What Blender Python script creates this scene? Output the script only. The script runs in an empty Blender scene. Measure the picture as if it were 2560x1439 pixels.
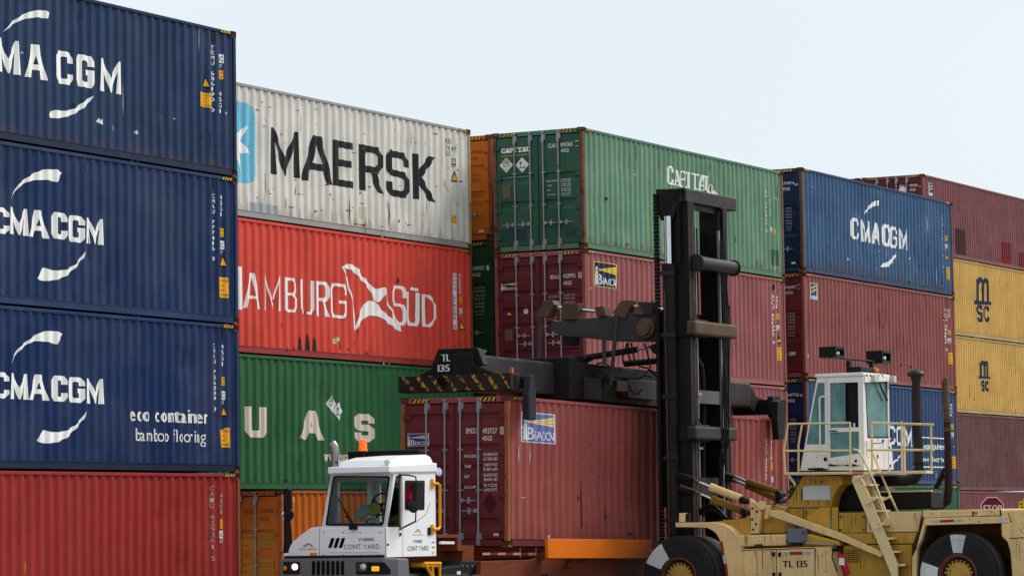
import bpy, bmesh, math, random
from mathutils import Vector, Matrix
S = bpy.context.scene
COL = S.collection
R = math.radians
random.seed(7)

# ------------------------------------------------------------------ camera
FPX, YAW, PIT, ROL = 8264.0, 1.0899, 0.0722, -0.0155       # measured from the photo (2560 px wide)
CAM = Vector((-55.2554, -34.9291, 1.845))
fw = Vector((math.cos(PIT)*math.sin(YAW), math.cos(PIT)*math.cos(YAW), math.sin(PIT)))
rt = Vector((math.cos(YAW), -math.sin(YAW), 0.0))
up = rt.cross(fw)
rt, up = math.cos(ROL)*rt + math.sin(ROL)*up, -math.sin(ROL)*rt + math.cos(ROL)*up
cd = bpy.data.cameras.new('camera')
cam = bpy.data.objects.new('camera', cd)
COL.objects.link(cam)
m = Matrix((rt, up, -fw)).transposed().to_4x4()
m.translation = CAM
cam.matrix_world = m
cd.sensor_width = 36.0
cd.sensor_fit = 'HORIZONTAL'
cd.lens = 36.0*FPX/2560.0
cd.clip_start = 1.0
cd.clip_end = 6000.0
S.camera = cam

def ray(x, y): return fw + rt*((x-1280)/FPX) - up*((y-719.5)/FPX)
def un(x, y, ax, v):
    """point where the sight line through photo pixel (x,y) meets the plane axis=v"""
    d = ray(x, y)
    return CAM + d*((v-CAM[ax])/d[ax])

# ------------------------------------------------------------------ world, sun, exposure
SUN_EL, SUN_AZ = R(44), R(-34)        # azimuth of the sun measured from +X, towards -Y
w = bpy.data.worlds.new('World')
S.world = w
w.use_nodes = True
nt = w.node_tree
bg = nt.nodes['Background']
sky = nt.nodes.new('ShaderNodeTexSky')
sky.sky_type = 'NISHITA'
sky.sun_disc = False
sky.sun_elevation = SUN_EL
sky.sun_rotation = math.pi/2 - SUN_AZ
sky.air_density = 1.2
sky.dust_density = 3.0
sky.ozone_density = 2.0
# thin even cloud cover: the blue is washed out towards white
tc = nt.nodes.new('ShaderNodeTexCoord')
ns = nt.nodes.new('ShaderNodeTexNoise')
ns.inputs['Scale'].default_value = 3.0
ns.inputs['Detail'].default_value = 4.0
mr = nt.nodes.new('ShaderNodeMapRange')
mr.inputs['From Min'].default_value = 0.3
mr.inputs['From Max'].default_value = 0.7
mr.inputs['To Min'].default_value = 0.84
mr.inputs['To Max'].default_value = 0.97
mx = nt.nodes.new('ShaderNodeMix')
mx.data_type = 'RGBA'
nt.links.new(tc.outputs['Generated'], ns.inputs['Vector'])
nt.links.new(ns.outputs['Fac'], mr.inputs['Value'])
nt.links.new(mr.outputs['Result'], mx.inputs['Factor'])
nt.links.new(sky.outputs['Color'], mx.inputs['A'])
mx.inputs['B'].default_value = (6.95, 7.6, 8.2, 1)
nt.links.new(mx.outputs['Result'], bg.inputs['Color'])
bg.inputs['Strength'].default_value = 0.105
sd = bpy.data.lights.new('sun', 'SUN')
sd.energy = 2.6
sd.angle = R(22)
sd.color = (1.0, 0.97, 0.93)
so = bpy.data.objects.new('sun', sd)
COL.objects.link(so)
sdir = Vector((math.cos(SUN_EL)*math.cos(SUN_AZ), math.cos(SUN_EL)*math.sin(SUN_AZ), math.sin(SUN_EL)))
so.rotation_euler = sdir.to_track_quat('Z', 'Y').to_euler()
so.location = (0, -30, 40)
S.view_settings.view_transform = 'Standard'
S.view_settings.look = 'None'
S.view_settings.exposure = 0.22
S.view_settings.gamma = 1.0

# ------------------------------------------------------------------ materials
def lin(c):
    f = lambda v: (v/12.92 if v <= 0.04045 else ((v+0.055)/1.055)**2.4)
    return tuple(f(v/255.0) for v in c)
MATS = {}
def paint(name, rgb, rough=0.5, var=0.16, rust=0.0, k=1.0, low=0.0, streak=0.25, streak_rgb=(60, 40, 28), rust_rgb=(104, 58, 32),
          metal=0.0, chip=0.0, chip_rgb=(150, 120, 95), scale=1.0, low_h=0.55, fade=0.0, fade_rgb=(190, 185, 175), bump=0.05, spec=0.16, chip_t=0.63):
    """weathered paint: broad fading, vertical run-off streaks, rust spots (more near the bottom edge), chips"""
    if name in MATS: return MATS[name]
    mt = bpy.data.materials.new(name)
    mt.use_nodes = True
    t = mt.node_tree
    N, Lk = t.nodes, t.links
    b = N['Principled BSDF']
    b.inputs['Roughness'].default_value = rough
    b.inputs['Metallic'].default_value = metal
    b.inputs['Specular IOR Level'].default_value = spec
    co = N.new('ShaderNodeTexCoord')
    oi = N.new('ShaderNodeObjectInfo')
    ad = N.new('ShaderNodeVectorMath'); ad.operation = 'ADD'
    sc = N.new('ShaderNodeVectorMath'); sc.operation = 'SCALE'
    cb = N.new('ShaderNodeCombineXYZ')
    Lk.new(oi.outputs['Random'], cb.inputs[0]); Lk.new(oi.outputs['Random'], cb.inputs[2])
    Lk.new(cb.outputs[0], sc.inputs[0]); sc.inputs['Scale'].default_value = 37.0
    Lk.new(co.outputs['Object'], ad.inputs[0]); Lk.new(sc.outputs[0], ad.inputs[1])
    V = ad.outputs[0]
    def noise(s, det, vec=None, rgh=0.6):
        n = N.new('ShaderNodeTexNoise'); n.inputs['Scale'].default_value = s
        n.inputs['Detail'].default_value = det; n.inputs['Roughness'].default_value = rgh
        Lk.new(vec or V, n.inputs['Vector']); return n.outputs['Fac']
    def rng(v, a, c, d=0.0, e=1.0):
        q = N.new('ShaderNodeMapRange'); q.inputs['From Min'].default_value = a; q.inputs['From Max'].default_value = c
        q.inputs['To Min'].default_value = d; q.inputs['To Max'].default_value = e; q.clamp = True
        Lk.new(v, q.inputs['Value']); return q.outputs['Result']
    def mix(f, a, c, mode='MIX'):
        q = N.new('ShaderNodeMix'); q.data_type = 'RGBA'; q.blend_type = mode
        if isinstance(f, float): q.inputs['Factor'].default_value = f
        else: Lk.new(f, q.inputs['Factor'])
        for k, v in (('A', a), ('B', c)):
            if isinstance(v, tuple): q.inputs[k].default_value = (*v, 1)
            else: Lk.new(v, q.inputs[k])
        return q.outputs['Result']
    def mul(a, c):
        q = N.new('ShaderNodeMath'); q.operation = 'MULTIPLY'
        for i, v in ((0, a), (1, c)):
            if isinstance(v, float): q.inputs[i].default_value = v
            else: Lk.new(v, q.inputs[i])
        return q.outputs[0]
    base = tuple(v*k for v in lin(rgb))
    dk = tuple(v*(1-var) for v in base); lt = tuple(min(1, v*(1+var)) for v in base)
    c = mix(rng(noise(0.9*scale, 5), 0.3, 0.7), dk, lt)
    mp = N.new('ShaderNodeMapping'); mp.inputs['Scale'].default_value = (5*scale, 5*scale, 0.28*scale)
    Lk.new(V, mp.inputs['Vector'])
    st = noise(1.0, 6, mp.outputs[0], 0.65)
    if fade > 0:
        c = mix(mul(rng(noise(0.55*scale, 4), 0.42, 0.68), fade), c, lin(fade_rgb))
        c = mix(mul(rng(st, 0.5, 0.8), fade*0.7), c, lin(fade_rgb))
    if streak > 0:
        c = mix(mul(rng(st, 0.54, 0.78), streak), c, lin(streak_rgb))
    c = mix(mul(rng(noise(26*scale, 3), 0.35, 0.75), 0.10), c, tuple(v*0.55 for v in base))
    if chip > 0:
        c = mix(mul(rng(noise(7*scale, 9, None, 0.75), chip_t, chip_t+0.03), chip), c, lin(chip_rgb))
    if rust > 0:
        rn = rng(noise(5.5*scale, 9, None, 0.72), 0.665-0.16*rust, 0.70-0.14*rust)
        mp2 = N.new('ShaderNodeMapping'); mp2.inputs['Scale'].default_value = (1, 1, 0.3)
        Lk.new(V, mp2.inputs['Vector'])
        rn2 = rng(noise(7*scale, 6, mp2.outputs[0], 0.7), 0.66-0.12*rust, 0.74-0.1*rust, 0, 0.7)
        c = mix(rn2, c, lin(rust_rgb)); c = mix(rn, c, lin(tuple(v*0.8 for v in rust_rgb)))
    if low > 0:
        sx = N.new('ShaderNodeSeparateXYZ'); Lk.new(co.outputs['Object'], sx.inputs[0])
        hgt = rng(sx.outputs['Z'], 0.12, low_h, 1.0, 0.0)
        mp3 = N.new('ShaderNodeMapping'); mp3.inputs['Scale'].default_value = (4.5, 4.5, 1.1)
        Lk.new(V, mp3.inputs['Vector'])
        q = N.new('ShaderNodeMath'); q.operation = 'ADD'; q.inputs[1].default_value = 0.0
        Lk.new(mul(hgt, 0.34), q.inputs[0]); 
        q2 = N.new('ShaderNodeMath'); q2.operation = 'ADD'; Lk.new(q.outputs[0], q2.inputs[0]); Lk.new(noise(1.3, 8, mp3.outputs[0], 0.7), q2.inputs[1])
        c = mix(mul(rng(q2.outputs[0], 0.745, 0.86), low*0.8), c, lin(rust_rgb))
    Lk.new(c, b.inputs['Base Color'])
    rr = rng(noise(3*scale, 5), 0.3, 0.7, max(0.05, rough-0.1), min(1, rough+0.14))
    Lk.new(rr, b.inputs['Roughness'])
    if bump > 0:
        bp = N.new('ShaderNodeBump'); bp.inputs['Strength'].default_value = bump*4; bp.inputs['Distance'].default_value = 0.02
        Lk.new(noise(4*scale, 4), bp.inputs['Height']); Lk.new(bp.outputs[0], b.inputs['Normal'])
    MATS[name] = mt
    return mt
def glass(name, rgb, trans=0.75, rough=0.02, sky_sheen=0.0):
    if name in MATS: return MATS[name]
    mt = bpy.data.materials.new(name); mt.use_nodes = True
    t = mt.node_tree; N, Lk = t.nodes, t.links
    for n in list(N):
        if n.type != 'OUTPUT_MATERIAL': N.remove(n)
    out = [n for n in N if n.type == 'OUTPUT_MATERIAL'][0]
    tr = N.new('ShaderNodeBsdfTransparent'); tr.inputs[0].default_value = (*[v*trans for v in lin(rgb)], 1)
    gl = N.new('ShaderNodeBsdfGlossy'); gl.inputs['Roughness'].default_value = rough
    fr = N.new('ShaderNodeFresnel'); fr.inputs[0].default_value = 1.5
    mxs = N.new('ShaderNodeMixShader')
    Lk.new(fr.outputs[0], mxs.inputs[0]); Lk.new(tr.outputs[0], mxs.inputs[1]); Lk.new(gl.outputs[0], mxs.inputs[2])
    res = mxs.outputs[0]
    if sky_sheen:                                  # diffuse tint painted in for the sky reflected in the pane
        df = N.new('ShaderNodeBsdfDiffuse'); df.inputs[0].default_value = (*lin(rgb), 1)
        nz = N.new('ShaderNodeTexNoise'); nz.inputs['Scale'].default_value = 2.2; nz.inputs['Detail'].default_value = 6
        mrn = N.new('ShaderNodeMapRange'); mrn.inputs['From Min'].default_value = 0.35; mrn.inputs['From Max'].default_value = 0.7
        mrn.inputs['To Min'].default_value = sky_sheen*0.6; mrn.inputs['To Max'].default_value = sky_sheen*1.3
        m2 = N.new('ShaderNodeMixShader'); Lk.new(nz.outputs['Fac'], mrn.inputs['Value']); Lk.new(mrn.outputs[0], m2.inputs[0])
        Lk.new(res, m2.inputs[1]); Lk.new(df.outputs[0], m2.inputs[2]); res = m2.outputs[0]
    Lk.new(res, out.inputs['Surface'])
    MATS[name] = mt
    return mt
def glow(name, rgb, strength):
    if name in MATS: return MATS[name]
    mt = bpy.data.materials.new(name); mt.use_nodes = True
    b = mt.node_tree.nodes['Principled BSDF']
    b.inputs['Base Color'].default_value = (*lin(rgb), 1)
    b.inputs['Emission Color'].default_value = (*lin(rgb), 1)
    b.inputs['Emission Strength'].default_value = strength
    MATS[name] = mt
    return mt

WHITE = paint('white_lettering', (242, 240, 234), var=0.04, streak=0.08, streak_rgb=(150, 140, 125), bump=0)
CREAM = paint('cream_lettering', (222, 206, 190), var=0.05, streak=0.12, streak_rgb=(140, 120, 100), bump=0)
BLACKL = paint('black_lettering', (30, 32, 36), var=0.1, streak=0.0, bump=0)
GREYL = paint('grey_lettering', (84, 86, 92), var=0.1, streak=0.0, bump=0)
BROWNL = paint('brown_lettering', (70, 45, 28), var=0.1, streak=0.0, bump=0)
NAVYL = paint('navy_lettering', (34, 40, 62), var=0.1, streak=0.15, streak_rgb=(90, 80, 70), bump=0)
DIMW = paint('dim_white_lettering', (178, 172, 166), var=0.1, streak=0.0, bump=0)
AMBER = paint('amber_sticker', (236, 170, 28), var=0.07, streak=0.1, bump=0)
HAZY = paint('hazard_yellow', (214, 164, 52), var=0.15, streak=0.2, rust=0.25, bump=0)
HAZB = paint('hazard_black', (26, 24, 24), var=0.2, streak=0.0, bump=0)
STICKW = paint('white_sticker', (222, 222, 220), var=0.04, streak=0.05, bump=0)
LBLUE = paint('light_blue_emblem', (112, 186, 212), var=0.08, streak=0.2, streak_rgb=(150, 190, 205), rust=0.12, bump=0)
BLUE = paint('blue_emblem', (44, 66, 140), var=0.06, streak=0.05, bump=0)
INDIGO = paint('indigo_emblem', (36, 36, 74), var=0.06, streak=0.05, bump=0)
FBLUE = paint('faded_blue_emblem', (104, 112, 176), var=0.08, streak=0.1, bump=0)
BEAMY = paint('yellow_emblem', (226, 196, 56), var=0.06, streak=0.05, bump=0)
BEAMF = paint('faded_yellow_emblem', (232, 200, 120), var=0.06, streak=0.05, bump=0)
REDL = paint('red_lettering', (150, 30, 44), var=0.05, streak=0.0, bump=0)
STEEL = paint('galvanised_steel', (150, 150, 156), rough=0.42, metal=0.35, var=0.12, streak=0.15, rust=0.18)
SEAL = paint('door_seal_rubber', (26, 24, 24), rough=0.8, streak=0.0)
DARKH = paint('dark_hole', (12, 12, 12), rough=0.9, streak=0.0, bump=0)
RUSTC = paint('rusty_casting', (96, 62, 48), rough=0.8, var=0.3, rust=0.6, chip=0.3, chip_rgb=(70, 45, 38))

# ------------------------------------------------------------------ mesh builder
class MB:
    def __init__(s): s.v = []; s.f = []; s.mi = []; s.cur = 0
    def add(s, vs, fs):
        o = len(s.v); s.v += [Vector(p) for p in vs]
        for f in fs: s.f.append([o+i for i in f]); s.mi.append(s.cur)
        return s
    def box(s, x0, x1, y0, y1, z0, z1):
        x0, x1 = min(x0, x1), max(x0, x1); y0, y1 = min(y0, y1), max(y0, y1); z0, z1 = min(z0, z1), max(z0, z1)
        return s.add([(x0,y0,z0),(x1,y0,z0),(x1,y1,z0),(x0,y1,z0),(x0,y0,z1),(x1,y0,z1),(x1,y1,z1),(x0,y1,z1)],
                     [(0,3,2,1),(4,5,6,7),(0,1,5,4),(1,2,6,5),(2,3,7,6),(3,0,4,7)])
    def prism(s, pts, vec):
        n = len(pts); vec = Vector(vec); a = [Vector(p) for p in pts]
        return s.add(a+[p+vec for p in a], [list(range(n))[::-1], list(range(n, 2*n))]+[(i, (i+1) % n, n+(i+1) % n, n+i) for i in range(n)])
    def loft(s, rings, caps=True):
        n = len(rings[0]); vs = [p for r_ in rings for p in r_]; fs = []
        for k in range(len(rings)-1):
            for i in range(n): fs.append((k*n+i, k*n+(i+1) % n, (k+1)*n+(i+1) % n, (k+1)*n+i))
        if caps: fs += [list(range(n))[::-1], list(range((len(rings)-1)*n, len(rings)*n))]
        return s.add(vs, fs)
    def cyl(s, p0, p1, r, n=14, r2=None, caps=True):
        p0, p1 = Vector(p0), Vector(p1); d = (p1-p0).normalized()
        a = d.orthogonal().normalized(); b = d.cross(a); r2 = r if r2 is None else r2
        ring = lambda p, q: [p+(a*math.cos(2*math.pi*i/n)+b*math.sin(2*math.pi*i/n))*q for i in range(n)]
        return s.loft([ring(p0, r), ring(p1, r2)], caps)
    def tube(s, pts, r, n=8):
        pts = [Vector(p) for p in pts]; rings = []; a = None
        for i, p in enumerate(pts):
            d = ((pts[min(i+1, len(pts)-1)]-pts[i]).normalized()+(pts[i]-pts[max(i-1, 0)]).normalized()).normalized()
            a = d.orthogonal().normalized() if a is None else (a-d*a.dot(d)).normalized()
            b = d.cross(a); rr = r[i] if isinstance(r, (list, tuple)) else r
            rings.append([p+(a*math.cos(2*math.pi*k/n)+b*math.sin(2*math.pi*k/n))*rr for k in range(n)])
        return s.loft(rings)
    def lathe(s, c, axis, prof, n=32, caps=True):
        """profile of (radius, offset along axis)"""
        c = Vector(c); axis = Vector(axis).normalized(); a = axis.orthogonal().normalized(); b = axis.cross(a)
        return s.loft([[c+axis*h+(a*math.cos(2*math.pi*i/n)+b*math.sin(2*math.pi*i/n))*max(r_, 1e-4) for i in range(n)] for r_, h in prof], caps)
    def sphere(s, c, r, n=14, sq=(1, 1, 1)):
        c = Vector(c); k = n//2
        rings = []
        for j in range(k+1):
            t = math.pi*j/k - math.pi/2
            rings.append([c+Vector((math.cos(t)*math.cos(2*math.pi*i/n)*r*sq[0], math.cos(t)*math.sin(2*math.pi*i/n)*r*sq[1], math.sin(t)*r*sq[2])) for i in range(n)])
        return s.loft(rings)
    def build(s, name, mat, parent=None, org=None, bevel=0.0, smooth=False, seg=2, label=None):
        me = bpy.data.meshes.new(name)
        o_ = org if org is not None else Vector((0, 0, 0))
        me.from_pydata([p-o_ for p in s.v], [], s.f)
        bm = bmesh.new(); bm.from_mesh(me)
        bmesh.ops.remove_doubles(bm, verts=bm.verts, dist=1e-5)
        bmesh.ops.recalc_face_normals(bm, faces=bm.faces)
        bm.to_mesh(me); bm.free()
        mats = mat if isinstance(mat, (list, tuple)) else [mat]
        for q in mats: me.materials.append(q)
        if len(mats) > 1:
            for p, i in zip(me.polygons, s.mi): p.material_index = i
        ob = bpy.data.objects.new(name, me); COL.objects.link(ob)
        if parent: ob.parent = parent
        if bevel > 0:
            md = ob.modifiers.new('bevel', 'BEVEL'); md.width = bevel; md.segments = seg
            md.limit_method = 'ANGLE'; md.angle_limit = R(35); md.harden_normals = False
        if smooth:
            for p in me.polygons: p.use_smooth = True
            try: me.set_sharp_from_angle(angle=R(38))
            except Exception: pass
        if label: ob['label'] = label
        return ob
def empty(name, loc, label, cat, rz=0.0, group=None):
    o = bpy.data.objects.new(name, None); COL.objects.link(o)
    o.location = loc; o.rotation_euler = (0, 0, rz); o.empty_display_size = 0.3
    o['label'] = label; o['category'] = cat
    if group: o['group'] = group
    return o
def tag(o, label, cat, group=None):
    o['label'] = label; o['category'] = cat
    if group: o['group'] = group
    return o

# ------------------------------------------------------------------ lettering
GC = {}
def glyph(ch):
    if ch not in GC:
        cu = bpy.data.curves.new('glyph', 'FONT'); cu.body = ch; cu.resolution_u = 3
        ob = bpy.data.objects.new('glyph', cu)
        me = bpy.data.meshes.new_from_object(ob)
        polys = [[(me.vertices[i].co.x, me.vertices[i].co.y) for i in p.vertices] for p in me.polygons]
        xs = [q[0] for p in polys for q in p] or [0, 0.3]
        GC[ch] = (polys, min(xs), max(xs))
        bpy.data.objects.remove(ob); bpy.data.curves.remove(cu); bpy.data.meshes.remove(me)
    return GC[ch]
def text(s, u0, v0, u1, v1, bold=0.0, gap=0.10):
    """word filling the box; v0 is the baseline, v1 the height of a capital"""
    cap = 0.73; x = 0.0; out = []
    for ch in s:
        if ch == ' ': x += 0.30; continue
        P, a, b = glyph(ch)
        out += [[(q[0]-a+x, q[1]) for q in p] for p in P]
        x += b-a+gap
    x -= gap
    res = [[(u0+(u1-u0)*q[0]/x, v0+(v1-v0)*q[1]/cap) for q in p] for p in out]
    if bold:
        res = res+[[(q[0]+bold, q[1]) for q in p] for p in res]
    return res
def vtext(s, u0, v0, u1, v1):
    """letters stacked from v1 (top) down to v0"""
    n = len(s); h = (v1-v0)/n; out = []
    for i, ch in enumerate(s):
        if ch == ' ': continue
        b = v1-(i+1)*h
        out += text(ch, u0+(u1-u0)*(0.3 if ch == '1' else 0), b+0.12*h, u1-(u1-u0)*(0.3 if ch == '1' else 0), b+0.90*h)
    return out
c_ = [(1,.7),(1,.86),(.84,1),(.16,1),(0,.86),(0,.14),(.16,0),(.84,0),(1,.14),(1,.3)]
STK = {'C': [c_], 'G': [c_+[(1,.47),(.55,.47)]], 'M': [[(0,-.2),(0,1),(.5,.12),(1,1),(1,-.2)]],
 'A': [[(-.08,-.2),(.42,1.0),(.58,1.0),(1.08,-.2)], [(.12,.3),(.88,.3)]],
 'E': [[(1,1),(0,1),(0,0),(1,0)], [(0,.52),(.9,.52)]],
 'R': [[(0,-.2),(0,1),(.82,1),(1,.86),(1,.62),(.82,.48),(0,.48)], [(.55,.48),(1.08,-.2)]],
 'S': [[(1,.72),(1,.88),(.85,1),(.15,1),(0,.88),(0,.64),(.15,.52),(.85,.5),(1,.38),(1,.12),(.85,0),(.15,0),(0,.12),(0,.28)]],
 'K': [[(0,-.2),(0,1.2)], [(1.12,1.2),(.12,.5),(1.12,-.2)]],
 'U': [[(0,1.2),(0,.16),(.16,0),(.84,0),(1,.16),(1,1.2)]],
 'H': [[(0,-.2),(0,1.2)], [(1,-.2),(1,1.2)], [(0,.5),(1,.5)]],
 'B': [[(.0,-.0),(0,1),(.7,1),(.95,.88),(.95,.65),(.7,.53),(0,.53)], [(.6,.53),(1,.4),(1,.13),(.75,0),(0,0)]],
 'D': [[(0,0),(0,1),(.5,1),(1,.72),(1,.28),(.5,0),(0,0)]],
 'L': [[(0,1.2),(0,0),(1,0)]], 'I': [[(.5,-.2),(.5,1.2)]], 'T': [[(0,1),(1,1)], [(.5,1),(.5,-.2)]],
 'P': [[(0,-.2),(0,1),(.8,1),(1,.86),(1,.62),(.8,.48),(0,.48)]],
 'O': [[(.3,0),(0,.25),(0,.75),(.3,1),(.7,1),(1,.75),(1,.25),(.7,0),(.3,0)]],
 'N': [[(0,-.2),(0,1),(1,0),(1,1.2)]],
 'm': [[(0,-.2),(0,1)], [(0,.8),(.2,1),(.42,1),(.5,.85),(.5,-.2)], [(.5,.8),(.7,1),(.92,1),(1,.85),(1,-.2)]],
 's': [[(1,.8),(.85,1),(.15,1),(0,.85),(0,.65),(.15,.52),(.85,.48),(1,.35),(1,.15),(.85,0),(.15,0),(0,.2)]],
 'c': [[(1,.75),(.8,1),(.2,1),(0,.8),(0,.2),(.2,0),(.8,0),(1,.25)]]}
def stroke(pts, t):
    """mitred ribbon along a polyline"""
    P = [Vector((p[0], p[1])) for p in pts]; closed = (P[0]-P[-1]).length < 1e-9
    if closed: P = P[:-1]
    n = len(P); L_, R_ = [], []
    for i in range(n):
        a = P[i-1] if (closed or i > 0) else None; b = P[(i+1) % n] if (closed or i < n-1) else None
        d0 = (P[i]-a).normalized() if a is not None else None; d1 = (b-P[i]).normalized() if b is not None else None
        if d0 is None: d0 = d1
        if d1 is None: d1 = d0
        n0 = Vector((-d0.y, d0.x)); n1 = Vector((-d1.y, d1.x)); mm = (n0+n1)
        if mm.length < 0.2: mm = n0.copy()
        mm.normalize(); k = (t/2)/max(0.34, mm.dot(n0))
        L_.append(P[i]+mm*k); R_.append(P[i]-mm*k)
    m_ = n if closed else n-1
    return [[tuple(L_[i]), tuple(L_[(i+1) % n]), tuple(R_[(i+1) % n]), tuple(R_[i])] for i in range(m_)]
def clipv(poly, lo, hi):
    for s_, c in ((1, lo), (-1, hi)):
        out = []
        for i in range(len(poly)):
            a, b = poly[i-1], poly[i]; da, db = s_*(a[1]-c), s_*(b[1]-c)
            if da*db < 0:
                q = da/(da-db); out.append((a[0]+(b[0]-a[0])*q, a[1]+(b[1]-a[1])*q))
            if db >= 0: out.append(b)
        poly = out
        if len(poly) < 3: return []
    return poly
def block(ch, u0, v0, u1, v1, t, serif=0.0, th=None):
    """one capital built from ribbons inside the box: stems t wide, bars th thick"""
    th = th or t*0.55; k = t/th
    if k != 1.0:
        return [[(p[0], v0+(p[1]-v0)/k) for p in q] for q in block(ch, u0, v0, u1, v0+(v1-v0)*k, t, serif*k, t)]
    out = []; W_, H_ = (u1-u0-t), (v1-v0-t)
    for pl in STK[ch]:
        for q in stroke([(u0+t/2+p[0]*W_, v0+t/2+p[1]*H_) for p in pl], t):
            q = clipv(q, v0, v1)
            if q: out.append(q)
    if serif:
        for pl in STK[ch]:
            for p in (pl[0], pl[-1]):
                if p[1] < 0 or p[1] > 1.05 or (ch in 'LTI' and p[1] in (0, 1)):
                    uu = u0+t/2+min(max(p[0], 0), 1)*W_; vv = v0 if p[1] <= 0.5 else v1-serif
                    out.append([(uu-1.3*t, vv), (uu+1.3*t, vv), (uu+1.3*t, vv+serif), (uu-1.3*t, vv+serif)])
    return out
def rect(u0, v0, u1, v1): return [[(u0, v0), (u1, v0), (u1, v1), (u0, v1)]]
def disc(u, v, r, n=16, ry=None): return [[(u+r*math.cos(2*math.pi*i/n), v+(ry or r)*math.sin(2*math.pi*i/n)) for i in range(n)]]

class Face:
    """one outer face of a box-like thing; decals laid on it follow its relief"""
    def __init__(s, o, ux, uz, relief=None, breaks=(), parent=None, root=None):
        s.o, s.ux, s.uz = Vector(o), Vector(ux), Vector(uz); s.n = s.ux.cross(s.uz)     # outward normal
        s.rows = (); s.relief = relief; s.breaks = breaks; s.parent = parent; s.root = root
    def uv(s, x, y):
        """photo pixel -> position on this face"""
        M = s.root.matrix_basis.inverted() if s.root else Matrix.Identity(4)
        o = M @ CAM; d = M.to_3x3() @ ray(x, y)
        t = (s.o-o).dot(s.n)/d.dot(s.n); p = o+d*t-s.o
        return (p.dot(s.ux), p.dot(s.uz))
    def decal(s, name, layers, off=0.004, flat=False, parent=None):
        """words or marks that stand apart become parts of their own; scattered scuffs stay one part"""
        if name in ('scuff', 'grease_run', 'paint_chip', 'grime', 'weight_table'):
            ob = s.decal_one(name, layers, off, flat, parent)
            if ob and name != 'weight_table': ob['kind'] = 'stuff'
            return [ob] if ob else []
        it = [(k, q, min(p[0] for p in q), max(p[0] for p in q), min(p[1] for p in q), max(p[1] for p in q)) for k, (ps, _) in enumerate(layers) for q in ps if len(q) > 2]
        g = list(range(len(it)))
        def top(i):
            while g[i] != i: g[i] = g[g[i]]; i = g[i]
            return i
        for i in range(len(it)):
            a = it[i]
            for j in range(i):
                b = it[j]
                gx = max(0, a[2]-b[3], b[2]-a[3]); gy = max(0, a[4]-b[5], b[4]-a[5])
                if gx*gx+gy*gy <= max(0.06, 0.45*max(a[3]-a[2], a[5]-a[4], b[3]-b[2], b[5]-b[4]))**2:
                    ri, rj = top(i), top(j)
                    if ri != rj: g[ri] = rj
        out = []
        for r_ in sorted({top(i) for i in range(len(it))}):
            ls = [([it[i][1] for i in range(len(it)) if it[i][0] == k and top(i) == r_], mt) for k, (_, mt) in enumerate(layers)]
            ob = s.decal_one(name, ls, off, flat, parent)
            if ob: out.append(ob)
        return out
    def decal_one(s, name, layers, off=0.004, flat=False, parent=None):
        flat = flat or s.breaks is None
        vs, fs, mi, mats = [], [], [], []
        for k, (polys, mat) in enumerate(layers):
            if not polys: continue
            if mat not in mats: mats.append(mat)
            bm = bmesh.new()
            for j, p in enumerate(polys):
                try: bm.faces.new([bm.verts.new((q[0], q[1], 0.0003*(j % 5))) for q in p])
                except Exception: pass
            bmesh.ops.triangulate(bm, faces=[f for f in bm.faces if len(f.verts) > 4])
            if s.relief and not flat and bm.verts:
                a = min(v.co.x for v in bm.verts); b = max(v.co.x for v in bm.verts)
                if s.rows and max(v.co.y for v in bm.verts)-min(v.co.y for v in bm.verts) > .3:
                    lo_, hi_ = min(v.co.y for v in bm.verts), max(v.co.y for v in bm.verts)
                    for c in s.rows:
                        if lo_ < c < hi_: bmesh.ops.bisect_plane(bm, geom=bm.verts[:]+bm.edges[:]+bm.faces[:], plane_co=(0, c, 0), plane_no=(0, 1, 0))
                for c in s.breaks:
                    if a < c < b: bmesh.ops.bisect_plane(bm, geom=bm.verts[:]+bm.edges[:]+bm.faces[:], plane_co=(c, 0, 0), plane_no=(1, 0, 0))
            bm.verts.index_update(); o = len(vs)
            for v in bm.verts:
                dep = s.relief(v.co.x, v.co.y) if (s.relief and not flat) else 0.0
                vs.append(s.o+s.ux*v.co.x+s.uz*v.co.y+s.n*(off+0.0022*k+v.co.z-dep))
            for f in bm.faces: fs.append([o+v.index for v in f.verts]); mi.append(mats.index(mat))
            bm.free()
        if not fs: return None
        me = bpy.data.meshes.new(name); me.from_pydata(vs, [], fs)
        for q in mats: me.materials.append(q)
        for p, i in zip(me.polygons, mi): p.material_index = i
        bm = bmesh.new(); bm.from_mesh(me)
        for f in bm.faces:
            f.normal_update()
            if f.normal.dot(s.n) < 0: f.normal_flip()
        bm.to_mesh(me); bm.free()
        ob = bpy.data.objects.new(name, me); COL.objects.link(ob)
        ob.parent = parent or s.parent
        return ob
class Z:
    """coordinates read in an enlarged crop of the photo, laid on a face"""
    def __init__(s, face, ox, oy, k): s.f, s.ox, s.oy, s.k = face, ox, oy, k
    def __call__(s, x, y): return s.f.uv(x/s.k+s.ox, y/s.k+s.oy)
    def P(s, *pts): return [[s(*p) for p in pts]]
    def box(s, x0, y0, x1, y1): a, b = s(x0, y0), s(x1, y1); return a[0], a[1], b[0], b[1]
    def T(s, t, x0, y0, x1, y1, **k): return text(t, *s.box(x0, y0, x1, y1), **k)
    def V(s, t, x0, y0, x1, y1): return vtext(t, *s.box(x0, y0, x1, y1))
    def R(s, x0, y0, x1, y1): return rect(*s.box(x0, y0, x1, y1))
    def B(s, ch, x0, y0, x1, y1, t, serif=0.0, th=None): return block(ch, *s.box(x0, y0, x1, y1), t, serif, th)
    def S(s, t, *pts): return stroke([s(*p) for p in pts], t)

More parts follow.
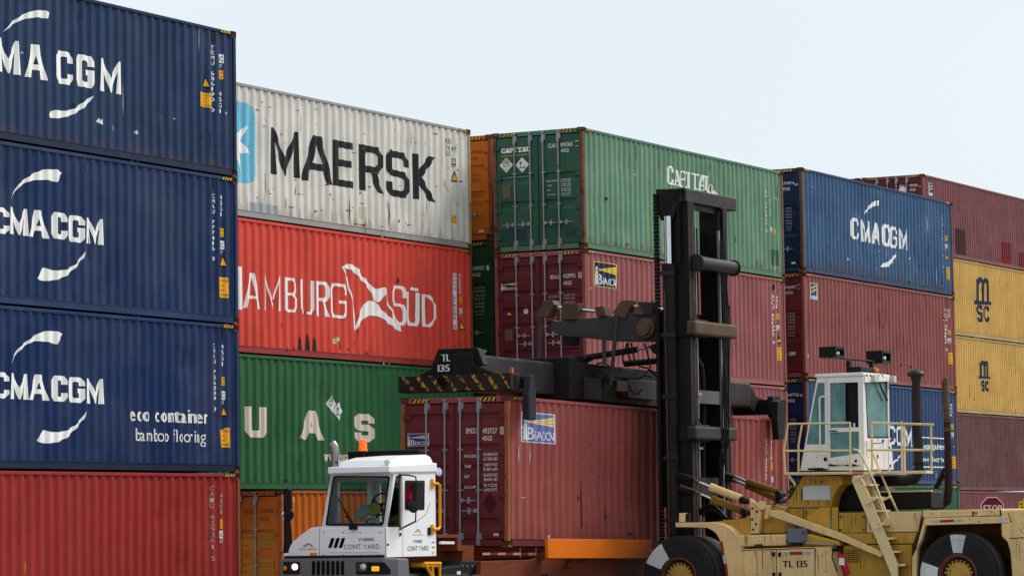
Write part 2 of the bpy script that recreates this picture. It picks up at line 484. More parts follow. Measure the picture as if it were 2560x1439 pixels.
# ------------------------------------------------------------------ ground
def tarmac():
    mt = paint('worn_concrete', (126, 123, 118), rough=0.85, var=0.25, streak=0.0, scale=0.4, chip=0.3, chip_rgb=(104, 101, 97))
    b = MB(); b.add([(-400, -400, 0), (1500, -400, 0), (1500, 1500, 0), (-400, 1500, 0)], [(0, 1, 2, 3)])
    g = b.build('ground', mt); g['kind'] = 'structure'
tarmac()

# ------------------------------------------------------------------ shipping containers
L, W, HC, PITCH = 12.192, 2.438, 2.896, 2.915
ROW = 'containers stacked in the yard'
def corr(n, dents=()):
    a, b = 0.13, L-0.13; p = (b-a)/n
    br = []
    for i in range(n): br += [a+i*p, a+(i+.22)*p, a+(i+.5)*p, a+(i+.72)*p]
    br.append(b)
    def rel(u, v=0):
        if u <= a or u >= b: return 0.010
        t = ((u-a)/p) % 1.0
        if t < .22: d = 0
        elif t < .5: d = (t-.22)/.28
        elif t < .72: d = 1
        else: d = 1-(t-.72)/.28
        q = 0.0
        for uc, vc, ru, rv, dp in dents:
            e = ((u-uc)/ru)**2+((v-vc)/rv)**2
            if e < 4: q += dp*math.exp(-e)
        return 0.010+0.036*d+q
    return br, rel
def casting(x, y, z, sx, sy, sz):
    """corner block with oval lifting holes on its outer faces; sx.. = outward signs"""
    bm = bmesh.new()
    r_ = bmesh.ops.create_cube(bm, size=1.0)
    for v in bm.verts: v.co = Vector((v.co.x*0.17, v.co.y*0.16, v.co.z*0.125))
    for f in [f for f in bm.faces if f.normal.x*sx > .5 or f.normal.y*sy > .5 or f.normal.z*sz > .5]:
        q = bmesh.ops.inset_individual(bm, faces=[f], thickness=0.036)
        c = f.calc_center_median(); nn = f.normal.copy()
        for v in f.verts: v.co = c+(v.co-c)*0.9-nn*0.045
    me = bpy.data.meshes.new('corner_casting')
    c = Vector((x+sx*(-0.085+0.004), y+sy*(-0.08+0.004), z+sz*(-0.0625+0.004)))
    for v in bm.verts: v.co += c
    bm.to_mesh(me); bm.free()
    return me
def door_relief(bands):
    def rel(u, v):
        for lo, hi in bands:
            if lo < v < hi:
                if v > lo+0.09: return 0.04
                return 0.04*(v-lo)/0.09
        return 0.0
    return rel
BAND3 = [(0.36, 0.62), (1.02, 1.24), (1.77, 1.99)]
BAND3C = [(0.98, 1.22), (1.62, 1.86)]
BAND5 = [(0.30, 0.56), (1.0, 1.2), (1.38, 1.58), (1.78, 1.98), (2.36, 2.58)]
def container(name, pos, label, body, H=HC, rz=0.0, tilt=None, n=42, door=None, bands=BAND5, post=None, rail=None, low_rail=None,
              castmat=None, door_end=True, rods=True, sid=None, stripes=True, cat='container', far=False):
    root = empty(name, pos, label, cat, rz, ROW)
    if tilt: root.rotation_euler = (tilt[0], tilt[1], rz)
    bpy.context.view_layer.update()
    post = post or body; rail = rail or body; low_rail = low_rail or rail; castmat = castmat or RUSTC; door = door or body
    rd = random.Random(label)
    dents = [(rd.uniform(.4, L-.4), rd.uniform(.3, H-.35), rd.uniform(.10, .35), rd.uniform(.12, .5), rd.uniform(.006, .026)) for _ in range(12)]
    dents += [(rd.uniform(1, L-1), rd.uniform(.8, H-.8), rd.uniform(1.2, 2.2), rd.uniform(.5, 1.0), rd.uniform(.008, .016)) for _ in range(4)]
    br, rel = corr(n, dents)
    # corrugated long sides
    def side(y, sg):
        b = MB(); z0, z1 = 0.155, H-0.055; vs = []
        nr = 13 if sg > 0 else 1
        zs = [z0+(z1-z0)*j/nr for j in range(nr+1)]
        for u in br:
            for zz in zs: vs.append((u, y+sg*rel(u if sg > 0 else L-u, zz), zz))
        b.add(vs, [(i*(nr+1)+j, (i+1)*(nr+1)+j, (i+1)*(nr+1)+j+1, i*(nr+1)+j+1) for i in range(len(br)-1) for j in range(nr)])
        return b.build('side_panel', body, root)
    sp = side(0.0, 1); side(W, -1)
    b = MB(); b.box(0.02, L-0.02, 0.03, W-0.03, H-0.05, H-0.02)
    b.build('roof_panel', body, root)
    # rails
    for y0 in (0.0, W-0.06):
        b = MB(); b.box(0.17, L-0.17, y0, y0+0.06, H-0.075, H-0.012); b.build('top_rail', rail, root, bevel=0.006)
        ya, yb = (0.012, 0.06) if y0 == 0 else (W-0.06, W-0.012)
        yo = ya-0.008 if y0 == 0 else yb+0.008
        b = MB(); b.box(0.16, L-0.16, ya, yb, 0.02, 0.15)
        b.box(0.16, L-0.16, min(yo, ya), max(yo, ya)+0.0005 if y0 == 0 else yo, 0.138, 0.152); b.box(0.16, L-0.16, min(yo, ya), max(yo, ya), 0.016, 0.028)
        b.build('bottom_rail', low_rail, root)
    # posts
    for x0 in (0.0, L-0.10):
        for y0 in (0.0, W-0.09):
            b = MB(); b.box(x0, x0+0.10, y0, y0+0.09, 0.11, H-0.11); b.build('corner_post', post, root, bevel=0.008)
    # corner castings
    for x, sx in ((0, -1), (L, 1)):
        for y, sy in ((0, -1), (W, 1)):
            for z, sz in ((0, -1), (H, 1)):
                me = casting(x, y, z, sx, sy, sz); me.materials.append(castmat)
                ob = bpy.data.objects.new('corner_casting', me); COL.objects.link(ob); ob.parent = root
    # plain corrugated far end
    b = MB(); k = 9; vs = []; pr = []
    for i in range(k):
        p = (W-0.2)/k; a = 0.1+i*p; pr += [(a, 0), (a+.3*p, 0), (a+.5*p, 1), (a+.8*p, 1)]
    pr.append((W-0.1, 0))
    for yy, d in pr: vs += [(L-0.015-0.04*d, yy, 0.14), (L-0.015-0.04*d, yy, H-0.10)]
    b.add(vs, [(2*i, 2*i+2, 2*i+3, 2*i+1) for i in range(len(pr)-1)])
    b.box(L-0.09, L-0.006, 0.13, W-0.13, 0.015, 0.139); b.box(L-0.09, L-0.006, 0.13, W-0.13, H-0.105, H-0.01)
    b.build('end_panel', body, root)
    side_f = Face((0, 0, 0), (1, 0, 0), (0, 0, 1), rel, br, sp, root)
    side_f.rows = [0.155+(H-0.21)*j/13 for j in range(1, 13)]
    rail_f = Face((0, 0, 0), (1, 0, 0), (0, 0, 1), None, (), root, root)
    out = dict(root=root, side=side_f, rail=rail_f, H=H)
    if door_end:
        b = MB(); b.box(0.004, 0.10, 0.165, W-0.165, H-0.115, H-0.008); b.build('door_header', rail, root, bevel=0.006)
        b = MB(); b.box(0.004, 0.10, 0.165, W-0.165, 0.012, 0.135)
        b.build('door_sill', low_rail, root, bevel=0.006)
        b = MB(); b.box(0.078, 0.10, 0.092, W-0.092, 0.136, H-0.117); b.build('door_seal', SEAL, root)
        z0, z1, rl = 0.155, H-0.14, door_relief(bands)
        for d in (0, 1):                      # 0 = near door (right in view), 1 = far door
            ya, yb = (0.105, W/2-0.012) if d == 0 else (W/2+0.012, W-0.105)
            b = MB(); x = 0.022; m_ = 0.10
            zs = sorted({z0, z1} | {q for lo, hi in bands for q in (lo, lo+0.09, hi-0.004, hi) if z0 < q < z1})
            dep = lambda z: rl(0, z) if not any(abs(z-hi) < 1e-6 or abs(z-lo) < 1e-6 for lo, hi in bands) else 0.0
            vs = []
            for z in zs: vs += [(x, ya, z), (x, ya+m_, z), (x+dep(z), ya+m_, z), (x+dep(z), yb-m_, z), (x, yb-m_, z), (x, yb, z)]
            fs = []
            for i in range(len(zs)-1):
                for j in range(5):
                    fs.append((6*i+j, 6*i+j+1, 6*(i+1)+j+1, 6*(i+1)+j))
            b.add(vs, fs)
            b.box(x+0.0405, x+0.06, ya, yb, z0, z1)
            b.add([(x, ya, z0), (x, ya, z1), (x+.05, ya, z1), (x+.05, ya, z0)], [(0, 1, 2, 3)])
            b.add([(x, yb, z0), (x, yb, z1), (x+.05, yb, z1), (x+.05, yb, z0)], [(0, 1, 2, 3)])
            dr = b.build('door', door, root)
            out['door%d' % d] = dr
            yc = ya if d == 0 else yb
            for hz in (0.3, 0.95, 1.75, H-0.42):
                b = MB(); b.box(-0.012, 0.022, yc-0.035 if d == 0 else yc-0.12, yc+0.12 if d == 0 else yc+0.035, hz, hz+0.07)
                b.cyl((-0.006, yc+(-0.012 if d == 0 else 0.012), hz-0.03), (-0.006, yc+(-0.012 if d == 0 else 0.012), hz+0.10), 0.016, 8)
                b.build('hinge', door, dr, bevel=0.004)
            if rods:
                for yy in ((0.66, 1.07) if d == 0 else (1.42, 1.84)):
                    b = MB(); rx = -0.02
                    b.cyl((rx, yy, 0.05), (rx, yy, H-0.03), 0.019, 10)
                    for zz in (0.12, H-0.26):
                        b.box(-0.035, 0.022, yy-0.065, yy+0.03, zz+0.02, zz+0.15); b.box(-0.045, 0.004, yy-0.03, yy+0.03, zz-0.05, zz+0.06)
                    for zz in (0.05, H-0.05): b.box(-0.04, 0.004, yy-0.035, yy+0.035, zz-0.02, zz+0.02)
                    for zz in (1.08, 1.86): b.box(-0.03, 0.022, yy-0.06, yy+0.05, zz, zz+0.03)
                    b.build('lock_rod', STEEL, dr)
                    lft = yy in (1.07, 1.84)
                    hz, sg = (0.88, -1) if lft else (0.68, 1)
                    if bands is BAND3C: hz, sg = 0.64, (-1 if d == 0 else 1)
                    b = MB(); b.box(-0.045, -0.028, yy, yy+sg*0.36, hz, hz+0.022)
                    b.cyl((-0.06, yy+sg*0.05, hz+0.014), (-0.01, yy+sg*0.05, hz+0.014), 0.045, 10)
                    b.box(-0.05, 0.022, yy+sg*0.18, yy+sg*0.225, hz-0.05, hz+0.075)
                    b.build('door_handle', STEEL, dr, bevel=0.003)
        out['end'] = Face((0.022, W, 0), (0, -1, 0), (0, 0, 1), rl, None, root, root)
        out['head'] = Face((0.004, W, 0), (0, -1, 0), (0, 0, 1), None, (), root, root)
        if stripes:
            for u0 in (0.28, W-0.66):
                hazard(out['head'], u0, H-0.10, u0+0.38, H-0.03)
    if stripes:
        for u0 in ((0.19, L-0.56) if not far else (0.19,)):
            hazard(rail_f, u0, H-0.072, u0+0.36, H-0.016)
    return out
def hazard(f, u0, v0, u1, v1, n=4):
    p = (u1-u0)/n; ys = []
    for i in range(n):
        a = u0+i*p; ys.append([(a, v0), (a+p*.5, v0), (a+p, v1), (a+p*.5, v1)])
    f.decal('hazard_stripes', [(rect(u0-0.01, v0, u1+0.01, v1), HAZB), (ys, HAZY)], off=0.003, flat=True)
def tri(z, x0, y0, x1, y1):
    """yellow warning triangle with a dark rim; corners read in the crop"""
    a, b, c, d = z.box(x0, y1, x1, y0)
    g = 0.12*(c-a)
    return [([[(a, b), (c, b), ((a+c)/2, d)]], HAZB), ([[(a+1.6*g, b+g), (c-1.6*g, b+g), ((a+c)/2, d-2.0*g)]], AMBER)]
def caution(z, x0, y0, x1, y1):
    a, b, c, d = z.box(x0, y1, x1, y0); h = (d-b)/5; w_ = c-a; out = []
    for i, s in enumerate(('CAUTION', '9 6', 'HIGH', 'CONTAINER')):
        out += text(s, a+.1*w_, d-(i+1)*h*1.15, c-(.1 if len(s) > 5 else .45)*w_, d-(i+1)*h*1.15+h*.62)
    return [(rect(a, b, c, d), AMBER), (out, BROWNL)]
def small(z, x0, y0, x1, y1):
    a, b, c, d = z.box(x0, y1, x1, y0); k = (d-b); w_ = c-a
    return [(rect(a, b+.35*k, c, d), STICKW), (text('iC', a+.15*w_, b+.48*k, c-.15*w_, b+.88*k), HAZB), (text('87', a, b, a+.7*w_, b+.26*k), STICKW)]
def orange(z, x0, y0, x1, y1):
    a, b, c, d = z.box(x0, y1, x1, y0); k = d-b; w_ = c-a
    return [(rect(a, b, c, d), AMBER), (text('2.9', a+.15*w_, b+.55*k, c-.15*w_, b+.88*k)+text('9.6', a+.15*w_, b+.12*k, c-.15*w_, b+.42*k), BROWNL)]
def marks(f, z, code=None, size=None, tr=None, ca=None, sm=None, og=None, mat=None):
    mat = mat or WHITE
    if code: f.decal('lettering', [(z.V(code[0], *code[1:]), mat)])
    if size: f.decal('lettering', [(z.V(size[0], *size[1:]), mat)])
    for fn, q in ((tri, tr), (caution, ca), (small, sm), (orange, og)):
        if q: f.decal('sticker', fn(z, *q))
def table(f, z, x0, y0, x1, y1, rows, mat=None, lab=True):
    """weights table on a door: labels on the left, two figures per row on the right"""
    a, b, c, d = z.box(x0, y1, x1, y0); n = len(rows); h = (d-b)/n; w_ = c-a; ps = []
    for i, (s, t1, t2) in enumerate(rows):
        v = d-(i+1)*h
        if lab: ps += text(s, a, v+.42*h, a+.052*w_*len(s), v+.72*h)
        ps += text(t1, a+.58*w_, v+.56*h, c, v+.86*h)+text(t2, a+.58*w_, v+.12*h, c, v+.42*h)
    f.decal('weight_table', [(ps, mat or DIMW)])
ROWS = [('MAX.GROSS', '30.480 KGS', '67.200 LBS'), ('TARE', '3.860 KGS', '8.510 LBS'), ('NET', '26.620 KGS', '58.690 LBS'), ('CU.CAP.', '76.4 CU.M.', '2.698 CU.FT.')]
ROWD = [('MAX.GROSS', '30.480 KGS', '67.200 LBS'), ('TARE', '3.840 KGS', '8.470 LBS'), ('NET', '26.640 KGS', '58.730 LBS'), ('CU.CAP.', '76.4 CU.M.', '2.700 CU.FT.')]
ROWB = [('MAX.GROSS', '32.500 KGS', '71.650 LBS'), ('TARE', '3.900 KGS', '8.600 LBS'), ('NET', '28.600 KGS', '63.050 LBS'), ('CU.CAP.', '76.4 CU.M.', '2.698 CU.FT.')]
def boxed(z, ch, x0, y0, x1, y1, t=0.012):
    a, b, c, d = z.box(x0, y0, x1, y1); w_, h = c-a, d-b
    return text(ch, a+.25*w_, b+.16*h, c-.25*w_, d-.16*h)+stroke([(a, b), (c, b), (c, d), (a, d), (a, b)], t)
def diamond(f, u, v, r, kind, _=1.0):
    q = lambda k: [[(u-k*r, v), (u, v-k*r), (u+k*r, v), (u, v+k*r)]]
    ink = []
    if kind == 'nine':
        for i in range(-3, 4):
            h = r*(0.92-abs(i)*0.24)
            if h > 0.05: ink.append([(u+i*.2*r-.05*r, v+.16*r), (u+i*.2*r+.05*r, v+.16*r), (u+i*.2*r+.05*r, v+h), (u+i*.2*r-.05*r, v+h)])
        ink += text('3077', u-.52*r, v-.28*r, u+.52*r, v+.08*r)+text('9', u-.08*r, v-.74*r, u+.08*r, v-.5*r)
    else:                                     # bare tree and fish
        ink += stroke([(u-.25*r, v-.25*r), (u-.2*r, v+.1*r), (u-.22*r, v+.45*r)], .1*r)+stroke([(u-.2*r, v+.1*r), (u-.42*r, v+.32*r)], .07*r)+stroke([(u-.2*r, v+.15*r), (u+.05*r, v+.4*r)], .07*r)
        ink += [[(u-.5*r, v-.33*r), (u+.1*r, v-.36*r), (u+.42*r, v-.16*r), (u+.46*r, v-.38*r), (u+.1*r, v-.46*r), (u-.4*r, v-.42*r)]]
    f.decal('hazard_placard', [(q(1.0), STICKW), (ink, HAZB)])
def swoosh(f, z, *polys):
    for q in polys: f.decal('swoosh', [([[z(*p) for p in q]], WHITE)])
def badge(f, c, blue, beam, parent=None, rim=None):
    """square badge: lighthouse, beam of light and the word; c = four corners LT RT RB LB in the photo"""
    lt, rtp, rb, lb = [f.uv(*p) for p in c]
    def q(s, t): return tuple((lt[k]*(1-s)+rtp[k]*s)*(1-t)+(lb[k]*(1-s)+rb[k]*s)*t for k in (0, 1))
    Pq = lambda *pts: [q(*p) for p in pts]
    ls = [([Pq((-.02, -.02), (1.02, -.02), (1.02, 1.02), (-.02, 1.02))], rim or STICKW), ([Pq((.01, .012), (.99, .012), (.99, .988), (.01, .988))], blue),
          ([Pq((.14, .30), (.99, .10), (.99, .20), (.14, .31)), Pq((.14, .31), (.99, .22), (.99, .32), (.14, .32)), Pq((.14, .32), (.99, .34), (.99, .44), (.14, .33))], beam)]
    lh = [Pq((.02, .95), (.03, .55), (.045, .35), (.095, .35), (.11, .55), (.12, .95)), Pq((.04, .33), (.04, .24), (.07, .17), (.10, .24), (.10, .33))]
    tw = abs(rtp[0]-lt[0])*0.03
    (bu0, bv0), (bu1, bv1) = q(.15, .92), q(.32, .46); (eu0, ev0), (eu1, ev1) = q(.35, .92), q(.985, .60)
    ls.append((lh+text('B', bu0, bv0, bu1, bv1, bold=tw*.5)+text('EACON', eu0, ev0, eu1, ev1, bold=tw*.35, gap=.06), STICKW))
    f.decal('badge', ls, parent=parent)

DB = dict(streak=0.22, streak_rgb=(30, 36, 50), rough=0.5)
M_A1 = paint('navy_paint_weathered', (30, 62, 104), low=0.5, low_h=0.6, fade=0.16, fade_rgb=(92, 104, 128), **DB, k=0.60)
M_A2 = paint('navy_paint_clean', (22, 56, 106), fade=0.05, **DB, k=0.60)
M_A3 = paint('navy_paint_deep', (19, 54, 108), fade=0.05, **DB, k=0.60)
M_NR = paint('navy_rail', (36, 50, 78), rust=0.1, **DB, k=0.60)
M_RED = paint('brick_red_paint', (168, 50, 45), streak=0.25, streak_rgb=(120, 46, 46), fade=0.10, fade_rgb=(176, 76, 66), k=0.80)
M_GREYC = paint('pale_grey_paint', (220, 215, 204), streak=0.18, streak_rgb=(176, 164, 142), rust=0.22, low=0.6, low_h=0.9, fade=0.3, fade_rgb=(206, 200, 184), rust_rgb=(126, 86, 56), k=0.92)
M_GREYR = paint('grey_rail_paint', (158, 156, 150), streak=0.4, rust=0.28, k=0.92)
M_BEIGE = paint('rust_stained_post', (188, 164, 120), rust=0.55, streak=0.5, k=0.92)
M_HAM = paint('vermilion_paint', (234, 78, 62), streak=0.2, streak_rgb=(160, 50, 44), fade=0.12, fade_rgb=(226, 110, 96), low=0.35, low_h=0.35, k=0.80)
M_HAMR = paint('vermilion_rail', (164, 62, 58), streak=0.3, k=0.80)
M_HAMP = paint('rusty_red_post', (150, 82, 52), rust=0.6, k=0.80)
M_UAS = paint('bottle_green_paint', (46, 106, 62), streak=0.25, streak_rgb=(38, 66, 46), fade=0.10, fade_rgb=(100, 130, 104), k=0.80)
M_ORG = paint('ochre_orange_paint', (208, 108, 20), streak=0.3, streak_rgb=(130, 70, 26), low=0.4, k=0.80)
M_ORGR = paint('rusty_orange_rail', (186, 100, 48), rust=0.45, streak=0.4, k=0.80)
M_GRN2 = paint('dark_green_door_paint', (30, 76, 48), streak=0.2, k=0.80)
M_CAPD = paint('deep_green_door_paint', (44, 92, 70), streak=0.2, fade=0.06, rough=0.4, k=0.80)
M_CAPS = paint('chalky_green_paint', (104, 146, 116), streak=0.5, streak_rgb=(140, 130, 86), fade=0.35, fade_rgb=(136, 172, 142), low=0.6, low_h=0.7, rust=0.10, k=0.80)
M_CAPR = paint('faded_green_rail', (88, 128, 104), rust=0.2, streak=0.4, k=0.80)
M_CAPP = paint('rusted_corner_post', (126, 84, 62), rust=0.8, chip=0.6, chip_rgb=(88, 96, 78), k=0.80)
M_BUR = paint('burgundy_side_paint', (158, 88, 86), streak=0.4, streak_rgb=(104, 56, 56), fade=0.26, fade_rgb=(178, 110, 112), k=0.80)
M_BURD = paint('burgundy_door_shaded', (104, 44, 50), streak=0.2, rough=0.42, k=0.80)  # tone lowered partly to carry the weaker light on door ends
M_BURP = paint('faded_burgundy_post', (158, 86, 76), rust=0.4, streak=0.4, k=0.80)
M_BUR3 = paint('brown_red_side_paint', (148, 80, 74), streak=0.4, streak_rgb=(104, 56, 52), fade=0.18, fade_rgb=(168, 108, 102), rust=0.10, k=0.80)
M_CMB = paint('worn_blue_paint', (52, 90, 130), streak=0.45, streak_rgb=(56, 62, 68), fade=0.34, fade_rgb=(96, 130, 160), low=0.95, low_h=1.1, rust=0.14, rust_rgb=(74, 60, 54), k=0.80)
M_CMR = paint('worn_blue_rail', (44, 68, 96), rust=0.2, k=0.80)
M_CMD = paint('dark_blue_door_shaded', (26, 44, 78), streak=0.2, k=0.80)  # blue darkened in part for the less lit door ends
M_ECO = paint('mid_blue_paint', (50, 76, 116), streak=0.3, fade=0.2, fade_rgb=(92, 116, 160), k=0.80)
M_EGR = paint('far_green_paint', (52, 104, 74), streak=0.3, k=0.80)
M_MSC = paint('mustard_paint', (214, 168, 86), streak=0.35, streak_rgb=(158, 130, 74), fade=0.10, fade_rgb=(222, 196, 130), low=0.3, rust=0.06, k=0.92)
M_MSCR = paint('mustard_rail', (176, 150, 96), streak=0.3, rust=0.1, k=0.92)
M_F1 = paint('far_burgundy_paint', (136, 78, 80), streak=0.3, fade=0.12, fade_rgb=(160, 104, 104), k=0.80)
M_F4 = paint('far_maroon_paint', (116, 68, 70), streak=0.3, fade=0.08, k=0.80)
M_OLDP = paint('brown_rust_post', (112, 76, 56), rust=0.7, k=0.80)
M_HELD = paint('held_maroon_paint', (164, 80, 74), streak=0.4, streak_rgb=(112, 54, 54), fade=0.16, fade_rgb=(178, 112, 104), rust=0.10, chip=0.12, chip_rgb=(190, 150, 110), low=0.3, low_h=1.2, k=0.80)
M_HELDD = paint('held_maroon_shaded', (118, 50, 52), streak=0.25, k=0.80)  # darker copy of the side maroon, partly painting in the door end's shade
M_HELDP = paint('orange_brown_post', (168, 98, 64), rust=0.5, k=0.80)
M_REPD = paint('dark_repaint_patch', (74, 30, 34), bump=0, k=0.80)
M_REPR = paint('red_repaint_patch', (126, 24, 34), bump=0, k=0.80)
M_REPG = paint('dark_green_repaint_patch', (62, 104, 82), bump=0, k=0.80)
M_PALE = paint('pale_residue', (206, 192, 164), bump=0)
M_GPAT = paint('grey_residue', (156, 164, 166), bump=0)
M_SCUFF = paint('black_scuff', (60, 42, 40), bump=0, chip=0.5, chip_rgb=(150, 60, 50))
M_LIME = paint('pale_green_sticker', (170, 220, 150), bump=0)
M_PLATE = paint('bronze_plate', (112, 92, 74), rough=0.4, metal=0.3)
M_BLUEP = paint('bluish_repaint_patch', (44, 78, 80), bump=0, k=0.80)
M_OLVP = paint('yellowed_label', (188, 122, 34), bump=0, k=0.92)

SPECK = paint('rust_speck', (120, 82, 54), var=.3, streak=0, bump=0)
DSCUF = paint('dark_scrape', (44, 36, 36), var=.3, streak=0, bump=0)
LSCUF = paint('pale_scrape', (176, 170, 164), var=.2, streak=0, bump=0)
def wear(f, H, n, mats, u0=0.3, u1=L-0.3, low=0.0, dash=False, seed=1):
    """scrapes, specks and run-off marks left by handling, scattered over a long side"""
    rnd = random.Random(seed); sets = {m_: [] for m_ in mats}
    for i in range(n):
        u = rnd.uniform(u0, u1); t = rnd.random(); v = 0.2+(H-0.4)*(t**(1+low)); m_ = rnd.choice(mats)
        if dash: a, b = rnd.uniform(.02, .12), rnd.uniform(.008, .02)
        else: a, b = (rnd.uniform(.008, .025), rnd.uniform(.05, .35)) if rnd.random() < .6 else (rnd.uniform(.03, .10), rnd.uniform(.01, .05))
        k = rnd.uniform(-.4, .4)*a
        sets[m_].append([(u-a, v-b*.4), (u-a*.2+k, v-b), (u+a, v-b*.2), (u+a*.4, v+b*.7), (u+k, v+b), (u-a*.7, v+b*.4)])
    f.decal('scuff', [(q, m_) for m_, q in sets.items() if q])

# ------------------------------------------------------------------ the stacks
XB, YB, ZB = 14.982, 2.794, 11.463
XD, YD, ZD = 14.992, -0.243, 11.330
XE, YE, ZE = 29.241, 0.054, 11.656
XF, YF, ZF = 59.45, 7.72, 14.61
ZA = 11.733
lv = lambda top, k: top-HC-PITCH*k
N_ = 'shipping_container'
# ---- stack beside the camera: three navy, one red
A1 = container(N_, (-L, 0, lv(ZA, 0)), 'weathered navy container with white lettering and swooshes, topmost of the tall stack at far left', M_A1, rail=M_NR, post=M_NR, door_end=False)
A2 = container(N_, (-L, 0, lv(ZA, 1)), 'navy container with white lettering and swooshes, second from top of the far left stack', M_A2, rail=M_A2, door_end=False)
A3 = container(N_, (-L, 0, lv(ZA, 2)), 'navy eco container with bamboo flooring wording, resting on the red container at far left', M_A3, rail=M_A3, low_rail=M_NR, door_end=False)
A4 = container(N_, (-L, 0, lv(ZA, 3)), 'plain brick red container at the bottom of the far left stack', M_RED, post=M_HAMP, door_end=False)
def cmword(f, z, boxes, tw):
    for word, bs in (('CMA', boxes[:3]), ('CGM', boxes[3:])):
        ps = []
        for ch, b in zip(word, bs):
            if b: ps += z.B(ch, *b, tw, 0.0, tw*0.56)
        if ps: f.decal('lettering', [(ps, WHITE)])
f = A1['side']; z = Z(f, 0, 0, 2.9985)
cmword(f, z, [(-215, 455, -85, 235), (-12, 532, 160, 312), (203, 575, 357, 350), (428, 620, 553, 398), (580, 642, 712, 428), (755, 680, 918, 468)], 0.18)
swoosh(f, z, [(46,240),(85,180),(150,130),(220,92),(290,77),(350,80),(377,95),(365,140),(290,130),(210,140),(150,160),(100,190)],
       [(370,865),(385,838),(420,825),(500,832),(565,815),(640,760),(705,717),(685,760),(640,805),(570,850),(520,872),(440,888),(385,882)], [(735,910),(752,883),(760,905),(770,890),(773,938)])
marks(f, z, ('TEMU 686190 0', 1593, 838, 1616, 338), ('45G1', 1655, 850, 1674, 683), (1533,573,1580,652), (1510,705,1600,795), (1652,410,1682,505), (1650,530,1680,590))
f.decal('vent', [(z.R(1597, 315, 1617, 250), HAZB)], off=0.02)
f = A2['side']; z = Z(f, 0, 400, 2.9985)
cmword(f, z, [(-75,540,77,362),(78,552,221,368),(226,572,366,385),(400,585,508,400),(520,608,640,425),(655,622,781,445)], 0.15)
swoosh(f, z, [(90,292),(120,240),(150,180),(215,130),(270,95),(340,70),(430,70),(477,95),(435,165),(360,148),(270,150),(210,165),(155,200),(120,250)],
       [(287,885),(310,830),(340,803),(375,820),(440,828),(510,820),(575,780),(620,730),(650,680),(640,730),(580,800),(510,865),(440,895),(370,905),(300,900)])
marks(f, z, ('CMAU 777416 9', 1602, 757, 1622, 250), ('45G1', 1660, 425, 1678, 258), (1658,708,1709,797), (1650,882,1720,1027), (1659,606,1690,700), (1659,512,1687,572))
f.decal('vent', [(z.R(1603, 210, 1622, 152), HAZB)], off=0.02)
f = A3['side']; z = Z(f, 0, 780, 2.9985)
cmword(f, z, [(-75,640,79,452),(84,648,223,462),(229,655,369,470),(404,665,513,478),(524,674,645,490),(660,682,787,500)], 0.15)
swoosh(f, z, [(88,382),(110,335),(150,265),(225,205),(300,155),(360,140),(430,142),(484,160),(435,240),(360,220),(270,215),(220,235),(155,285),(115,340)],
       [(287,960),(310,905),(340,880),(380,895),(450,898),(510,885),(575,845),(620,800),(657,737),(640,800),(580,870),(510,940),(440,972),(370,982),(300,975)])
f.decal('lettering', [(z.T('eco container', 982, 812, 1562, 722, bold=0.035, gap=0.16), WHITE)])
f.decal('lettering', [(z.T('bamboo flooring', 1028, 962, 1545, 878), WHITE)])
marks(f, z, ('CMAU 756889 3', 1610, 742, 1630, 230), ('45G1', 1671, 405, 1689, 235), (1667,695,1714,778), (1660,866,1728,1010), (1668,590,1698,690), (1668,485,1695,548))
f.decal('vent', [(z.R(1673, 190, 1690, 138), HAZB)], off=0.02)
f = A4['side']; z = Z(f, 0, 0, 1)
marks(f, z, ('CAIU 929381 5', 531, 1402, 537, 1212), ('45G1', 552, 1285, 558, 1231), None, None, (552, 1325, 562, 1356), (553, 1297, 561, 1320), mat=DIMW)
f.decal('stain', [([[z(66, 1412), z(68.5, 1396), z(70.5, 1412), z(69, 1434), z(67, 1434)]], M_OLVP)])

# ---- second row: grey, vermilion, green and an orange base set further along
B1 = container(N_, (XB-L, YB, lv(ZB, 0)), 'rust streaked pale grey container with big black lettering and blue star emblem', M_GREYC, rail=M_GREYR, post=M_BEIGE, door_end=False, n=38)
B2 = container(N_, (XB-L, YB, lv(ZB, 1)), 'vermilion container with thin white lettering and a white flag emblem', M_HAM, rail=M_HAM, low_rail=M_HAMR, post=M_HAMP, door_end=False, n=38)
B3 = container(N_, (XB-L, YB, lv(ZB, 2)), 'bottle green container with widely spaced cream letters, behind the white tractor', M_UAS, door_end=False, n=38)
B4 = container(N_, (6.08, YB, 0.02), 'ochre orange container at ground level, its door end showing left of the white tractor', M_ORG, H=2.712, rail=M_ORGR, low_rail=M_ORGR, post=M_ORGR, bands=BAND3C, stripes=False)
f = B1['side']; z = Z(f, 560, 180, 2.9985)
ps = []
for ch, b in zip('MAERSK', [(355,760,572,452),(594,808,817,500),(829,848,1000,538),(1025,882,1198,572),(1227,922,1396,612),(1431,948,1592,640)]): ps += z.B(ch, *b, 0.27, 0.0, 0.155)
f.decal('lettering', [(ps, BLACKL)])
u1, vb = z(243, 842); _, vt = z(238, 245); s_ = (vt-vb); u0 = u1-s_*1.0; q = 0.24
sq = [(u0+q, vb), (u1-q, vb), (u1-.07, vb+.07), (u1, vb+q), (u1, vt-q), (u1-.07, vt-.07), (u1-q, vt), (u0+q, vt), (u0+.07, vt-.07), (u0, vt-q), (u0, vb+q), (u0+.07, vb+.07)]
cu, cv = z(70, 560); star = []
star = [z(*p) for p in ((188,398),(138,515),(208,605),(122,610),(145,760),(100,640),(40,700),(35,600),(-60,590),(30,520),(-10,390),(85,470))]
f.decal('emblem', [([sq], LBLUE), ([star], WHITE)])
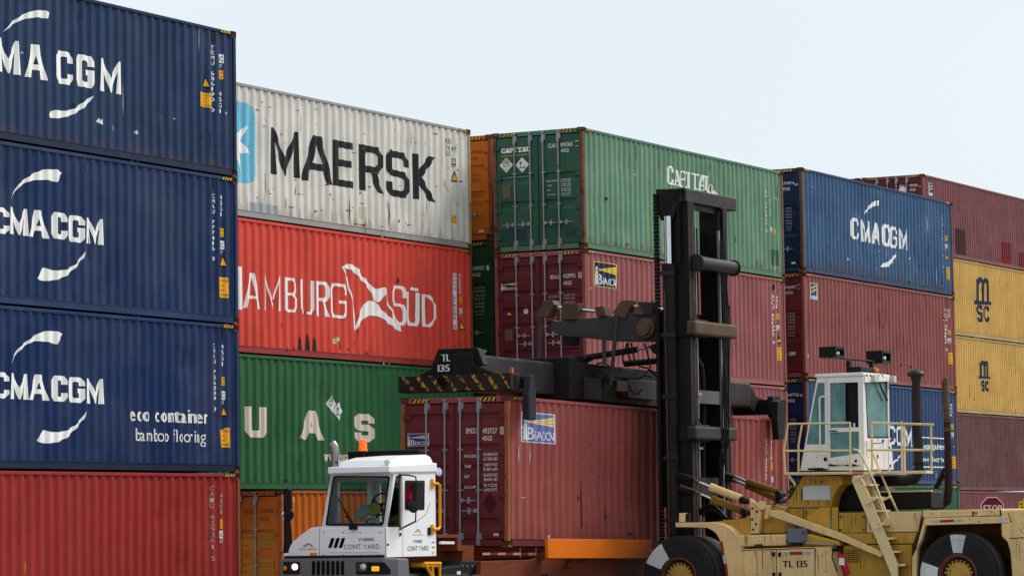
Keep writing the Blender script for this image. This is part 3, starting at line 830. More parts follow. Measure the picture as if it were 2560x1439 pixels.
f.decal('lettering', [(z.T('RKU', 1671, 535, 1716, 503)+z.T('70', 1670, 582, 1697, 552)+z.T('492', 1714, 592, 1758, 560)+z.T('5G1', 1671, 626, 1713, 596), GREYL)])
f.decal('sticker', tri(z, 1713, 743, 1754, 820)); f.decal('sticker', orange(z, 1721, 1075, 1744, 1134))
a, b, c, d = z.box(1716, 707, 1738, 655); f.decal('sticker', [(stroke([(a, b+.3*(d-b)), (c, b+.3*(d-b)), (c, d), (a, d), (a, b+.3*(d-b))], .02)+text('iC', a+.04, b+.42*(d-b), c-.04, d-.04)+text('70', a, b, c, b+.25*(d-b)), NAVYL)])
f.decal('stain', [(z.R(208, 1045, 405, 1003), M_GPAT), (z.R(1020, 1085, 1075, 1012), M_PALE)])
f = B2['side']; z = Z(f, 560, 520, 2.9985)
ps = z.B('H', -30, 745, 143, 440, 0.19, 0, .07)
for ch, b, t in (('A', (158,745,277,492), .12), ('M', (308,762,430,508), .11), ('B', (463,775,558,528), .12), ('U', (582,790,684,545), .11), ('R', (700,806,799,556), .15), ('G', (808,818,931,572), .13),
                 ('S', (1273,872,1374,588), .14), ('U', (1382,878,1471,636), .14), ('D', (1501,886,1600,655), .12)): ps += z.B(ch, *b, t*.95, 0.0, t*.5)
for p in ((1418, 618), (1452, 624)): ps += disc(*z(p[0], p[1]-14), 0.08, 10, .042)
f.decal('lettering', [(ps, WHITE)])
flag = z.P((890,437),(930,418),(975,422),(1025,465),(1045,510),(1085,545),(1120,590),(1160,605),(1215,592),(1222,640),(1195,690),(1165,705),(1130,680),(1110,630),(1080,580),(1035,535),(1000,495),(960,462),(915,450))
flag += z.P((990,920),(1010,840),(1040,760),(1060,715),(1100,692),(1150,700),(1185,745),(1220,785),(1260,815),(1300,860),(1352,922),(1320,920),(1270,880),(1230,850),(1200,820),(1150,805),(1100,805),(1060,825),(1030,860),(1005,905))
flag += z.S(.055, (895,440),(935,530),(945,600),(975,700),(990,800),(995,900))+z.S(.055, (1218,600),(1245,720),(1290,800),(1320,870),(1335,905))
f.decal('emblem', [(flag, WHITE)])
for a, b, s_ in (((1726, 905, 1746, 488), (1729, 900, 1743, 492), 'SUDU 518284 0'), ((1769, 636, 1783, 492), (1771, 632, 1782, 496), '45G1')):
    f.decal('lettering', [(z.R(*a), STICKW), (z.V(s_, *b), M_HAMR)])
marks(f, z, None, None, (1773, 840, 1809, 910), None, (1774, 750, 1794, 808), (1771, 660, 1791, 713))
f.decal('sticker', [(z.R(830, 1015, 851, 978), M_PALE), (z.R(846, 998, 868, 970), M_LIME)])
sc_ = []
for x, y0, y1 in ((575, 955, 1065), (630, 935, 1068), (683, 960, 1075), (527, 1030, 1062), (475, 1035, 1058), (985, 985, 1025), (1310, 510, 560), (880, 980, 1060)):
    sc_ += z.P((x-9, y1), (x-6, y0+40), (x-1, y0), (x+6, y0+25), (x+10, y1))
f.decal('scuff', [(sc_, M_SCUFF)])
f = B3['side']; z = Z(f, 560, 860, 3.598)
ps = z.B('U', 204, 834, 394, 566, .28, 0, .15)+z.B('A', 705, 856, 898, 600, .28, 0, .15)+z.B('S', 1188, 874, 1356, 630, .26, 0, .15)+z.B('C', 1660, 895, 1830, 660, .28, 0, .15)
f.decal('lettering', [(ps, CREAM)])
f.decal('lettering', [(z.T('www.uasc.net', 905, 1052, 1270, 955, bold=.03), CREAM)])
u, v = z(984, 535); diamond(f, u, v, .205, 'nine', 1.0); u, v = z(1042, 600); diamond(f, u, v, .205, 'fish', 1.0)
f = B4['end']; z = Z(f, 580, 1180, 5.557)
f.decal('lettering', [(z.T('HLXU', 180, 575, 312, 508)+z.T('530700', 385, 568, 578, 500)+boxed(z, '0', 622, 562, 656, 498)+z.T('42G1', 388, 675, 515, 608), BROWNL)])
f.decal('label_panel', [(z.R(140, 1065, 318, 850)+z.R(360, 1060, 580, 842)+z.R(140, 1439, 318, 1205)+z.R(360, 1439, 580, 1200), M_OLVP)])
table(f, z, 145, 850, 560, 1080, [('MAX GROSS', '32.500 kg', '71.650 lbs'), ('TARE', '3.700 kg', '8.160 lbs')], BROWNL)
table(f, z, 145, 1225, 560, 1439, [('MAX PAYLOAD', '28.800 kg', '63.490 lbs'), ('CUB', '67.7 m', '2.390 cuft')], BROWNL)
B4['side'].decal('sticker', [(Z(B4['side'], 580, 1180, 5.557).R(866, 420, 892, 335), AMBER)])

# ---- behind the gap: orange over dark green
XC, YC = 16.05, 2.79
C1 = container(N_, (XC, YC, 8.87), 'ochre orange container whose door end shows beside the green door end, top level', M_ORG, H=2.591, rail=M_ORGR, post=M_HAMP, bands=BAND3C)
C2 = container(N_, (XC, YC, 8.85-HC), 'dark green container half hidden right of the vermilion one', M_GRN2, bands=BAND3C)
C3 = container(N_, (XC, YC, 8.85-HC-PITCH), 'dark container hidden behind the machine under the half hidden dark green one', M_GRN2, bands=BAND3C, stripes=False)
C4 = container(N_, (18.6, YC, 0.12), 'dark container on the ground hidden behind the lift truck', M_ORG, H=2.685, stripes=False)
f = C1['end']; z = Z(f, 1160, 300, 4.4975)
f.decal('lettering', [(z.T('HLXU', -90, 392, 50, 342)+z.T('540511', 62, 386, 198, 332)+boxed(z, '1', 234, 378, 253, 328)+z.T('42G1', 74, 458, 156, 413), BROWNL)])
table(f, z, -60, 570, 190, 720, [('MAX GROSS', '32.500 kg', '71.650 lbs'), ('TARE', '3.700 kg', '8.160 lbs')], BROWNL)
table(f, z, -60, 815, 200, 970, [('NET', '28.800 kg', '63.490 lbs'), ('CUB', '67.7 m', '2.390 cuft')], BROWNL)
f.decal('sticker', [(z.R(170, 1262, 220, 1235), STICKW), (z.T('CSC', 180, 1254, 212, 1243), HAZB)])
f = C2['end']; z = Z(f, 1160, 600, 4.4975)
f.decal('lettering', [(z.T('541003', 80, 340, 226, 287)+boxed(z, '1', 256, 334, 281, 287)+z.T('45G1', 94, 412, 183, 363), WHITE)])
table(f, z, -40, 505, 232, 870, ROWD)
f.decal('sticker', [(z.R(195, 1265, 254, 1232), STICKW), (z.T('V', 200, 1260, 220, 1238), HAZB)])

# ---- the near corner stack: chalky green over burgundy
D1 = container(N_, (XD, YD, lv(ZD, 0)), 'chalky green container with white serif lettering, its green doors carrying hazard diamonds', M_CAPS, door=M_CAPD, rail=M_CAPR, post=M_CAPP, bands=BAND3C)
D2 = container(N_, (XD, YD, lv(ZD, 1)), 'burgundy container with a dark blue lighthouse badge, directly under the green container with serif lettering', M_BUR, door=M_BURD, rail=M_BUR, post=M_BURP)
D3 = container(N_, (XD, YD, lv(ZD, 2)), 'burgundy container seen in slivers behind the mast, two below the chalky green one', M_BUR, door=M_BURD, post=M_BURP)
D4 = container(N_, (XD, YD, lv(ZD, 3)), 'burgundy container at ground level, glimpsed behind the yellow tilt cylinders', M_BUR, door=M_BURD, post=M_BURP)
# the corner door rail of the green box is the dark green of its doors
f = D1['end']; z = Z(f, 1160, 300, 4.4975)
def serifword(z, s, x0, y0, x1, y1, tw, drop=0.0, th=None):
    a, b, c, d = z.box(x0, y0, x1, y1); n = len(s); w_ = (c-a)/n; ps = []
    for i, ch in enumerate(s):
        k = 1.12 if ch in 'CAN' else (0.55 if ch == 'I' else 0.98)
        e = (d-b)*(0.0 if i == 0 else drop)
        ps += block(ch, a+i*w_+.06*w_, b, a+i*w_+.06*w_+.84*w_*k, d-e, tw, (th or tw*.5)*1.0, th)
    return ps
f.decal('lettering', [(serifword(z, 'CAPITAL', 418, 376, 748, 300, .034, 0, .022), WHITE)])
f.decal('lettering', [(z.P((418, 414), (730, 388), (730, 382), (418, 408)), AMBER)])
u, v = z(476, 508); diamond(f, u, v, .185*1.0, 'nine'); u, v = z(655, 504); diamond(f, u, v, .185, 'fish')
f.decal('lettering', [(z.T('www.capital-lease.com', 412, 655, 738, 622), WHITE)])
f.decal('lettering', [(z.T('CLHU', 948, 315, 1038, 258)+z.T('895365', 1088, 300, 1223, 245)+boxed(z, '4', 1258, 292, 1291, 234)+z.T('45G1', 1090, 365, 1176, 316), WHITE)])
table(f, z, 936, 648, 1200, 870, ROWD, WHITE)
f.decal('plate', [(z.R(435, 880, 521, 737), M_PLATE)]); f.decal('repaint_patch', [(z.R(400, 1370, 710, 1215)+z.R(1135, 1310, 1275, 1215), M_BLUEP)])
f = D1['side']; z = Z(f, 1560, 400, 4.4977)
f.decal('lettering', [(serifword(z, 'CAPITAL', 503, 268, 992, 165, .085, .12, .045), WHITE)])
f.decal('hazard_placard', [(z.P((945,352),(985,268),(1060,382),(985,470)), STICKW), (z.P((962,340),(966,300),(972,300),(970,350))+z.P((980,350),(984,285),(991,285),(990,352))+z.P((1000,345),(1003,310),(1010,315),(1010,350)), HAZB)])
marks(f, z, ('CLHU 895365 4', 1600, 812, 1614, 252), ('45G1 45G1', 1650, 622, 1662, 440), None, None, (1657, 755, 1676, 822), (1702, 775, 1721, 832))
f.decal('repaint_patch', [(z.R(1672, 1180, 1750, 1015), M_REPG)])
f = D2['end']; z = Z(f, 1160, 600, 4.4975)
f.decal('lettering', [(z.T('BEAU', 973, 437, 1065, 386)+z.T('421992', 1117, 425, 1253, 370)+boxed(z, '5', 1291, 418, 1320, 364)+z.T('45G1', 1120, 504, 1206, 455), WHITE)])
pz = lambda z, *p: [(x/z.k+z.ox, y/z.k+z.oy) for x, y in p]
badge(f, pz(z, (415, 467), (604, 464), (604, 566), (415, 574)), INDIGO, BEAMY, rim=INDIGO)
f.decal('sticker', tri(z, 466, 777, 553, 859)); u, v = z(697, 800); f.decal('sticker', [(disc(u, v, .062), STICKW), (text('T', u-.03, v-.04, u+.03, v+.04), HAZB)])
f.decal('plate', [(z.R(460, 1130, 548, 1000), M_PLATE)])
table(f, z, 950, 590, 1245, 920, ROWB)
f = D2['side']
badge(f, pz(z, (1480, 240), (1726, 276), (1726, 543), (1484, 510)), INDIGO, BEAMY, rim=BEAMY)
z = Z(f, 1880, 400, 2.9985)
marks(f, z, ('BEAU 421992 5', 158, 1375, 171, 1003), ('45G1', 189, 1112, 200, 1015), (192,1318,224,1372), (195,1405,231,1500), (196,1236,209,1282), (192,1150,208,1192))
f.decal('vent', [(z.R(160, 968, 170, 935), HAZB)], off=0.02)
f = D3['side']; z = Z(f, 0, 0, 1)

# ---- next block along: worn blue, brown red, blue eco, green
tE = 0.0041
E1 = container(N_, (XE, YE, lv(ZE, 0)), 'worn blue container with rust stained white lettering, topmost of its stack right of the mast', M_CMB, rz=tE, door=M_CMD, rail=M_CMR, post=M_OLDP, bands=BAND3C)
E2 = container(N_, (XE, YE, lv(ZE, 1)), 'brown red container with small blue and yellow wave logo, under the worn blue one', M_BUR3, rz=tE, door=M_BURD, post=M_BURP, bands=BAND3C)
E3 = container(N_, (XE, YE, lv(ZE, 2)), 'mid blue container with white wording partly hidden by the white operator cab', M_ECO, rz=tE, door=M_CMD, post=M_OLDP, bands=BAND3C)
E4 = container(N_, (XE, YE, lv(ZE, 3)), 'green container at ground level behind the yellow machine engine', M_EGR, rz=tE)
f = E1['side']; z = Z(f, 1880, 400, 2.9985)
cmword(f, z, [(753,588,808,440),(828,608,892,458),(908,625,963,475),(990,640,1040,488),(1043,652,1098,505),(1116,662,1173,522)], 0.17)
swoosh(f, z, [(848,418),(860,375),(893,330),(925,305),(962,303),(960,340),(920,345),(880,370),(858,398)], [(973,798),(985,772),(1020,768),(1050,745),(1080,710),(1098,690),(1085,730),(1060,770),(1030,798),(985,803)])
marks(f, z, ('CRXU 928451 6', 1430, 725, 1438, 400), ('45G1', 1452, 480, 1459, 410), (1460,698,1478,747), (1464,805,1489,892), (1457,630,1471,672), (1456,567,1470,605), mat=DIMW)
f = E1['end']; z = Z(f, 1880, 400, 2.9985)
f.decal('lettering', [(z.T('579974', 222, 188, 315, 160)+boxed(z, '3', 322, 188, 343, 158)+z.T('45G1', 226, 230, 283, 203), WHITE)])
table(f, z, 190, 345, 296, 540, ROWD, DIMW, lab=False)
f.decal('sticker', [(z.R(296, 778, 327, 763), STICKW)])
f = E2['side']; z = Z(f, 1880, 400, 2.9985)
a, b, c, d = z.box(449, 1040, 491, 925); w_, h = c-a, d-b
f.decal('emblem', [(rect(a, b, c, d), STICKW), (rect(a+.08*w_, b+.22*h, c-.08*w_, d-.04*h), BLUE),
   ([[(a+.12*w_, b+.72*h), (a+.5*w_, b+.86*h), (c-.12*w_, b+.88*h), (c-.12*w_, b+.80*h), (a+.5*w_, b+.76*h), (a+.12*w_, b+.60*h)], [(a+.12*w_, b+.48*h), (a+.5*w_, b+.64*h), (c-.12*w_, b+.66*h), (c-.12*w_, b+.57*h), (a+.5*w_, b+.52*h), (a+.12*w_, b+.36*h)]], BEAMY),
   (text('CARU', a+.15*w_, b+.06*h, c-.15*w_, b+.17*h), BLUE)])
marks(f, z, ('GLDU 046107 0', 1453, 1430, 1461, 1108), ('45G1', 1478, 1180, 1485, 1115), (1428,1178,1448,1210), None, (1481,1335,1493,1378), (1480,1272,1491,1308))
z2 = Z(f, 1940, 860, 4)
f.decal('sticker', caution(z2, 1738, 86, 1776, 197)); f.decal('sticker', [(z2.R(326, 130, 341, 100), STICKW)])
f = E2['end']; z = Z(f, 1880, 400, 2.9985); z2 = Z(f, 1940, 860, 4); f.decal('lettering', [(z.T('046107', 238, 965, 332, 938)+boxed(z, '0', 343, 963, 362, 934)+z.T('45G1', 246, 1005, 305, 980), WHITE)])
table(f, z, 200, 1132, 320, 1330, ROWD, DIMW, lab=False)
f.decal('sticker', [(z2.R(128, 112, 194, 78), STICKW)])
f = E3['side']; z = Z(f, 1940, 860, 4)
cmword(f, z, [(862,965,935,788),(945,975,1030,797),(1040,985,1118,806),(1140,1000,1205,815),(1215,1010,1290,822),(1296,1018,1372,830)], 0.17)
swoosh(f, z, [(1160,1200),(1185,1165),(1230,1140),(1252,1100),(1250,1130),(1225,1160),(1170,1205)])
f.decal('lettering', [(z.T('eco container', 1380, 1040, 1698, 985, bold=.04)+z.T('bamboo flooring', 1390, 1168, 1702, 1120, bold=.02), WHITE)])
f.decal('lettering', [(z.P((1385, 930), (1692, 948), (1692, 936), (1385, 918))+z.P((1385, 1228), (1692, 1234), (1692, 1222), (1385, 1216)), WHITE)])
marks(f, z, ('CMAU 514756 6', 1721, 735, 1731, 578), ('45G1', 1753, 722, 1765, 590), (1766,988,1797,1042), (1767,1120,1805,1240), (1762,880,1780,940), (1760,798,1776,852))
f = E3['end']; z = Z(f, 1940, 860, 4); f.decal('lettering', [(z.T('514756', 105, 522, 232, 485)+z.T('6', 244, 522, 266, 485)+z.T('45G1', 110, 580, 188, 545), WHITE)])
table(f, z, 60, 730, 200, 990, ROWD, DIMW, lab=False)

# ---- the far block, five high
F_ = []
for k, (mt, rl_, lb) in enumerate(((M_F1, None, 'far burgundy container rising above the worn blue one, with patched paint low on its side'),
        (M_MSC, M_MSCR, 'mustard container with the larger dark letters, upper of the two mustard ones at right edge'),
        (M_MSC, M_MSCR, 'mustard container with the smaller dark letters, lower of the two mustard ones at right edge'),
        (M_F4, None, 'plain maroon container under the two mustard ones at right edge'),
        (M_F1, None, 'plain burgundy container at ground level behind the stop sign'))):
    F_.append(container(N_, (XF, YF, lv(ZF, k)), lb, mt, rail=rl_, door=M_BURD if k == 0 else None, post=M_BURP if k == 0 else None, stripes=k == 0, n=46))
f = F_[0]['end']; z = Z(f, 1880, 400, 2.9985)
f.decal('lettering', [(z.T('FSCU', 1105, 208, 1151, 185)+z.T('989358', 1180, 200, 1240, 178)+boxed(z, '3', 1251, 198, 1269, 178)+z.T('45G1', 1180, 232, 1225, 211), WHITE)])
u, v = z(1128, 226); f.decal('sticker', [(disc(u, v, .14), STICKW)])
f = F_[0]['side']; z = Z(f, 1880, 400, 2.9985)
a, b, c, d = z.box(1331, 262, 1360, 177); w_, h = c-a, d-b
f.decal('emblem', [(rect(a, b, c, d), STICKW), (rect(a+.08*w_, b+.22*h, c-.08*w_, d-.04*h), BLUE),
   ([[(a+.12*w_, b+.72*h), (c-.12*w_, b+.88*h), (c-.12*w_, b+.78*h), (a+.12*w_, b+.60*h)], [(a+.12*w_, b+.48*h), (c-.12*w_, b+.66*h), (c-.12*w_, b+.55*h), (a+.12*w_, b+.36*h)]], BEAMY)])
f.decal('repaint_patch', [(z.R(1535, 705, 1605, 525), M_REPD), (z.R(1880, 770, 1945, 625)+z.R(2010, 790, 2060, 700), M_REPR)])
f = F_[1]['side']; z = Z(f, 1880, 400, 2.9985)
f.decal('lettering', [(z.B('m', 1690, 1068, 1778, 888, .26, 0, .2)+z.P((1674, 1080), (1796, 1085), (1796, 1062), (1674, 1050))+z.B('s', 1693, 1208, 1737, 1088, .24, 0, .13)+z.B('c', 1744, 1205, 1785, 1095, .2, 0, .12)+z.P((1755, 1200), (1775, 1200), (1768, 1222)), NAVYL)])
f = F_[2]['side']; z = Z(f, 2340, 600, 2.118)
f.decal('lettering', [(z.B('m', 236, 726, 283, 640, .24, 0, .18)+z.P((229, 731), (291, 734), (291, 722), (229, 717))+z.B('s', 243, 799, 263, 741, .2, 0, .12)+z.B('c', 266, 799, 285, 744, .18, 0, .11), NAVYL)])
G1 = container(N_, (XF, YF+2.55, lv(ZF, 0)), 'rusty container corner just visible left of the far burgundy one, top level', M_F1, post=M_OLDP, rail=M_OLDP)
for k in range(1, 5):
    container(N_, (XF, YF+2.55, lv(ZF, k)), 'maroon container in the hidden row behind the mustard ones', M_F4, stripes=False, rods=False)

# ---- the container held by the lift truck
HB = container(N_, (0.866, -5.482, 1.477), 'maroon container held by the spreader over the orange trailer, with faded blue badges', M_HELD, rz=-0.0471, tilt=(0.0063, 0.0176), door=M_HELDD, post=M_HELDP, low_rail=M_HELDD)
f = HB['end']; z = Z(f, 980, 1000, 3.597)
f.decal('lettering', [(z.T('BMOU', 667, 298, 760, 245)+z.T('493727', 815, 298, 945, 245)+boxed(z, '5', 977, 300, 1001, 243)+z.T('45G1', 815, 362, 899, 315), WHITE)])
badge(f, pz(z, (145, 302), (330, 297), (330, 408), (145, 413)), BLUE, BEAMF)
table(f, z, 652, 455, 950, 830, ROWS, WHITE)
f.decal('sticker', [(z.R(912, 1217, 959, 1194), STICKW), (z.T('SHUT', 918, 1212, 953, 1200), REDL)])
u, v = z(880, 920); f.decal('stain', [([[(u-.16, v), (u, v-.2), (u+.16, v), (u, v+.2)]], M_REPD)])
u, v = z(415, 640); f.decal('sticker', [(disc(u, v, .085), STICKW)])
f = HB['side']; z = Z(f, 1300, 980, 3.597)
badge(f, pz(z, (35, 180), (312, 202), (318, 460), (38, 440)), FBLUE, BEAMF)
marks(f, z, ('BMOU 493727 5', 2224, 862, 2238, 418), ('45G1', 2275, 612, 2286, 424), None, None, (2275,758,2294,826), (2272,628,2291,692))
dents = []
random.seed(3)
for i in range(22):
    x, y = 500+random.random()*560, 420+random.random()*420
    l_ = 8+random.random()*30; an = random.choice((0.2, -0.9, 1.2, 1.5))
    dx, dy = l_*math.cos(an), -l_*math.sin(an)
    dents += z.P((x, y), (x+dx, y+dy), (x+dx+4, y+dy+5), (x+3, y+7))
f.decal('scuff', [(dents[:14], M_REPD), (dents[14:], M_PALE)])
f.decal('stain', [(z.P((562, 1215), (562, 900), (565, 760), (568, 900), (569, 1215)), M_REPD)])

for k_, (cc, n_, ms, kw) in enumerate(((A1, 12, [LSCUF, DSCUF, DSCUF], dict(low=1.2, u0=5)), (A2, 8, [DSCUF], dict(low=1, u0=5)), (B1, 50, [SPECK], dict(dash=True, u0=2.5)), (B1, 24, [SPECK], dict(low=2.5, u0=2.5)), (B2, 16, [M_SCUFF, M_HAMR], dict(low=2, u0=2.5)),
        (B3, 14, [DSCUF], dict(low=1.5, u0=2.5)), (D1, 34, [LSCUF, SPECK, DSCUF], dict(low=.4)), (D2, 12, [DSCUF, LSCUF], dict()), (E1, 46, [SPECK, DSCUF, LSCUF], dict(low=.8)), (E2, 40, [DSCUF, SPECK, M_REPD], dict()), (E3, 14, [LSCUF, DSCUF], dict()), (F_[0], 14, [M_REPD, DSCUF], dict()), (F_[1], 8, [SPECK], dict()), (F_[2], 22, [SPECK, DSCUF], dict(low=1)),
        (HB, 30, [M_REPD, LSCUF, SPECK], dict(low=.6)), (A4, 8, [M_HAMR], dict(u0=5)))):
    wear(cc['side'], cc['H'], n_, ms, seed=k_+3, **kw)

# ------------------------------------------------------------------ shared helpers for the machines
def plate(outer, holes, vec):
    """flat sheet with openings, given thickness vec"""
    bm = bmesh.new(); loops = []
    for lp in [outer]+holes:
        vs = [bm.verts.new(p) for p in lp]
        for i in range(len(vs)): bm.edges.new((vs[i-1], vs[i]))
        loops.append(len(vs))
    bmesh.ops.triangle_fill(bm, use_beauty=True, use_dissolve=False, edges=bm.edges[:])
    bm.verts.index_update()
    pts = [v.co.copy() for v in bm.verts]; fs = [[v.index for v in f.verts] for f in bm.faces]; bm.free()
    n = len(pts); vec = Vector(vec); out = MB()
    faces = fs+[[i+n for i in reversed(f)] for f in fs]; o = 0
    for c in loops:
        for i in range(c):
            a, b = o+i, o+(i+1) % c; faces.append([a, b, b+n, a+n])
        o += c
    return out.add(pts+[p+vec for p in pts], faces)
def chamfer(pts, r):
    """cut corners of a loop"""
    out = []; n = len(pts); pts = [Vector(p) for p in pts]
    for i in range(n):
        a, b, c = pts[i-1], pts[i], pts[(i+1) % n]
        d0 = (a-b).normalized(); d1 = (c-b).normalized()
        for k in (0, 1, 2, 3):
            t = k/3.0; p0 = b+d0*r; p1 = b+d1*r
            out.append((p0*(1-t)+b*t)*(1-t)+(b*(1-t)+p1*t)*t)
    return out
def onplane(x, y, p0, n):
    d = ray(x, y); return CAM+d*((p0-CAM).dot(n)/d.dot(n))
class Crop:
    def __init__(s, ox, oy, k): s.ox, s.oy, s.k = ox, oy, k
    def px(s, x, y): return (x/s.k+s.ox, y/s.k+s.oy)
    def X(s, v, *pts): return [un(*s.px(*p), 0, v) for p in pts]
    def Y(s, v, *pts): return [un(*s.px(*p), 1, v) for p in pts]
c1 = Crop(690, 1080, 4.008); c3b = Crop(1080, 1280, 4.129); c4 = Crop(1600, 1160, 5.12); c4s = Crop(980, 740, 4.232)
c5 = Crop(1300, 720, 4.4975); c5c = Crop(1940, 860, 4.0); c6 = Crop(2060, 1140, 4.812); c6m = Crop(1560, 440, 3.1275); c7 = Crop(1560, 840, 2.884)

TWHITE = paint('truck_white_paint', (238, 237, 236), rough=0.3, var=0.03, streak=0.06, streak_rgb=(150, 140, 130), bump=0.0)
TGREY = paint('grey_bumper_plastic', (108, 104, 108), rough=0.5, var=0.08, streak=0.15, streak_rgb=(70, 64, 62))
TBLACK = paint('black_plastic', (20, 20, 22), rough=0.45, var=0.1, streak=0.0)
TCHAS = paint('black_chassis_steel', (28, 28, 31), rough=0.6, var=0.2, streak=0.2, rust=0.1)
CHROME = paint('chrome', (205, 208, 214), rough=0.12, metal=1.0, var=0.05, streak=0.05, bump=0.0)
LAMPG = paint('lamp_lens', (210, 212, 214), rough=0.1, metal=0.4, var=0.1, streak=0.0, bump=0)
LAMPL = glow('lit_headlamp', (255, 246, 222), 1.4)
AMBL = paint('amber_lens', (226, 132, 20), rough=0.2, var=0.1, streak=0.0, bump=0)
BEAC = glow('orange_beacon_lens', (255, 110, 16), 0.35)
YHAND = paint('yellow_handrail_paint', (232, 156, 26), rough=0.4, var=0.08, streak=0.1)
WGLASS = glass('windscreen_glass', (222, 234, 230), 0.9)
TREAD = paint('dusty_skylit_tread', (78, 76, 78), rough=.85, var=.2, streak=.2, streak_rgb=(50, 48, 46))  # paler than the sidewalls: dust, plus sky light put into the colour
RUBBER = paint('tyre_rubber', (30, 30, 32), rough=0.75, var=0.25, streak=0.25, streak_rgb=(60, 58, 56), spec=0.25)
SEATM = paint('seat_fabric', (34, 34, 38), rough=0.8, streak=0.0)
INTER = paint('cab_interior_grey', (62, 64, 66), rough=0.7, streak=0.0)

# ------------------------------------------------------------------ white yard tractor
xf, ys, yf, xr = -3.68, -5.40, -4.06, -1.83
TR = empty('yard_tractor', (-2.4, -4.4, 0), 'white yard tractor with sloped hood and orange beacon, coupled to the orange trailer', 'tractor unit')
TO = TR.location
def tp(b, name, mat, parent=None, **k): return b.build(name, mat, parent or TR, TO, **k)
# hood and engine cover: outline read on the front face, drawn back along the vehicle
hood = c1.X(xf, (118,1250),(120,1190),(135,1140),(165,1092),(250,1022),(340,955),(400,946),(1104,946),(1104,1250))
HD = tp(MB().prism(hood, (1.05, 0, 0)), 'hood', TWHITE, bevel=0.03, seg=3)
def tface(parent): return Face((xf, 0, 0), (0, -1, 0), (0, 0, 1), None, (), parent, None)
class OFace(Face):
    """face given in world space whose decals are shifted into the thing's own space"""
    def decal(s, name, layers, off=0.004, flat=True, parent=None):
        obs = Face.decal(s, name, layers, off, True, parent)
        for ob in obs: ob.data.transform(Matrix.Translation(-s.org))
        return obs
ff = OFace((xf, 0, 0), (0, -1, 0), (0, 0, 1), None, (), HD, None); ff.org = TO
z = Z(ff, 690, 1080, 4.008)
rec = chamfer([Vector((xf, -z(x, y)[0], z(x, y)[1])) for x, y in ((502,1200),(502,1030),(1040,1030),(1040,1200))], 0.03)
b = MB(); n_ = len(rec)
b.loft([[p+Vector((0.002, 0, 0)) for p in rec], [p+Vector((-0.012, (p.y-rec[0].y)*0, 0)) for p in rec]])
PN = tp(b, 'hood_panel', TWHITE, HD, bevel=0.006)
ff2 = OFace((xf-0.012, 0, 0), (0, -1, 0), (0, 0, 1), None, (), HD, None); ff2.org = TO
ff2.decal('lettering', [(z.T('YH1010', 825, 1088, 982, 1053, bold=.003), BLACKL)])
ff2.decal('lettering', [(z.T('CONT YARD', 685, 1168, 1042, 1114), GREYL)])
for x in (0, 53, 106):
    q = chamfer([Vector((xf-0.012, -z(a+x, c)[0], z(a+x, c)[1])) for a, c in ((528,1155),(560,1055),(592,1055),(560,1155))], 0.02)
    tp(MB().prism(q, (-0.012, 0, 0)), 'vent_slot', DARKH, HD)
def port(zz, face, x0, y0, x1, y1):
    a, b_, c, d = zz.box(x0, y1, x1, y0); w_, h = c-a, d-b_
    face.decal('emblem', [([[(a, b_+.1*h), (a+.25*w_, b_+.65*h), (a+.45*w_, d), (a+.65*w_, b_+.8*h), (c, b_+.1*h), (a+.75*w_, b_), (a+.5*w_, b_+.45*h), (a+.25*w_, b_)]], REDL),
                           (stroke([(a+.1*w_, b_+.12*h), (a+.4*w_, b_+.62*h), (a+.9*w_, b_+.12*h)], .012), STICKW)])
port(z, ff, 262, 1107, 384, 1146); ff.decal('lettering', [(z.T('PORTS AMERICA', 228, 1180, 410, 1157), GREYL)])
tp(MB().prism(c1.X(xf, (347,1235),(347,1205),(412,1205),(412,1235)), (-0.02, 0, 0)), 'marker_lamp', AMBL, HD, bevel=0.004)
for x in (480, 675, 845, 1042):
    for y in (1000, 1228):
        p = c1.X(xf, (x, y))[0]; tp(MB().cyl(p, p+Vector((-0.012, 0, 0)), 0.012, 8), 'rivet', TGREY, HD)
# cab shell
zt = 2.84
yft = un(*c1.px(548, 430), 0, -3.385).y           # the far side leans inwards towards the roof
def yq(z_): return yf+(yft-yf)*max(0.0, (z_-1.905)/(zt-1.905))
side_out = [Vector((-3.675, ys, 1.345)), Vector((-3.675, ys, 1.905)), Vector((-3.385, ys, zt)), Vector((xr, ys, zt+.03)), Vector((xr, ys, 1.345))]
quarter = chamfer(c1.Y(ys, (1203,440),(1255,440),(1252,935),(1118,935)), 0.03)
dwin = chamfer(c1.Y(ys, (1295,485),(1485,487),(1482,770),(1295,770)), 0.03)
CAB = tp(plate(side_out, [quarter, dwin], (0, 0.05, 0)), 'cab_side', TWHITE, bevel=0.008)
QW = tp(MB().prism([p+Vector((0, .02, 0)) for p in quarter], (0, 0.012, 0)), 'quarter_window', WGLASS, CAB)
for q in (quarter, dwin):                    # rubber seals
    cq = sum(q, Vector())/len(q)
    tp(plate([p+(p-cq)*.04+Vector((0, -.006, 0)) for p in q], [[p-(p-cq)*.03+Vector((0, -.006, 0)) for p in q]], (0, .01, 0)), 'window_seal', TBLACK, CAB)
FAR = tp(plate([Vector((p.x, yq(p.z), p.z)) for p in side_out[1:4]+[Vector((xr, yf, 1.905))]], [[Vector((p.x, yq(p.z), p.z)) for p in chamfer([Vector((-3.3, yf, 1.98)), Vector((-3.2, yf, 2.72)), Vector((-2.05, yf, 2.72)), Vector((-2.05, yf, 1.98))], .04)]], (0, -0.05, 0)), 'cab_side', TWHITE)
tp(MB().box(xr-0.05, xr, ys+0.05, yf-0.05, 1.345, 1.9), 'rear_panel', TWHITE)
tp(MB().box(-2.7, xr-.05, yf-.05, yf, 1.345, 1.9), 'cab_side', TWHITE)
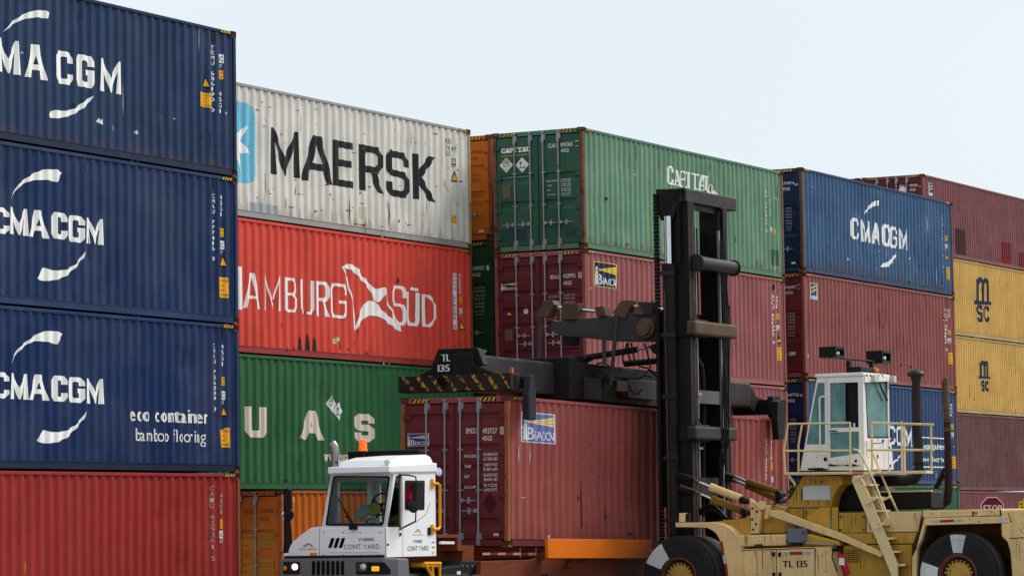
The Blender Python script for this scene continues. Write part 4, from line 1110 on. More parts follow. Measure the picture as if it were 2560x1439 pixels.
tp(plate([Vector((xr, ys+.05, 1.9)), Vector((xr, ys+.05, zt+.03)), Vector((xr, yft-.05, zt+.03)), Vector((xr, yf-.05, 1.9))],
         [chamfer([Vector((xr, ys+.18, 2.0)), Vector((xr, ys+.18, 2.72)), Vector((xr, yft-.16, 2.72)), Vector((xr, yf-.18, 2.0))], .04)], (-0.05, 0, 0)), 'rear_panel', TWHITE)
# windscreen
p0 = Vector((-3.675, ys, 1.905)); pn = Vector((0, 1, 0)).cross(Vector((-3.385, ys, zt))-p0).normalized()
fr_ = [p0+Vector((0, .0, 0)), Vector((-3.385, ys, zt)), Vector((-3.385, yft, zt)), Vector((-3.675, yf, 1.905))]
hole = chamfer([onplane(*c1.px(*p), p0, pn) for p in ((578,440),(1142,440),(1074,932),(497,932))], 0.06)
WS = tp(plate(fr_, [hole], pn*-0.045 if pn.x < 0 else pn*0.045), 'windscreen_frame', TWHITE, bevel=0.006)
cx_ = sum((p for p in hole), Vector())/len(hole)
tp(plate([p+(p-cx_)*0.015 for p in hole], [[p-(p-cx_)*0.045 for p in hole]], Vector((-0.006, 0, 0.002))), 'windscreen_seal', TBLACK, WS)
tp(MB().prism([p-(p-cx_)*0.03 for p in hole], Vector((0.01, 0, 0))), 'windscreen', WGLASS, WS)
# roof: visor band and raised fairing
def ring(x0, x1, y0, y1, z_, zr): return [(x0, y0, z_), (x1, y0, zr), (x1, y1, zr), (x0, y1, z_)]
ROOF = tp(MB().loft([ring(-3.42, xr, ys-.0, yft-.02, zt-.01, zt+.03), ring(-3.62, xr+.01, ys-.035, yft-.07, zt+.03, zt+.05), ring(-3.60, xr+.01, ys-.035, yft-.07, zt+.14, zt+.20),
    ring(-3.42, xr+.01, ys+.02, yft-.10, zt+.155, zt+.215)]), 'roof_visor', TWHITE, bevel=0.025, seg=3)
tp(MB().loft([ring(-3.44, xr+.0, ys+.03, yft-.12, zt+.15, zt+.21), ring(-3.30, xr-.02, ys+.08, yft-.17, zt+.25, zt+.32), ring(-2.9, xr-.06, ys+.15, yft-.24, zt+.32, zt+.37)]), 'roof', TWHITE, bevel=0.03, seg=3)
for x, y in ((615, 300), (1108, 300)):
    p = un(*c1.px(x, y), 0, -3.5); b = MB(); b.cyl(p+Vector((-.02, 0, 0)), p+Vector((.05, 0, 0)), .042, 14); lp = tp(b, 'roof_lamp', CHROME, smooth=True)
    tp(MB().cyl(p, p+Vector((.03, 0, -.10)), .012, 8), 'bracket', TBLACK, lp)
# beacon
p = un(*c1.px(870, 118), 0, -2.6)
BE = tp(MB().lathe(p, (0, 0, 1), [(.0, -.125), (.085, -.125), (.085, -.09), (.075, -.088), (.075, .07), (.06, .085), (0, .09)], 20), 'beacon', [BEAC], smooth=True)
tp(MB().lathe(p, (0, 0, 1), [(.0, -.155), (.088, -.155), (.088, -.126), (0, -.126)], 20), 'beacon_base', TBLACK, BE)
tp(MB().cyl(p+Vector((0, 0, -.13)), p+Vector((0, 0, -.48)), .022, 10), 'stalk', TBLACK, BE)
a_, b_ = un(*c1.px(735, 190), 0, -1.7), un(*c1.px(1460, 175), 0, -1.7)
tp(MB().box(-1.78, -1.62, a_.y, b_.y, zt+.05, b_.z+.01), 'air_deflector', TBLACK, bevel=0.03)
# exhaust stack, bent at the top
ex = un(*c1.px(595, 345), 0, -1.72); r0 = un(*c1.px(592, 190), 0, -1.72); r1 = un(*c1.px(562, 112), 0, -1.72)
tp(MB().tube([(ex.x, ex.y, 1.4), ex, r0, r0*.62+r1*.38+Vector((0, -.012, .03)), r1+Vector((0, .0, -.0))], .082, 16), 'exhaust_stack', paint('brushed_exhaust', (186, 178, 178), rough=0.35, metal=0.5, streak=0.2, k=.8), smooth=True)
# door lines, handle, decals
ff.decal('panel_gap', [(z.S(.008, (438,950),(436,1245))+z.S(.008, (1098,955),(1098,1245)), GREYL)])
sf = OFace((0, ys, 0), (1, 0, 0), (0, 0, 1), None, (), CAB, None); sf.org = TO
zs_ = Z(sf, 690, 1080, 4.008)
sf.decal('door_gap', [(zs_.S(.008, (1270,1250),(1268,440))+zs_.S(.01, (1268,960),(1400,895),(1500,820),(1545,700))+zs_.S(.006, (1560,440),(1560,470)), GREYL)])
sf.decal('lettering', [(zs_.T('YH1010', 1372, 1106, 1462, 1070), BLACKL)]); sf.decal('lettering', [(zs_.T('CONT YARD', 1318, 1185, 1527, 1130), GREYL)])
port(zs_, sf, 1390, 966, 1456, 1000); sf.decal('lettering', [(zs_.T('PORTS AMERICA', 1368, 1033, 1475, 1016), GREYL)])
sf.decal('sticker', [(zs_.R(1560, 1103, 1590, 1094)+zs_.R(1560, 1155, 1590, 1145), REDL), (zs_.R(1566, 1215, 1586, 1186), BEAMF)])
tp(MB().prism(c1.Y(ys, (1518,1028),(1518,950),(1542,950),(1542,1028)), (0, -.02, 0)), 'door_handle', TBLACK, CAB, bevel=.006)
p = c1.Y(ys, (1242, 1020))[0]; tp(MB().cyl(p, p+Vector((0, -.02, 0)), .03, 12), 'lock', TBLACK, CAB)
tp(MB().prism(c1.X(xf, (1112,1135),(1112,1112),(1132,1112),(1132,1135)), (-.01, 0, 0)), 'marker', REDL, HD)
# interior
tp(MB().box(-3.55, xr-.06, ys+.06, yf-.06, 1.36, 1.46), 'cab_floor', INTER)
tp(MB().prism([(-3.62, ys+.06, 1.46), (-3.62, ys+.06, 1.93), (-3.15, ys+.06, 1.97), (-3.05, ys+.06, 1.80), (-3.2, ys+.06, 1.46)], (0, (yf-ys)-.12, 0)), 'dashboard', TBLACK)
ST = tp(MB().box(-2.62, -2.16, ys+.10, ys+.62, 1.72, 1.86).box(-2.06, -1.92, ys+.10, ys+.62, 1.86, 2.25), 'seat', SEATM, bevel=.04)
swc = un(*c1.px(1060, 715), 0, -2.98); swp = []
for i in range(25):
    t = 2*math.pi*i/24; swp.append(swc+Vector((math.cos(t)*.08, math.sin(t)*.22, math.sin(t)*0+math.cos(t)*.20)))
b = MB(); b.tube(swp, .016, 6); b.cyl(swc+Vector((-.2, 0, -.25)), swc, .03, 8); b.box(swc.x-.02, swc.x+.02, swc.y-.2, swc.y+.2, swc.z-.015, swc.z+.015)
tp(b, 'steering_wheel', TBLACK)
# things lying on the dashboard
p = un(*c1.px(975, 770), 0, -3.3)
tag(MB().lathe(p, (-.8, -.2, .5), [(.05, -.03), (.125, -.03), (.135, 0), (.125, .03), (.05, .03), (.03, 0)], 20).build('cable_reel', paint('yellow_plastic', (226, 190, 40), rough=.4, streak=0), bevel=.006), 'small yellow ring shaped reel on the tractor dashboard behind the windscreen', 'reel')
b = MB(); q = [un(*c1.px(*p_), 0, -3.42) for p_ in ((775,830),(915,765),(930,800),(880,850),(790,880))]; b.prism(q, (.10, 0, .02))
tag(b.build('hand_scanner', paint('off_white_plastic', (222, 222, 218), streak=.05), bevel=.01), 'off white box shaped device leaning on the tractor dashboard', 'device')
b = MB(); q = [un(*c1.px(*p_), 0, -3.2) for p_ in ((800,800),(890,715),(935,735),(930,760),(800,820))]; b.prism(q, (.02, 0, .01))
tag(b.build('paper_sheet', paint('pale_blue_paper', (186, 206, 222), streak=0), bevel=.002), 'pale blue paper sheet standing on the tractor dashboard', 'paper')
random.seed(5); b = MB(); p = un(*c1.px(955, 885), 0, -3.4)
for i in range(9): b.sphere(p+Vector((random.uniform(-.03, .03), random.uniform(-.11, .11), random.uniform(-.05, .05))), random.uniform(.03, .055), 8, (1, 1, .7))
tag(b.build('plastic_bag', paint('crumpled_clear_plastic', (206, 214, 206), rough=.25, streak=0)), 'crumpled pale plastic bag on the tractor dashboard', 'bag')
p = un(*c1.px(1228, 840), 1, ys+.12)
tag(MB().lathe(p+Vector((0, 0, -.13)), (0, 0, 1), [(0, 0), (.045, 0), (.045, .17), (.02, .21), (.02, .24), (0, .24)], 14).build('water_bottle', paint('pale_blue_bottle', (170, 206, 214), rough=.15, streak=0), smooth=True), 'pale blue plastic water bottle beside the tractor driver', 'bottle')
# wiper
wp = [onplane(*c1.px(*p_), p0+Vector((-.05, 0, 0)), pn) for p_ in ((622, 655), (690, 790), (775, 945))]
b = MB(); b.tube(wp, .012, 6); b.tube([wp[1]+Vector((-.01, .015, .06)), wp[2]], .014, 6)
b.tube([onplane(*c1.px(*p_), p0+Vector((-.06, 0, 0)), pn) for p_ in ((700, 845), (735, 850), (790, 950))], .016, 6)
q = wp[2]; b.box(q.x-.04, q.x+.05, q.y-.06, q.y+.07, q.z-.05, q.z+.02)
tp(b, 'wiper', TBLACK)
# mirrors: near one on a looped arm, far one on a post from the hood
ym = ys-.30
mh = chamfer(c1.Y(ym, (1390,770),(1392,490),(1482,490),(1480,770)), .04)
MR = tp(MB().prism(mh, (0, .05, 0)), 'mirror', TBLACK, bevel=.012)
p = c1.Y(ym-.02, (1398, 745))[0]; tp(MB().lathe(p+Vector((0, .06, 0)), (-.35, -1, 0), [(0, -.03), (.09, -.03), (.11, .02), (.10, .05), (0, .06)], 20), 'convex_mirror', TBLACK, MR, smooth=True)
a_ = c1.Y(ys, (1232, 424))[0]; e_ = c1.Y(ys, (1250, 962))[0]; mid = c1.Y(ym, (1400, 445), (1405, 500), (1402, 780), (1398, 888))
tp(MB().tube([a_, c1.Y(ys-.15, (1330, 428))[0], mid[0], mid[1], mid[2], mid[3], e_], .014, 8), 'mirror_arm', TBLACK, MR)
q = c1.Y(ys-.03, (1250, 962))[0]; tp(MB().sphere(q, .03, 10), 'arm_socket', TGREY, MR)
xm_ = -3.1
mh = chamfer(c1.X(xm_, (72,770),(80,565),(128,560),(136,770)), .03); M2 = tp(MB().prism(mh, (.12, 0, 0)), 'mirror', TBLACK, bevel=.015)
tp(MB().tube(c1.X(xm_, (112, 560), (100, 700), (122, 1000), (120, 1215)), [.03, .05, .07, .09], 8), 'mirror_arm', TBLACK, M2)
p = c1.X(xm_-.03, (130, 825))[0]; tp(MB().lathe(p, (-1, -.2, 0), [(0, -.02), (.09, -.02), (.105, .02), (.09, .04), (0, .05)], 18), 'convex_mirror', TBLACK, M2, smooth=True)
p = c1.X(xm_+.02, (88, 835))[0]; tp(MB().lathe(p, (-1, -.2, 0), [(0, -.02), (.07, -.02), (.08, .02), (0, .03)], 18), 'convex_mirror', CHROME, M2, smooth=True)
tp(MB().prism(c1.X(xf+.02, (78,1250),(78,1208),(140,1208),(140,1250)), (.3, 0, 0)), 'hood_step', TWHITE, bevel=.01)
# grab handle behind the door
hp = c1.Y(ys-.04, (1572, 512), (1620, 512), (1643, 535), (1643, 945), (1625, 968), (1572, 968))
GH = tp(MB().tube(hp, .028, 10), 'grab_handle', YHAND, smooth=True)
for y in (512, 968):
    q = c1.Y(ys-.02, (1568, y))[0]; tp(MB().box(q.x-.035, q.x+.035, q.y-.02, q.y+.03, q.z-.085, q.z+.085), 'handle_foot', YHAND, GH, bevel=.006)
# bumper with slots and lamps
bz = c1.X(xf-.1, (65, 1262))[0].z
pts = [(xf-.1, -3.21, bz), (xf-.1, -5.40, bz), (xf+.12, -5.56, bz-.02), (xf+.5, -5.58, bz-.03), (xf+.5, -3.21, bz)]
top = [Vector(p) for p in pts]
BU = tp(MB().loft([[p for p in top], [Vector((p.x-(.02 if p.x < xf else 0), p.y-(.03 if p.y < -5.3 else 0), .72)) for p in top]]), 'bumper', TGREY, bevel=.03)
tp(MB().box(xf-.06, xf+.3, -5.36, -3.3, bz-.005, bz+.045), 'bumper_gap', TBLACK, BU)
xb_ = xf-.112
for i in range(7):
    q = chamfer(c1.X(xb_, (363+i*48.5, 1428), (363+i*48.5, 1285), (391+i*48.5, 1285), (391+i*48.5, 1428)), .03)
    tp(MB().prism(q, (-.012, 0, 0)), 'grille_slot', DARKH, BU)
for pts_, lx, lit in ((((75,1415),(80,1295),(240,1295),(240,1415)), 185, True), (((806,1420),(806,1295),(1090,1300),(1150,1370),(1150,1420)), 868, False)):
    hl = tp(MB().prism(chamfer(c1.X(xb_, *pts_), .03), (-.015, 0, 0)), 'headlight', TBLACK, BU)
    p = un(*c1.px(lx, 1345), 0, xb_-.02)
    tp(MB().prism(chamfer([p+Vector((0, dy, dz)) for dy, dz in ((.10, -.09), (.10, .08), (-.10, .08), (-.10, -.09))], .03), (-.02, 0, 0)), 'reflector', paint('smoky_lens', (70, 66, 66), rough=.1, metal=.5, streak=0), hl, bevel=.005)
    tp(MB().sphere(p+Vector((-.02, -.02, 0)), .065, 16, (.5, 1, .9)), 'bulb', LAMPL if lit else LAMPG, hl, smooth=True)
tp(MB().prism(chamfer(c1.X(xb_-.015, (962,1388),(962,1338),(1036,1338),(1036,1388)), .02), (-.02, 0, 0)), 'indicator', glow('lit_amber_lens', (255, 176, 16), .5), BU, bevel=.004)
tp(MB().sphere(un(*c1.px(90, 1358), 0, xb_-.02), .045, 12, (.4, 1, 1)), 'indicator', AMBL, BU, smooth=True)
# chassis, steps, wheels
CH = tp(MB().box(-3.5, 1.6, -5.0, -4.75, .75, 1.02).box(-3.5, 1.6, -4.05, -3.8, .75, 1.02).box(-1.5, .4, -5.0, -3.8, 1.0, 1.14), 'chassis', TCHAS, bevel=.01)
tp(MB().box(-1.75, -.6, -5.45, -5.0, .62, 1.0), 'fuel_tank', TCHAS, CH, bevel=.05)
b = MB()
for q in (((1480,1310),(1650,1310)), ((1640,1310),(1640,1439)), ((1490,1310),(1560,1439)), ((1560,1310),(1575,1439))):
    b.tube(c1.Y(ys-.02, *q), .028, 8)
b.prism(c1.Y(ys-.02, (1475,1345),(1475,1305),(1650,1310),(1650,1345)), (0, .25, 0))
tp(b, 'step', YHAND, bevel=.004)
b = MB(); q = c3b.Y(ys-.0, (100,570),(285,545),(310,495),(560,495),(590,575),(560,657),(100,657)); b.prism(q, (0, .55, 0)); FWL = tp(b, 'fender', TCHAS, CH, bevel=.02)
for i in range(6):
    p = c3b.Y(ys-.005, (310+i*50, 552))[0]; tp(MB().cyl(p, p+Vector((0, -.015, 0)), .018, 8), 'bolt', STEEL, FWL)
tp(MB().prism(c3b.Y(ys-.02, (262,657),(262,605),(296,605),(296,657)), (0, .1, 0)), 'lamp', STICKW, FWL)
def wheel(root, org, c, r, wd, name='wheel', rim=None, ax=1, rr=.56, mats=None, patches=(), sg=-1):
    """tyre on a dished rim; ax = axle axis; sg = side that faces out"""
    a = Vector((1, 0, 0)) if ax == 0 else Vector((0, 1, 0)); a = a*sg
    prof = [(r*rr, 0.0), (r*rr*1.02, wd*.03), (r*.62, wd*.035), (r*.63, wd*.05), (r*.80, wd*.05), (r*.81, wd*.065), (r*.83, wd*.065), (r*.84, wd*.045), (r*.94, wd*.035), (r*.985, -wd*.05), (r, -wd*.2), (r, -wd*.8), (r*.985, -wd*.9), (r*.93, -wd*1.02), (r*.8, -wd*1.05), (r*rr, -wd)]
    ty = MB().lathe(Vector(c), a, prof, 56, False)
    W_ = ty.build(name, mats[0], root, org, smooth=True)
    rm = MB().lathe(Vector(c), a, [(r*rr*1.03, .012), (r*rr*.97, .03), (r*rr*.90, .0), (r*rr*.84, -wd*.16), (r*rr*.55, -wd*.2), (r*rr*.5, -wd*.10), (r*rr*.34, -wd*.04), (r*rr*.3, .0), (0, .005)], 40, False)
    MB().lathe(Vector(c), a, [(r*.972, -wd*.06), (r*1.004, -wd*.2), (r*1.004, -wd*.8), (r*.972, -wd*.94)], 56, False).build('tread', TREAD, W_, org, smooth=True)
    RI = rm.build('rim', mats[1], W_, org, smooth=True)
    MB().lathe(Vector(c), a, [(r*rr*.86, -wd*.155), (r*rr*.84, -wd*.135), (r*rr*.56, -wd*.165), (r*rr*.54, -wd*.19)], 40, False).build('rim_well', BLKW, RI, org, smooth=True)
    o = a.orthogonal().normalized(); p_ = a.cross(o)
    for i in range(20):
        t = 2*math.pi*i/20; q = Vector(c)+(o*math.cos(t)+p_*math.sin(t))*r*rr*.70-a*wd*.17
        MB().cyl(q, q+a*.045, r*.03, 8).build('wheel_nut', mats[2], RI, org)
    for k, (t0, t1, q0, q1) in enumerate(patches):
        vs = []; fs = []; n = 8
        pq = sorted((a_/r, b_) for a_, b_ in prof[:9])
        def bulge(x):
            for (x0, y0), (x1, y1) in zip(pq, pq[1:]):
                if x <= x1: return y0+(y1-y0)*(x-x0)/(x1-x0)
            return pq[-1][1]
        for i in range(n+1):
            t = R(t0+(t1-t0)*i/n)
            for j in range(5):
                rad = r*(q0+(q1-q0)*j/4)
                bul = bulge(rad/r)+.010
                vs.append(Vector(c)+Vector((a.x*bul, math.cos(t)*rad, math.sin(t)*rad)))
        for i in range(n):
            for j in range(4): fs.append((i*5+j, i*5+j+1, i*5+j+6, i*5+j+5))
        MB().add(vs, fs).build('painted_wedge', mats[3], W_, org, smooth=True)
    return W_
BLKW = paint('black_rim_well', (24, 22, 20), rough=.6)  # black for the ring set inside the rim
RIMW = paint('steel_rim', (120, 118, 116), metal=.4, rough=.5, rust=.2)
for x in (-2.75, -0.25): 
    for y, s_ in ((-5.42, -1), (-3.35, 1)): wheel(TR, TO, (x, y, .52), .52, .3, ax=1, mats=(RUBBER, RIMW, STEEL), sg=s_)
# rear window lamp on the cab's back edge
p = c1.Y(-4.6, (1625, 395))[0]; tp(MB().lathe(p+Vector((.0, 0, 0)), (-.4, -1, .1), [(0, -.06), (.06, -.05), (.085, 0), (.08, .02), (0, .03)], 18), 'work_lamp', CHROME, smooth=True)

# driver in a red cap, leaning forward over the wheel
SKIN = paint('brown_skin', (120, 78, 58), rough=.55, streak=0, var=.05, bump=0)
SHIRT = paint('dark_work_shirt', (46, 56, 58), rough=.8, streak=0)
REDCAP = paint('crimson_cap', (206, 34, 70), rough=.7, streak=0, var=.08)
hd = un(*c1.px(1338, 672), 1, ys+.30)
def skinned(name, verts, edges, mat, parent=None, root=0, sub=2):
    me = bpy.data.meshes.new(name); me.from_pydata([v[0] for v in verts], edges, []); me.materials.append(mat)
    ob = bpy.data.objects.new(name, me); COL.objects.link(ob)
    sk = ob.modifiers.new('skin', 'SKIN'); me.skin_vertices.new() if not me.skin_vertices else None
    for i, v in enumerate(verts):
        r_ = v[1]; me.skin_vertices[0].data[i].radius = (r_, r_) if not isinstance(r_, tuple) else r_
    me.skin_vertices[0].data[root].use_root = True
    sk.use_smooth_shade = True
    s_ = ob.modifiers.new('sub', 'SUBSURF'); s_.levels = 1; s_.render_levels = sub
    if parent: ob.parent = parent
    return ob
h = hd
pv = Vector((-2.24, h.y, 1.92))
V_ = [(pv, (.15, .17)), (pv+Vector((.02, 0, .22)), (.13, .16)), (Vector((h.x+.16, h.y, h.z-.36)), (.13, .18)), (Vector((h.x+.10, h.y, h.z-.19)), .06), (Vector((h.x+.05, h.y, h.z-.08)), .07), (Vector((h.x, h.y, h.z+.02)), (.095, .085)),
      (Vector((h.x+.12, h.y-.20, h.z-.30)), .07), (Vector((h.x-.06, h.y-.25, h.z-.48)), .05), (swc+Vector((.05, -.16, .02)), .038), (swc+Vector((.02, -.17, .05)), .03),
      (Vector((h.x+.12, h.y+.20, h.z-.30)), .07), (Vector((h.x-.06, h.y+.25, h.z-.48)), .05), (swc+Vector((.05, .16, .02)), .038), (swc+Vector((.02, .17, .05)), .03),
      (pv+Vector((-.42, -.10, .02)), .085), (pv+Vector((-.50, -.10, -.42)), .055), (pv+Vector((-.42, .10, .02)), .085), (pv+Vector((-.50, .10, -.42)), .055),
      (pv+Vector((-.04, -.10, 0)), .10), (pv+Vector((-.04, .10, 0)), .10)]
E_ = [(0, 1), (1, 2), (2, 3), (3, 4), (4, 5), (2, 6), (6, 7), (7, 8), (8, 9), (2, 10), (10, 11), (11, 12), (12, 13), (0, 18), (18, 14), (14, 15), (0, 19), (19, 16), (16, 17)]
for s_, hv in ((-1, 9), (1, 13)):             # four fingers and a thumb closed round the wheel rim
    wr = V_[hv][0]
    for k in range(5):
        o = wr+Vector((.0, 0, -.03+.021*k)) if k < 4 else wr+Vector((.01, -s_*.03, .03)); n_ = len(V_)
        V_ += [(o+Vector((-.035, s_*.006, .008)), .010), (o+Vector((-.058, -s_*.014, .004)), .009), (o+Vector((-.05, -s_*.034, -.004)), .008)]
        E_ += [(hv, n_), (n_, n_+1), (n_+1, n_+2)]
PER = skinned('person', V_, E_, SKIN)
tag(PER, 'seated driver in crimson cap and dark shirt, both hands on the tractor steering wheel', 'person')
SH = skinned('shirt', [(V_[0][0], (.165, .185)), (V_[1][0], (.15, .18)), (V_[2][0]+Vector((0, 0, .02)), (.15, .20)), (V_[6][0], .088), (V_[7][0], .066), (V_[10][0], .088), (V_[11][0], .066)], [(0, 1), (1, 2), (2, 3), (3, 4), (2, 5), (5, 6)], SHIRT, PER)
TRO = skinned('trousers', [(V_[0][0], (.16, .18)), (V_[18][0], .115), (V_[14][0], .10), (V_[15][0]+Vector((0, 0, -.02)), .07), (V_[19][0], .115), (V_[16][0], .10), (V_[17][0]+Vector((0, 0, -.02)), .07)], [(0, 1), (1, 2), (2, 3), (0, 4), (4, 5), (5, 6)], SEATM, PER)
b = MB(); b.sphere((h.x, h.y, h.z+.055), .108, 18, (1.05, .95, .85)); CP = b.build('cap', REDCAP, PER, smooth=True)
MB().prism([(h.x-.08, h.y-.07, h.z+.03), (h.x-.19, h.y-.05, h.z+.0), (h.x-.19, h.y+.05, h.z+.0), (h.x-.08, h.y+.07, h.z+.03)], (0, 0, .012)).build('cap_brim', REDCAP, CP, bevel=.004)
fc = MB(); fc.prism([(h.x-.085, h.y-.012, h.z-.01), (h.x-.115, h.y-.014, h.z-.05), (h.x-.085, h.y-.014, h.z-.055)], (0, .026, 0)); fc.build('nose', SKIN, PER, bevel=.005)
for s_ in (-1, 1):
    MB().sphere((h.x-.085, h.y+s_*.032, h.z+.0), .012, 8).build('eye', DARKH, PER, smooth=True)
    MB().sphere((h.x+.01, h.y+s_*.09, h.z-.01), .025, 8, (.8, .4, 1.2)).build('ear', SKIN, PER, smooth=True)

# ------------------------------------------------------------------ orange trailer under the held container
OR1 = paint('trailer_orange_paint', (236, 118, 22), rough=.42, var=.1, streak=.08, streak_rgb=(150, 70, 20), chip=.35, chip_rgb=(200, 170, 150), rust=.12, k=.82)
OR2 = paint('trailer_rust_orange', (124, 60, 36), rough=.6, var=.2, streak=.4, streak_rgb=(80, 40, 28), rust=.5, k=.8)
TL_ = empty('container_trailer', (4, -4.3, 0), 'low orange terminal trailer with tall side guide plates under the maroon container', 'trailer')
LO = TL_.location
def lp_(b, name, mat, parent=None, **k): return b.build(name, mat, parent or TL_, LO, **k)
yg = -5.95
g = c3b.Y(yg, (1197,270),(2272,280),(2272,385),(2222,472),(1200,472))
GP = lp_(MB().prism(g, (0, .07, 0)), 'guide_plate', OR1, bevel=.01)
GQ = lp_(MB().prism([p+Vector((0, 3.1, 0)) for p in g], (0, .07, 0)), 'guide_plate', OR1)
for x in (1150, 1500, 1900):
    b = MB(); q = c3b.Y(yg+.3, (x, 560), (x, 300)); b.prism([q[0]+Vector((-.06, -.28, .25)), q[1]+Vector((-.06, -.28, -.05)), q[0]+Vector((-.06, .55, 0)), q[0]+Vector((-.06, .55, -.1))], (.07, 0, 0))
    lp_(b, 'guide_bracket', OR2, GP)
DK = lp_(MB().box(-.2, 12.6, -5.45, -5.2, .92, 1.22).box(-.2, 12.6, -3.75, -3.5, .92, 1.22).box(.1, 12.6, -5.2, -3.75, 1.02, 1.12), 'chassis_beam', OR2, bevel=.01)
lp_(MB().prism(c3b.Y(-5.6, (440,657),(1130,465),(1130,657)), (0, .12, 0)), 'gusset', OR2, DK); lp_(MB().prism(c3b.Y(-5.6, (1250,657),(1660,480),(2200,480),(2200,657)), (0, .12, 0)), 'gusset', OR2, DK)
lp_(MB().prism(c3b.Y(-5.55, (500,657),(505,520),(690,520),(740,560),(770,657)), (0, .1, 0)), 'gusset', OR2, DK)
# reflective strip in red and white
dface = OFace((0, -5.452, 0), (1, 0, 0), (0, 0, 1), None, (), DK, None); dface.org = LO
zd_ = Z(dface, 1080, 1280, 4.129); reds, whs = [], []
for i, x in enumerate(range(520, 1200, 79)): (reds if i % 2 else whs).extend(zd_.R(x, 440, x+79, 412))
dface.decal('reflective_strip', [(whs, paint('dirty_white_reflector', (160, 136, 110), streak=.4)), (reds, paint('red_reflector', (110, 36, 40), streak=.4))])
# front bolster with its corner guide
q = c3b.Y(-5.3, (45,228),(268,228),(300,330),(355,355),(355,398),(265,398),(262,262),(60,262))
BO = lp_(MB().prism(q, (0, .5, 0)), 'bolster', OR2, bevel=.01)
lp_(MB().box(-.55, -.1, -5.25, -3.4, 1.0, 1.52), 'bolster_plate', OR2, BO)
lp_(MB().prism(c3b.Y(-5.35, (90,325),(95,295),(232,298),(232,325)), (0, .04, 0)), 'bolster_strip', STICKW, BO)
for x in (9.6, 11.0):
    for y, s_ in ((-5.3, -1), (-3.4, 1)): wheel(TL_, LO, (x, y, .5), .5, .3, ax=1, mats=(RUBBER, RIMW, STEEL), sg=s_)

# ------------------------------------------------------------------ yellow container lift truck
YEL = paint('machine_yellow_paint', (230, 194, 134), rough=.5, var=.14, streak=.5, streak_rgb=(112, 80, 42), chip=.5, chip_rgb=(96, 70, 44), chip_t=.66, rust=.10, fade=.25, fade_rgb=(226, 200, 152), k=.92, scale=1.3)
YED = paint('oily_yellow_paint', (206, 160, 62), rough=.45, var=.2, streak=.6, streak_rgb=(84, 60, 24), chip=.3, chip_rgb=(60, 44, 26), k=.74, scale=1.3)
YEG = paint('greasy_cylinder_paint', (150, 112, 34), rough=.4, var=.3, streak=.5, streak_rgb=(50, 40, 20), k=.6)
YEC = paint('cream_rail_paint', (230, 208, 158), rough=.5, var=.1, streak=.4, streak_rgb=(140, 110, 66), rust=.12, k=.9)
ARCHM = paint('shaded_wheel_arch', (104, 78, 44), rough=.8, var=.3, streak=.5, streak_rgb=(50, 38, 24), k=.7)  # machine yellow darkened to carry the shade inside the wheel wells
BLK = paint('grimy_black_steel', (22, 19, 18), spec=.2, rough=.6, var=.3, streak=.3, streak_rgb=(62, 52, 42), rust=.08, rust_rgb=(70, 46, 34))
BLK2 = paint('worn_dark_steel', (48, 42, 39), spec=.25, rough=.5, var=.25, streak=.4, streak_rgb=(40, 34, 30), rust=.2, rust_rgb=(92, 62, 42), metal=.3)
RST = paint('rubbed_rusty_steel', (92, 72, 54), rough=.55, var=.3, streak=.4, streak_rgb=(60, 44, 30), rust=.35, metal=.2)
ARM = paint('mottled_arm_paint', (70, 66, 62), rough=.5, var=.35, fade=.5, fade_rgb=(74, 78, 88), k=.7, streak=.3, streak_rgb=(50, 44, 40), rust=.2, rust_rgb=(128, 96, 40), chip=.3, chip_rgb=(120, 96, 48))
SLATE = paint('slate_grey_panel', (96, 104, 112), rough=.5, var=.25, streak=.3, chip=.3, chip_rgb=(60, 64, 66))
CABW = paint('chipped_white_cab_paint', (226, 222, 218), rough=.5, var=.05, streak=.35, streak_rgb=(120, 104, 90), rust=.14, rust_rgb=(70, 56, 46))
CGLASS = glass('green_tinted_glass', (128, 186, 186), 0.85, sky_sheen=0.42)
HOSE = paint('black_hose', (20, 20, 21), rough=.5, streak=0)
STRP = paint('scraped_hazard_paint', (44, 38, 34), rough=.6, var=.4, rust=.35, rust_rgb=(70, 44, 34), streak=.3)
STRY = paint('scraped_hazard_yellow', (176, 132, 48), rough=.6, var=.25, rust=.55, rust_rgb=(58, 44, 36), chip=1.0, chip_rgb=(44, 38, 34), chip_t=.47, scale=1.3)
GREASE = paint('black_grease', (58, 44, 28), rough=.6, var=.4, streak=.3, spec=.3)
WORNW = paint('worn_white_paint', (196, 196, 198), rough=.7, var=.15, streak=.4, streak_rgb=(90, 86, 84), chip=.3, chip_rgb=(70, 68, 68))
xl, xq = 4.95, 9.0
LT = empty('container_lift_truck', (6.97, -10.2, 0), 'yellow container lift truck with black mast and white cab, holding the maroon container', 'lift truck')
LG = LT.location
def lf(b, name, mat, parent=None, **k): return b.build(name, mat, parent or LT, LG, **k)
def pr(crop, x, dx, *pts): return MB().prism(crop.X(x, *pts), (dx, 0, 0))
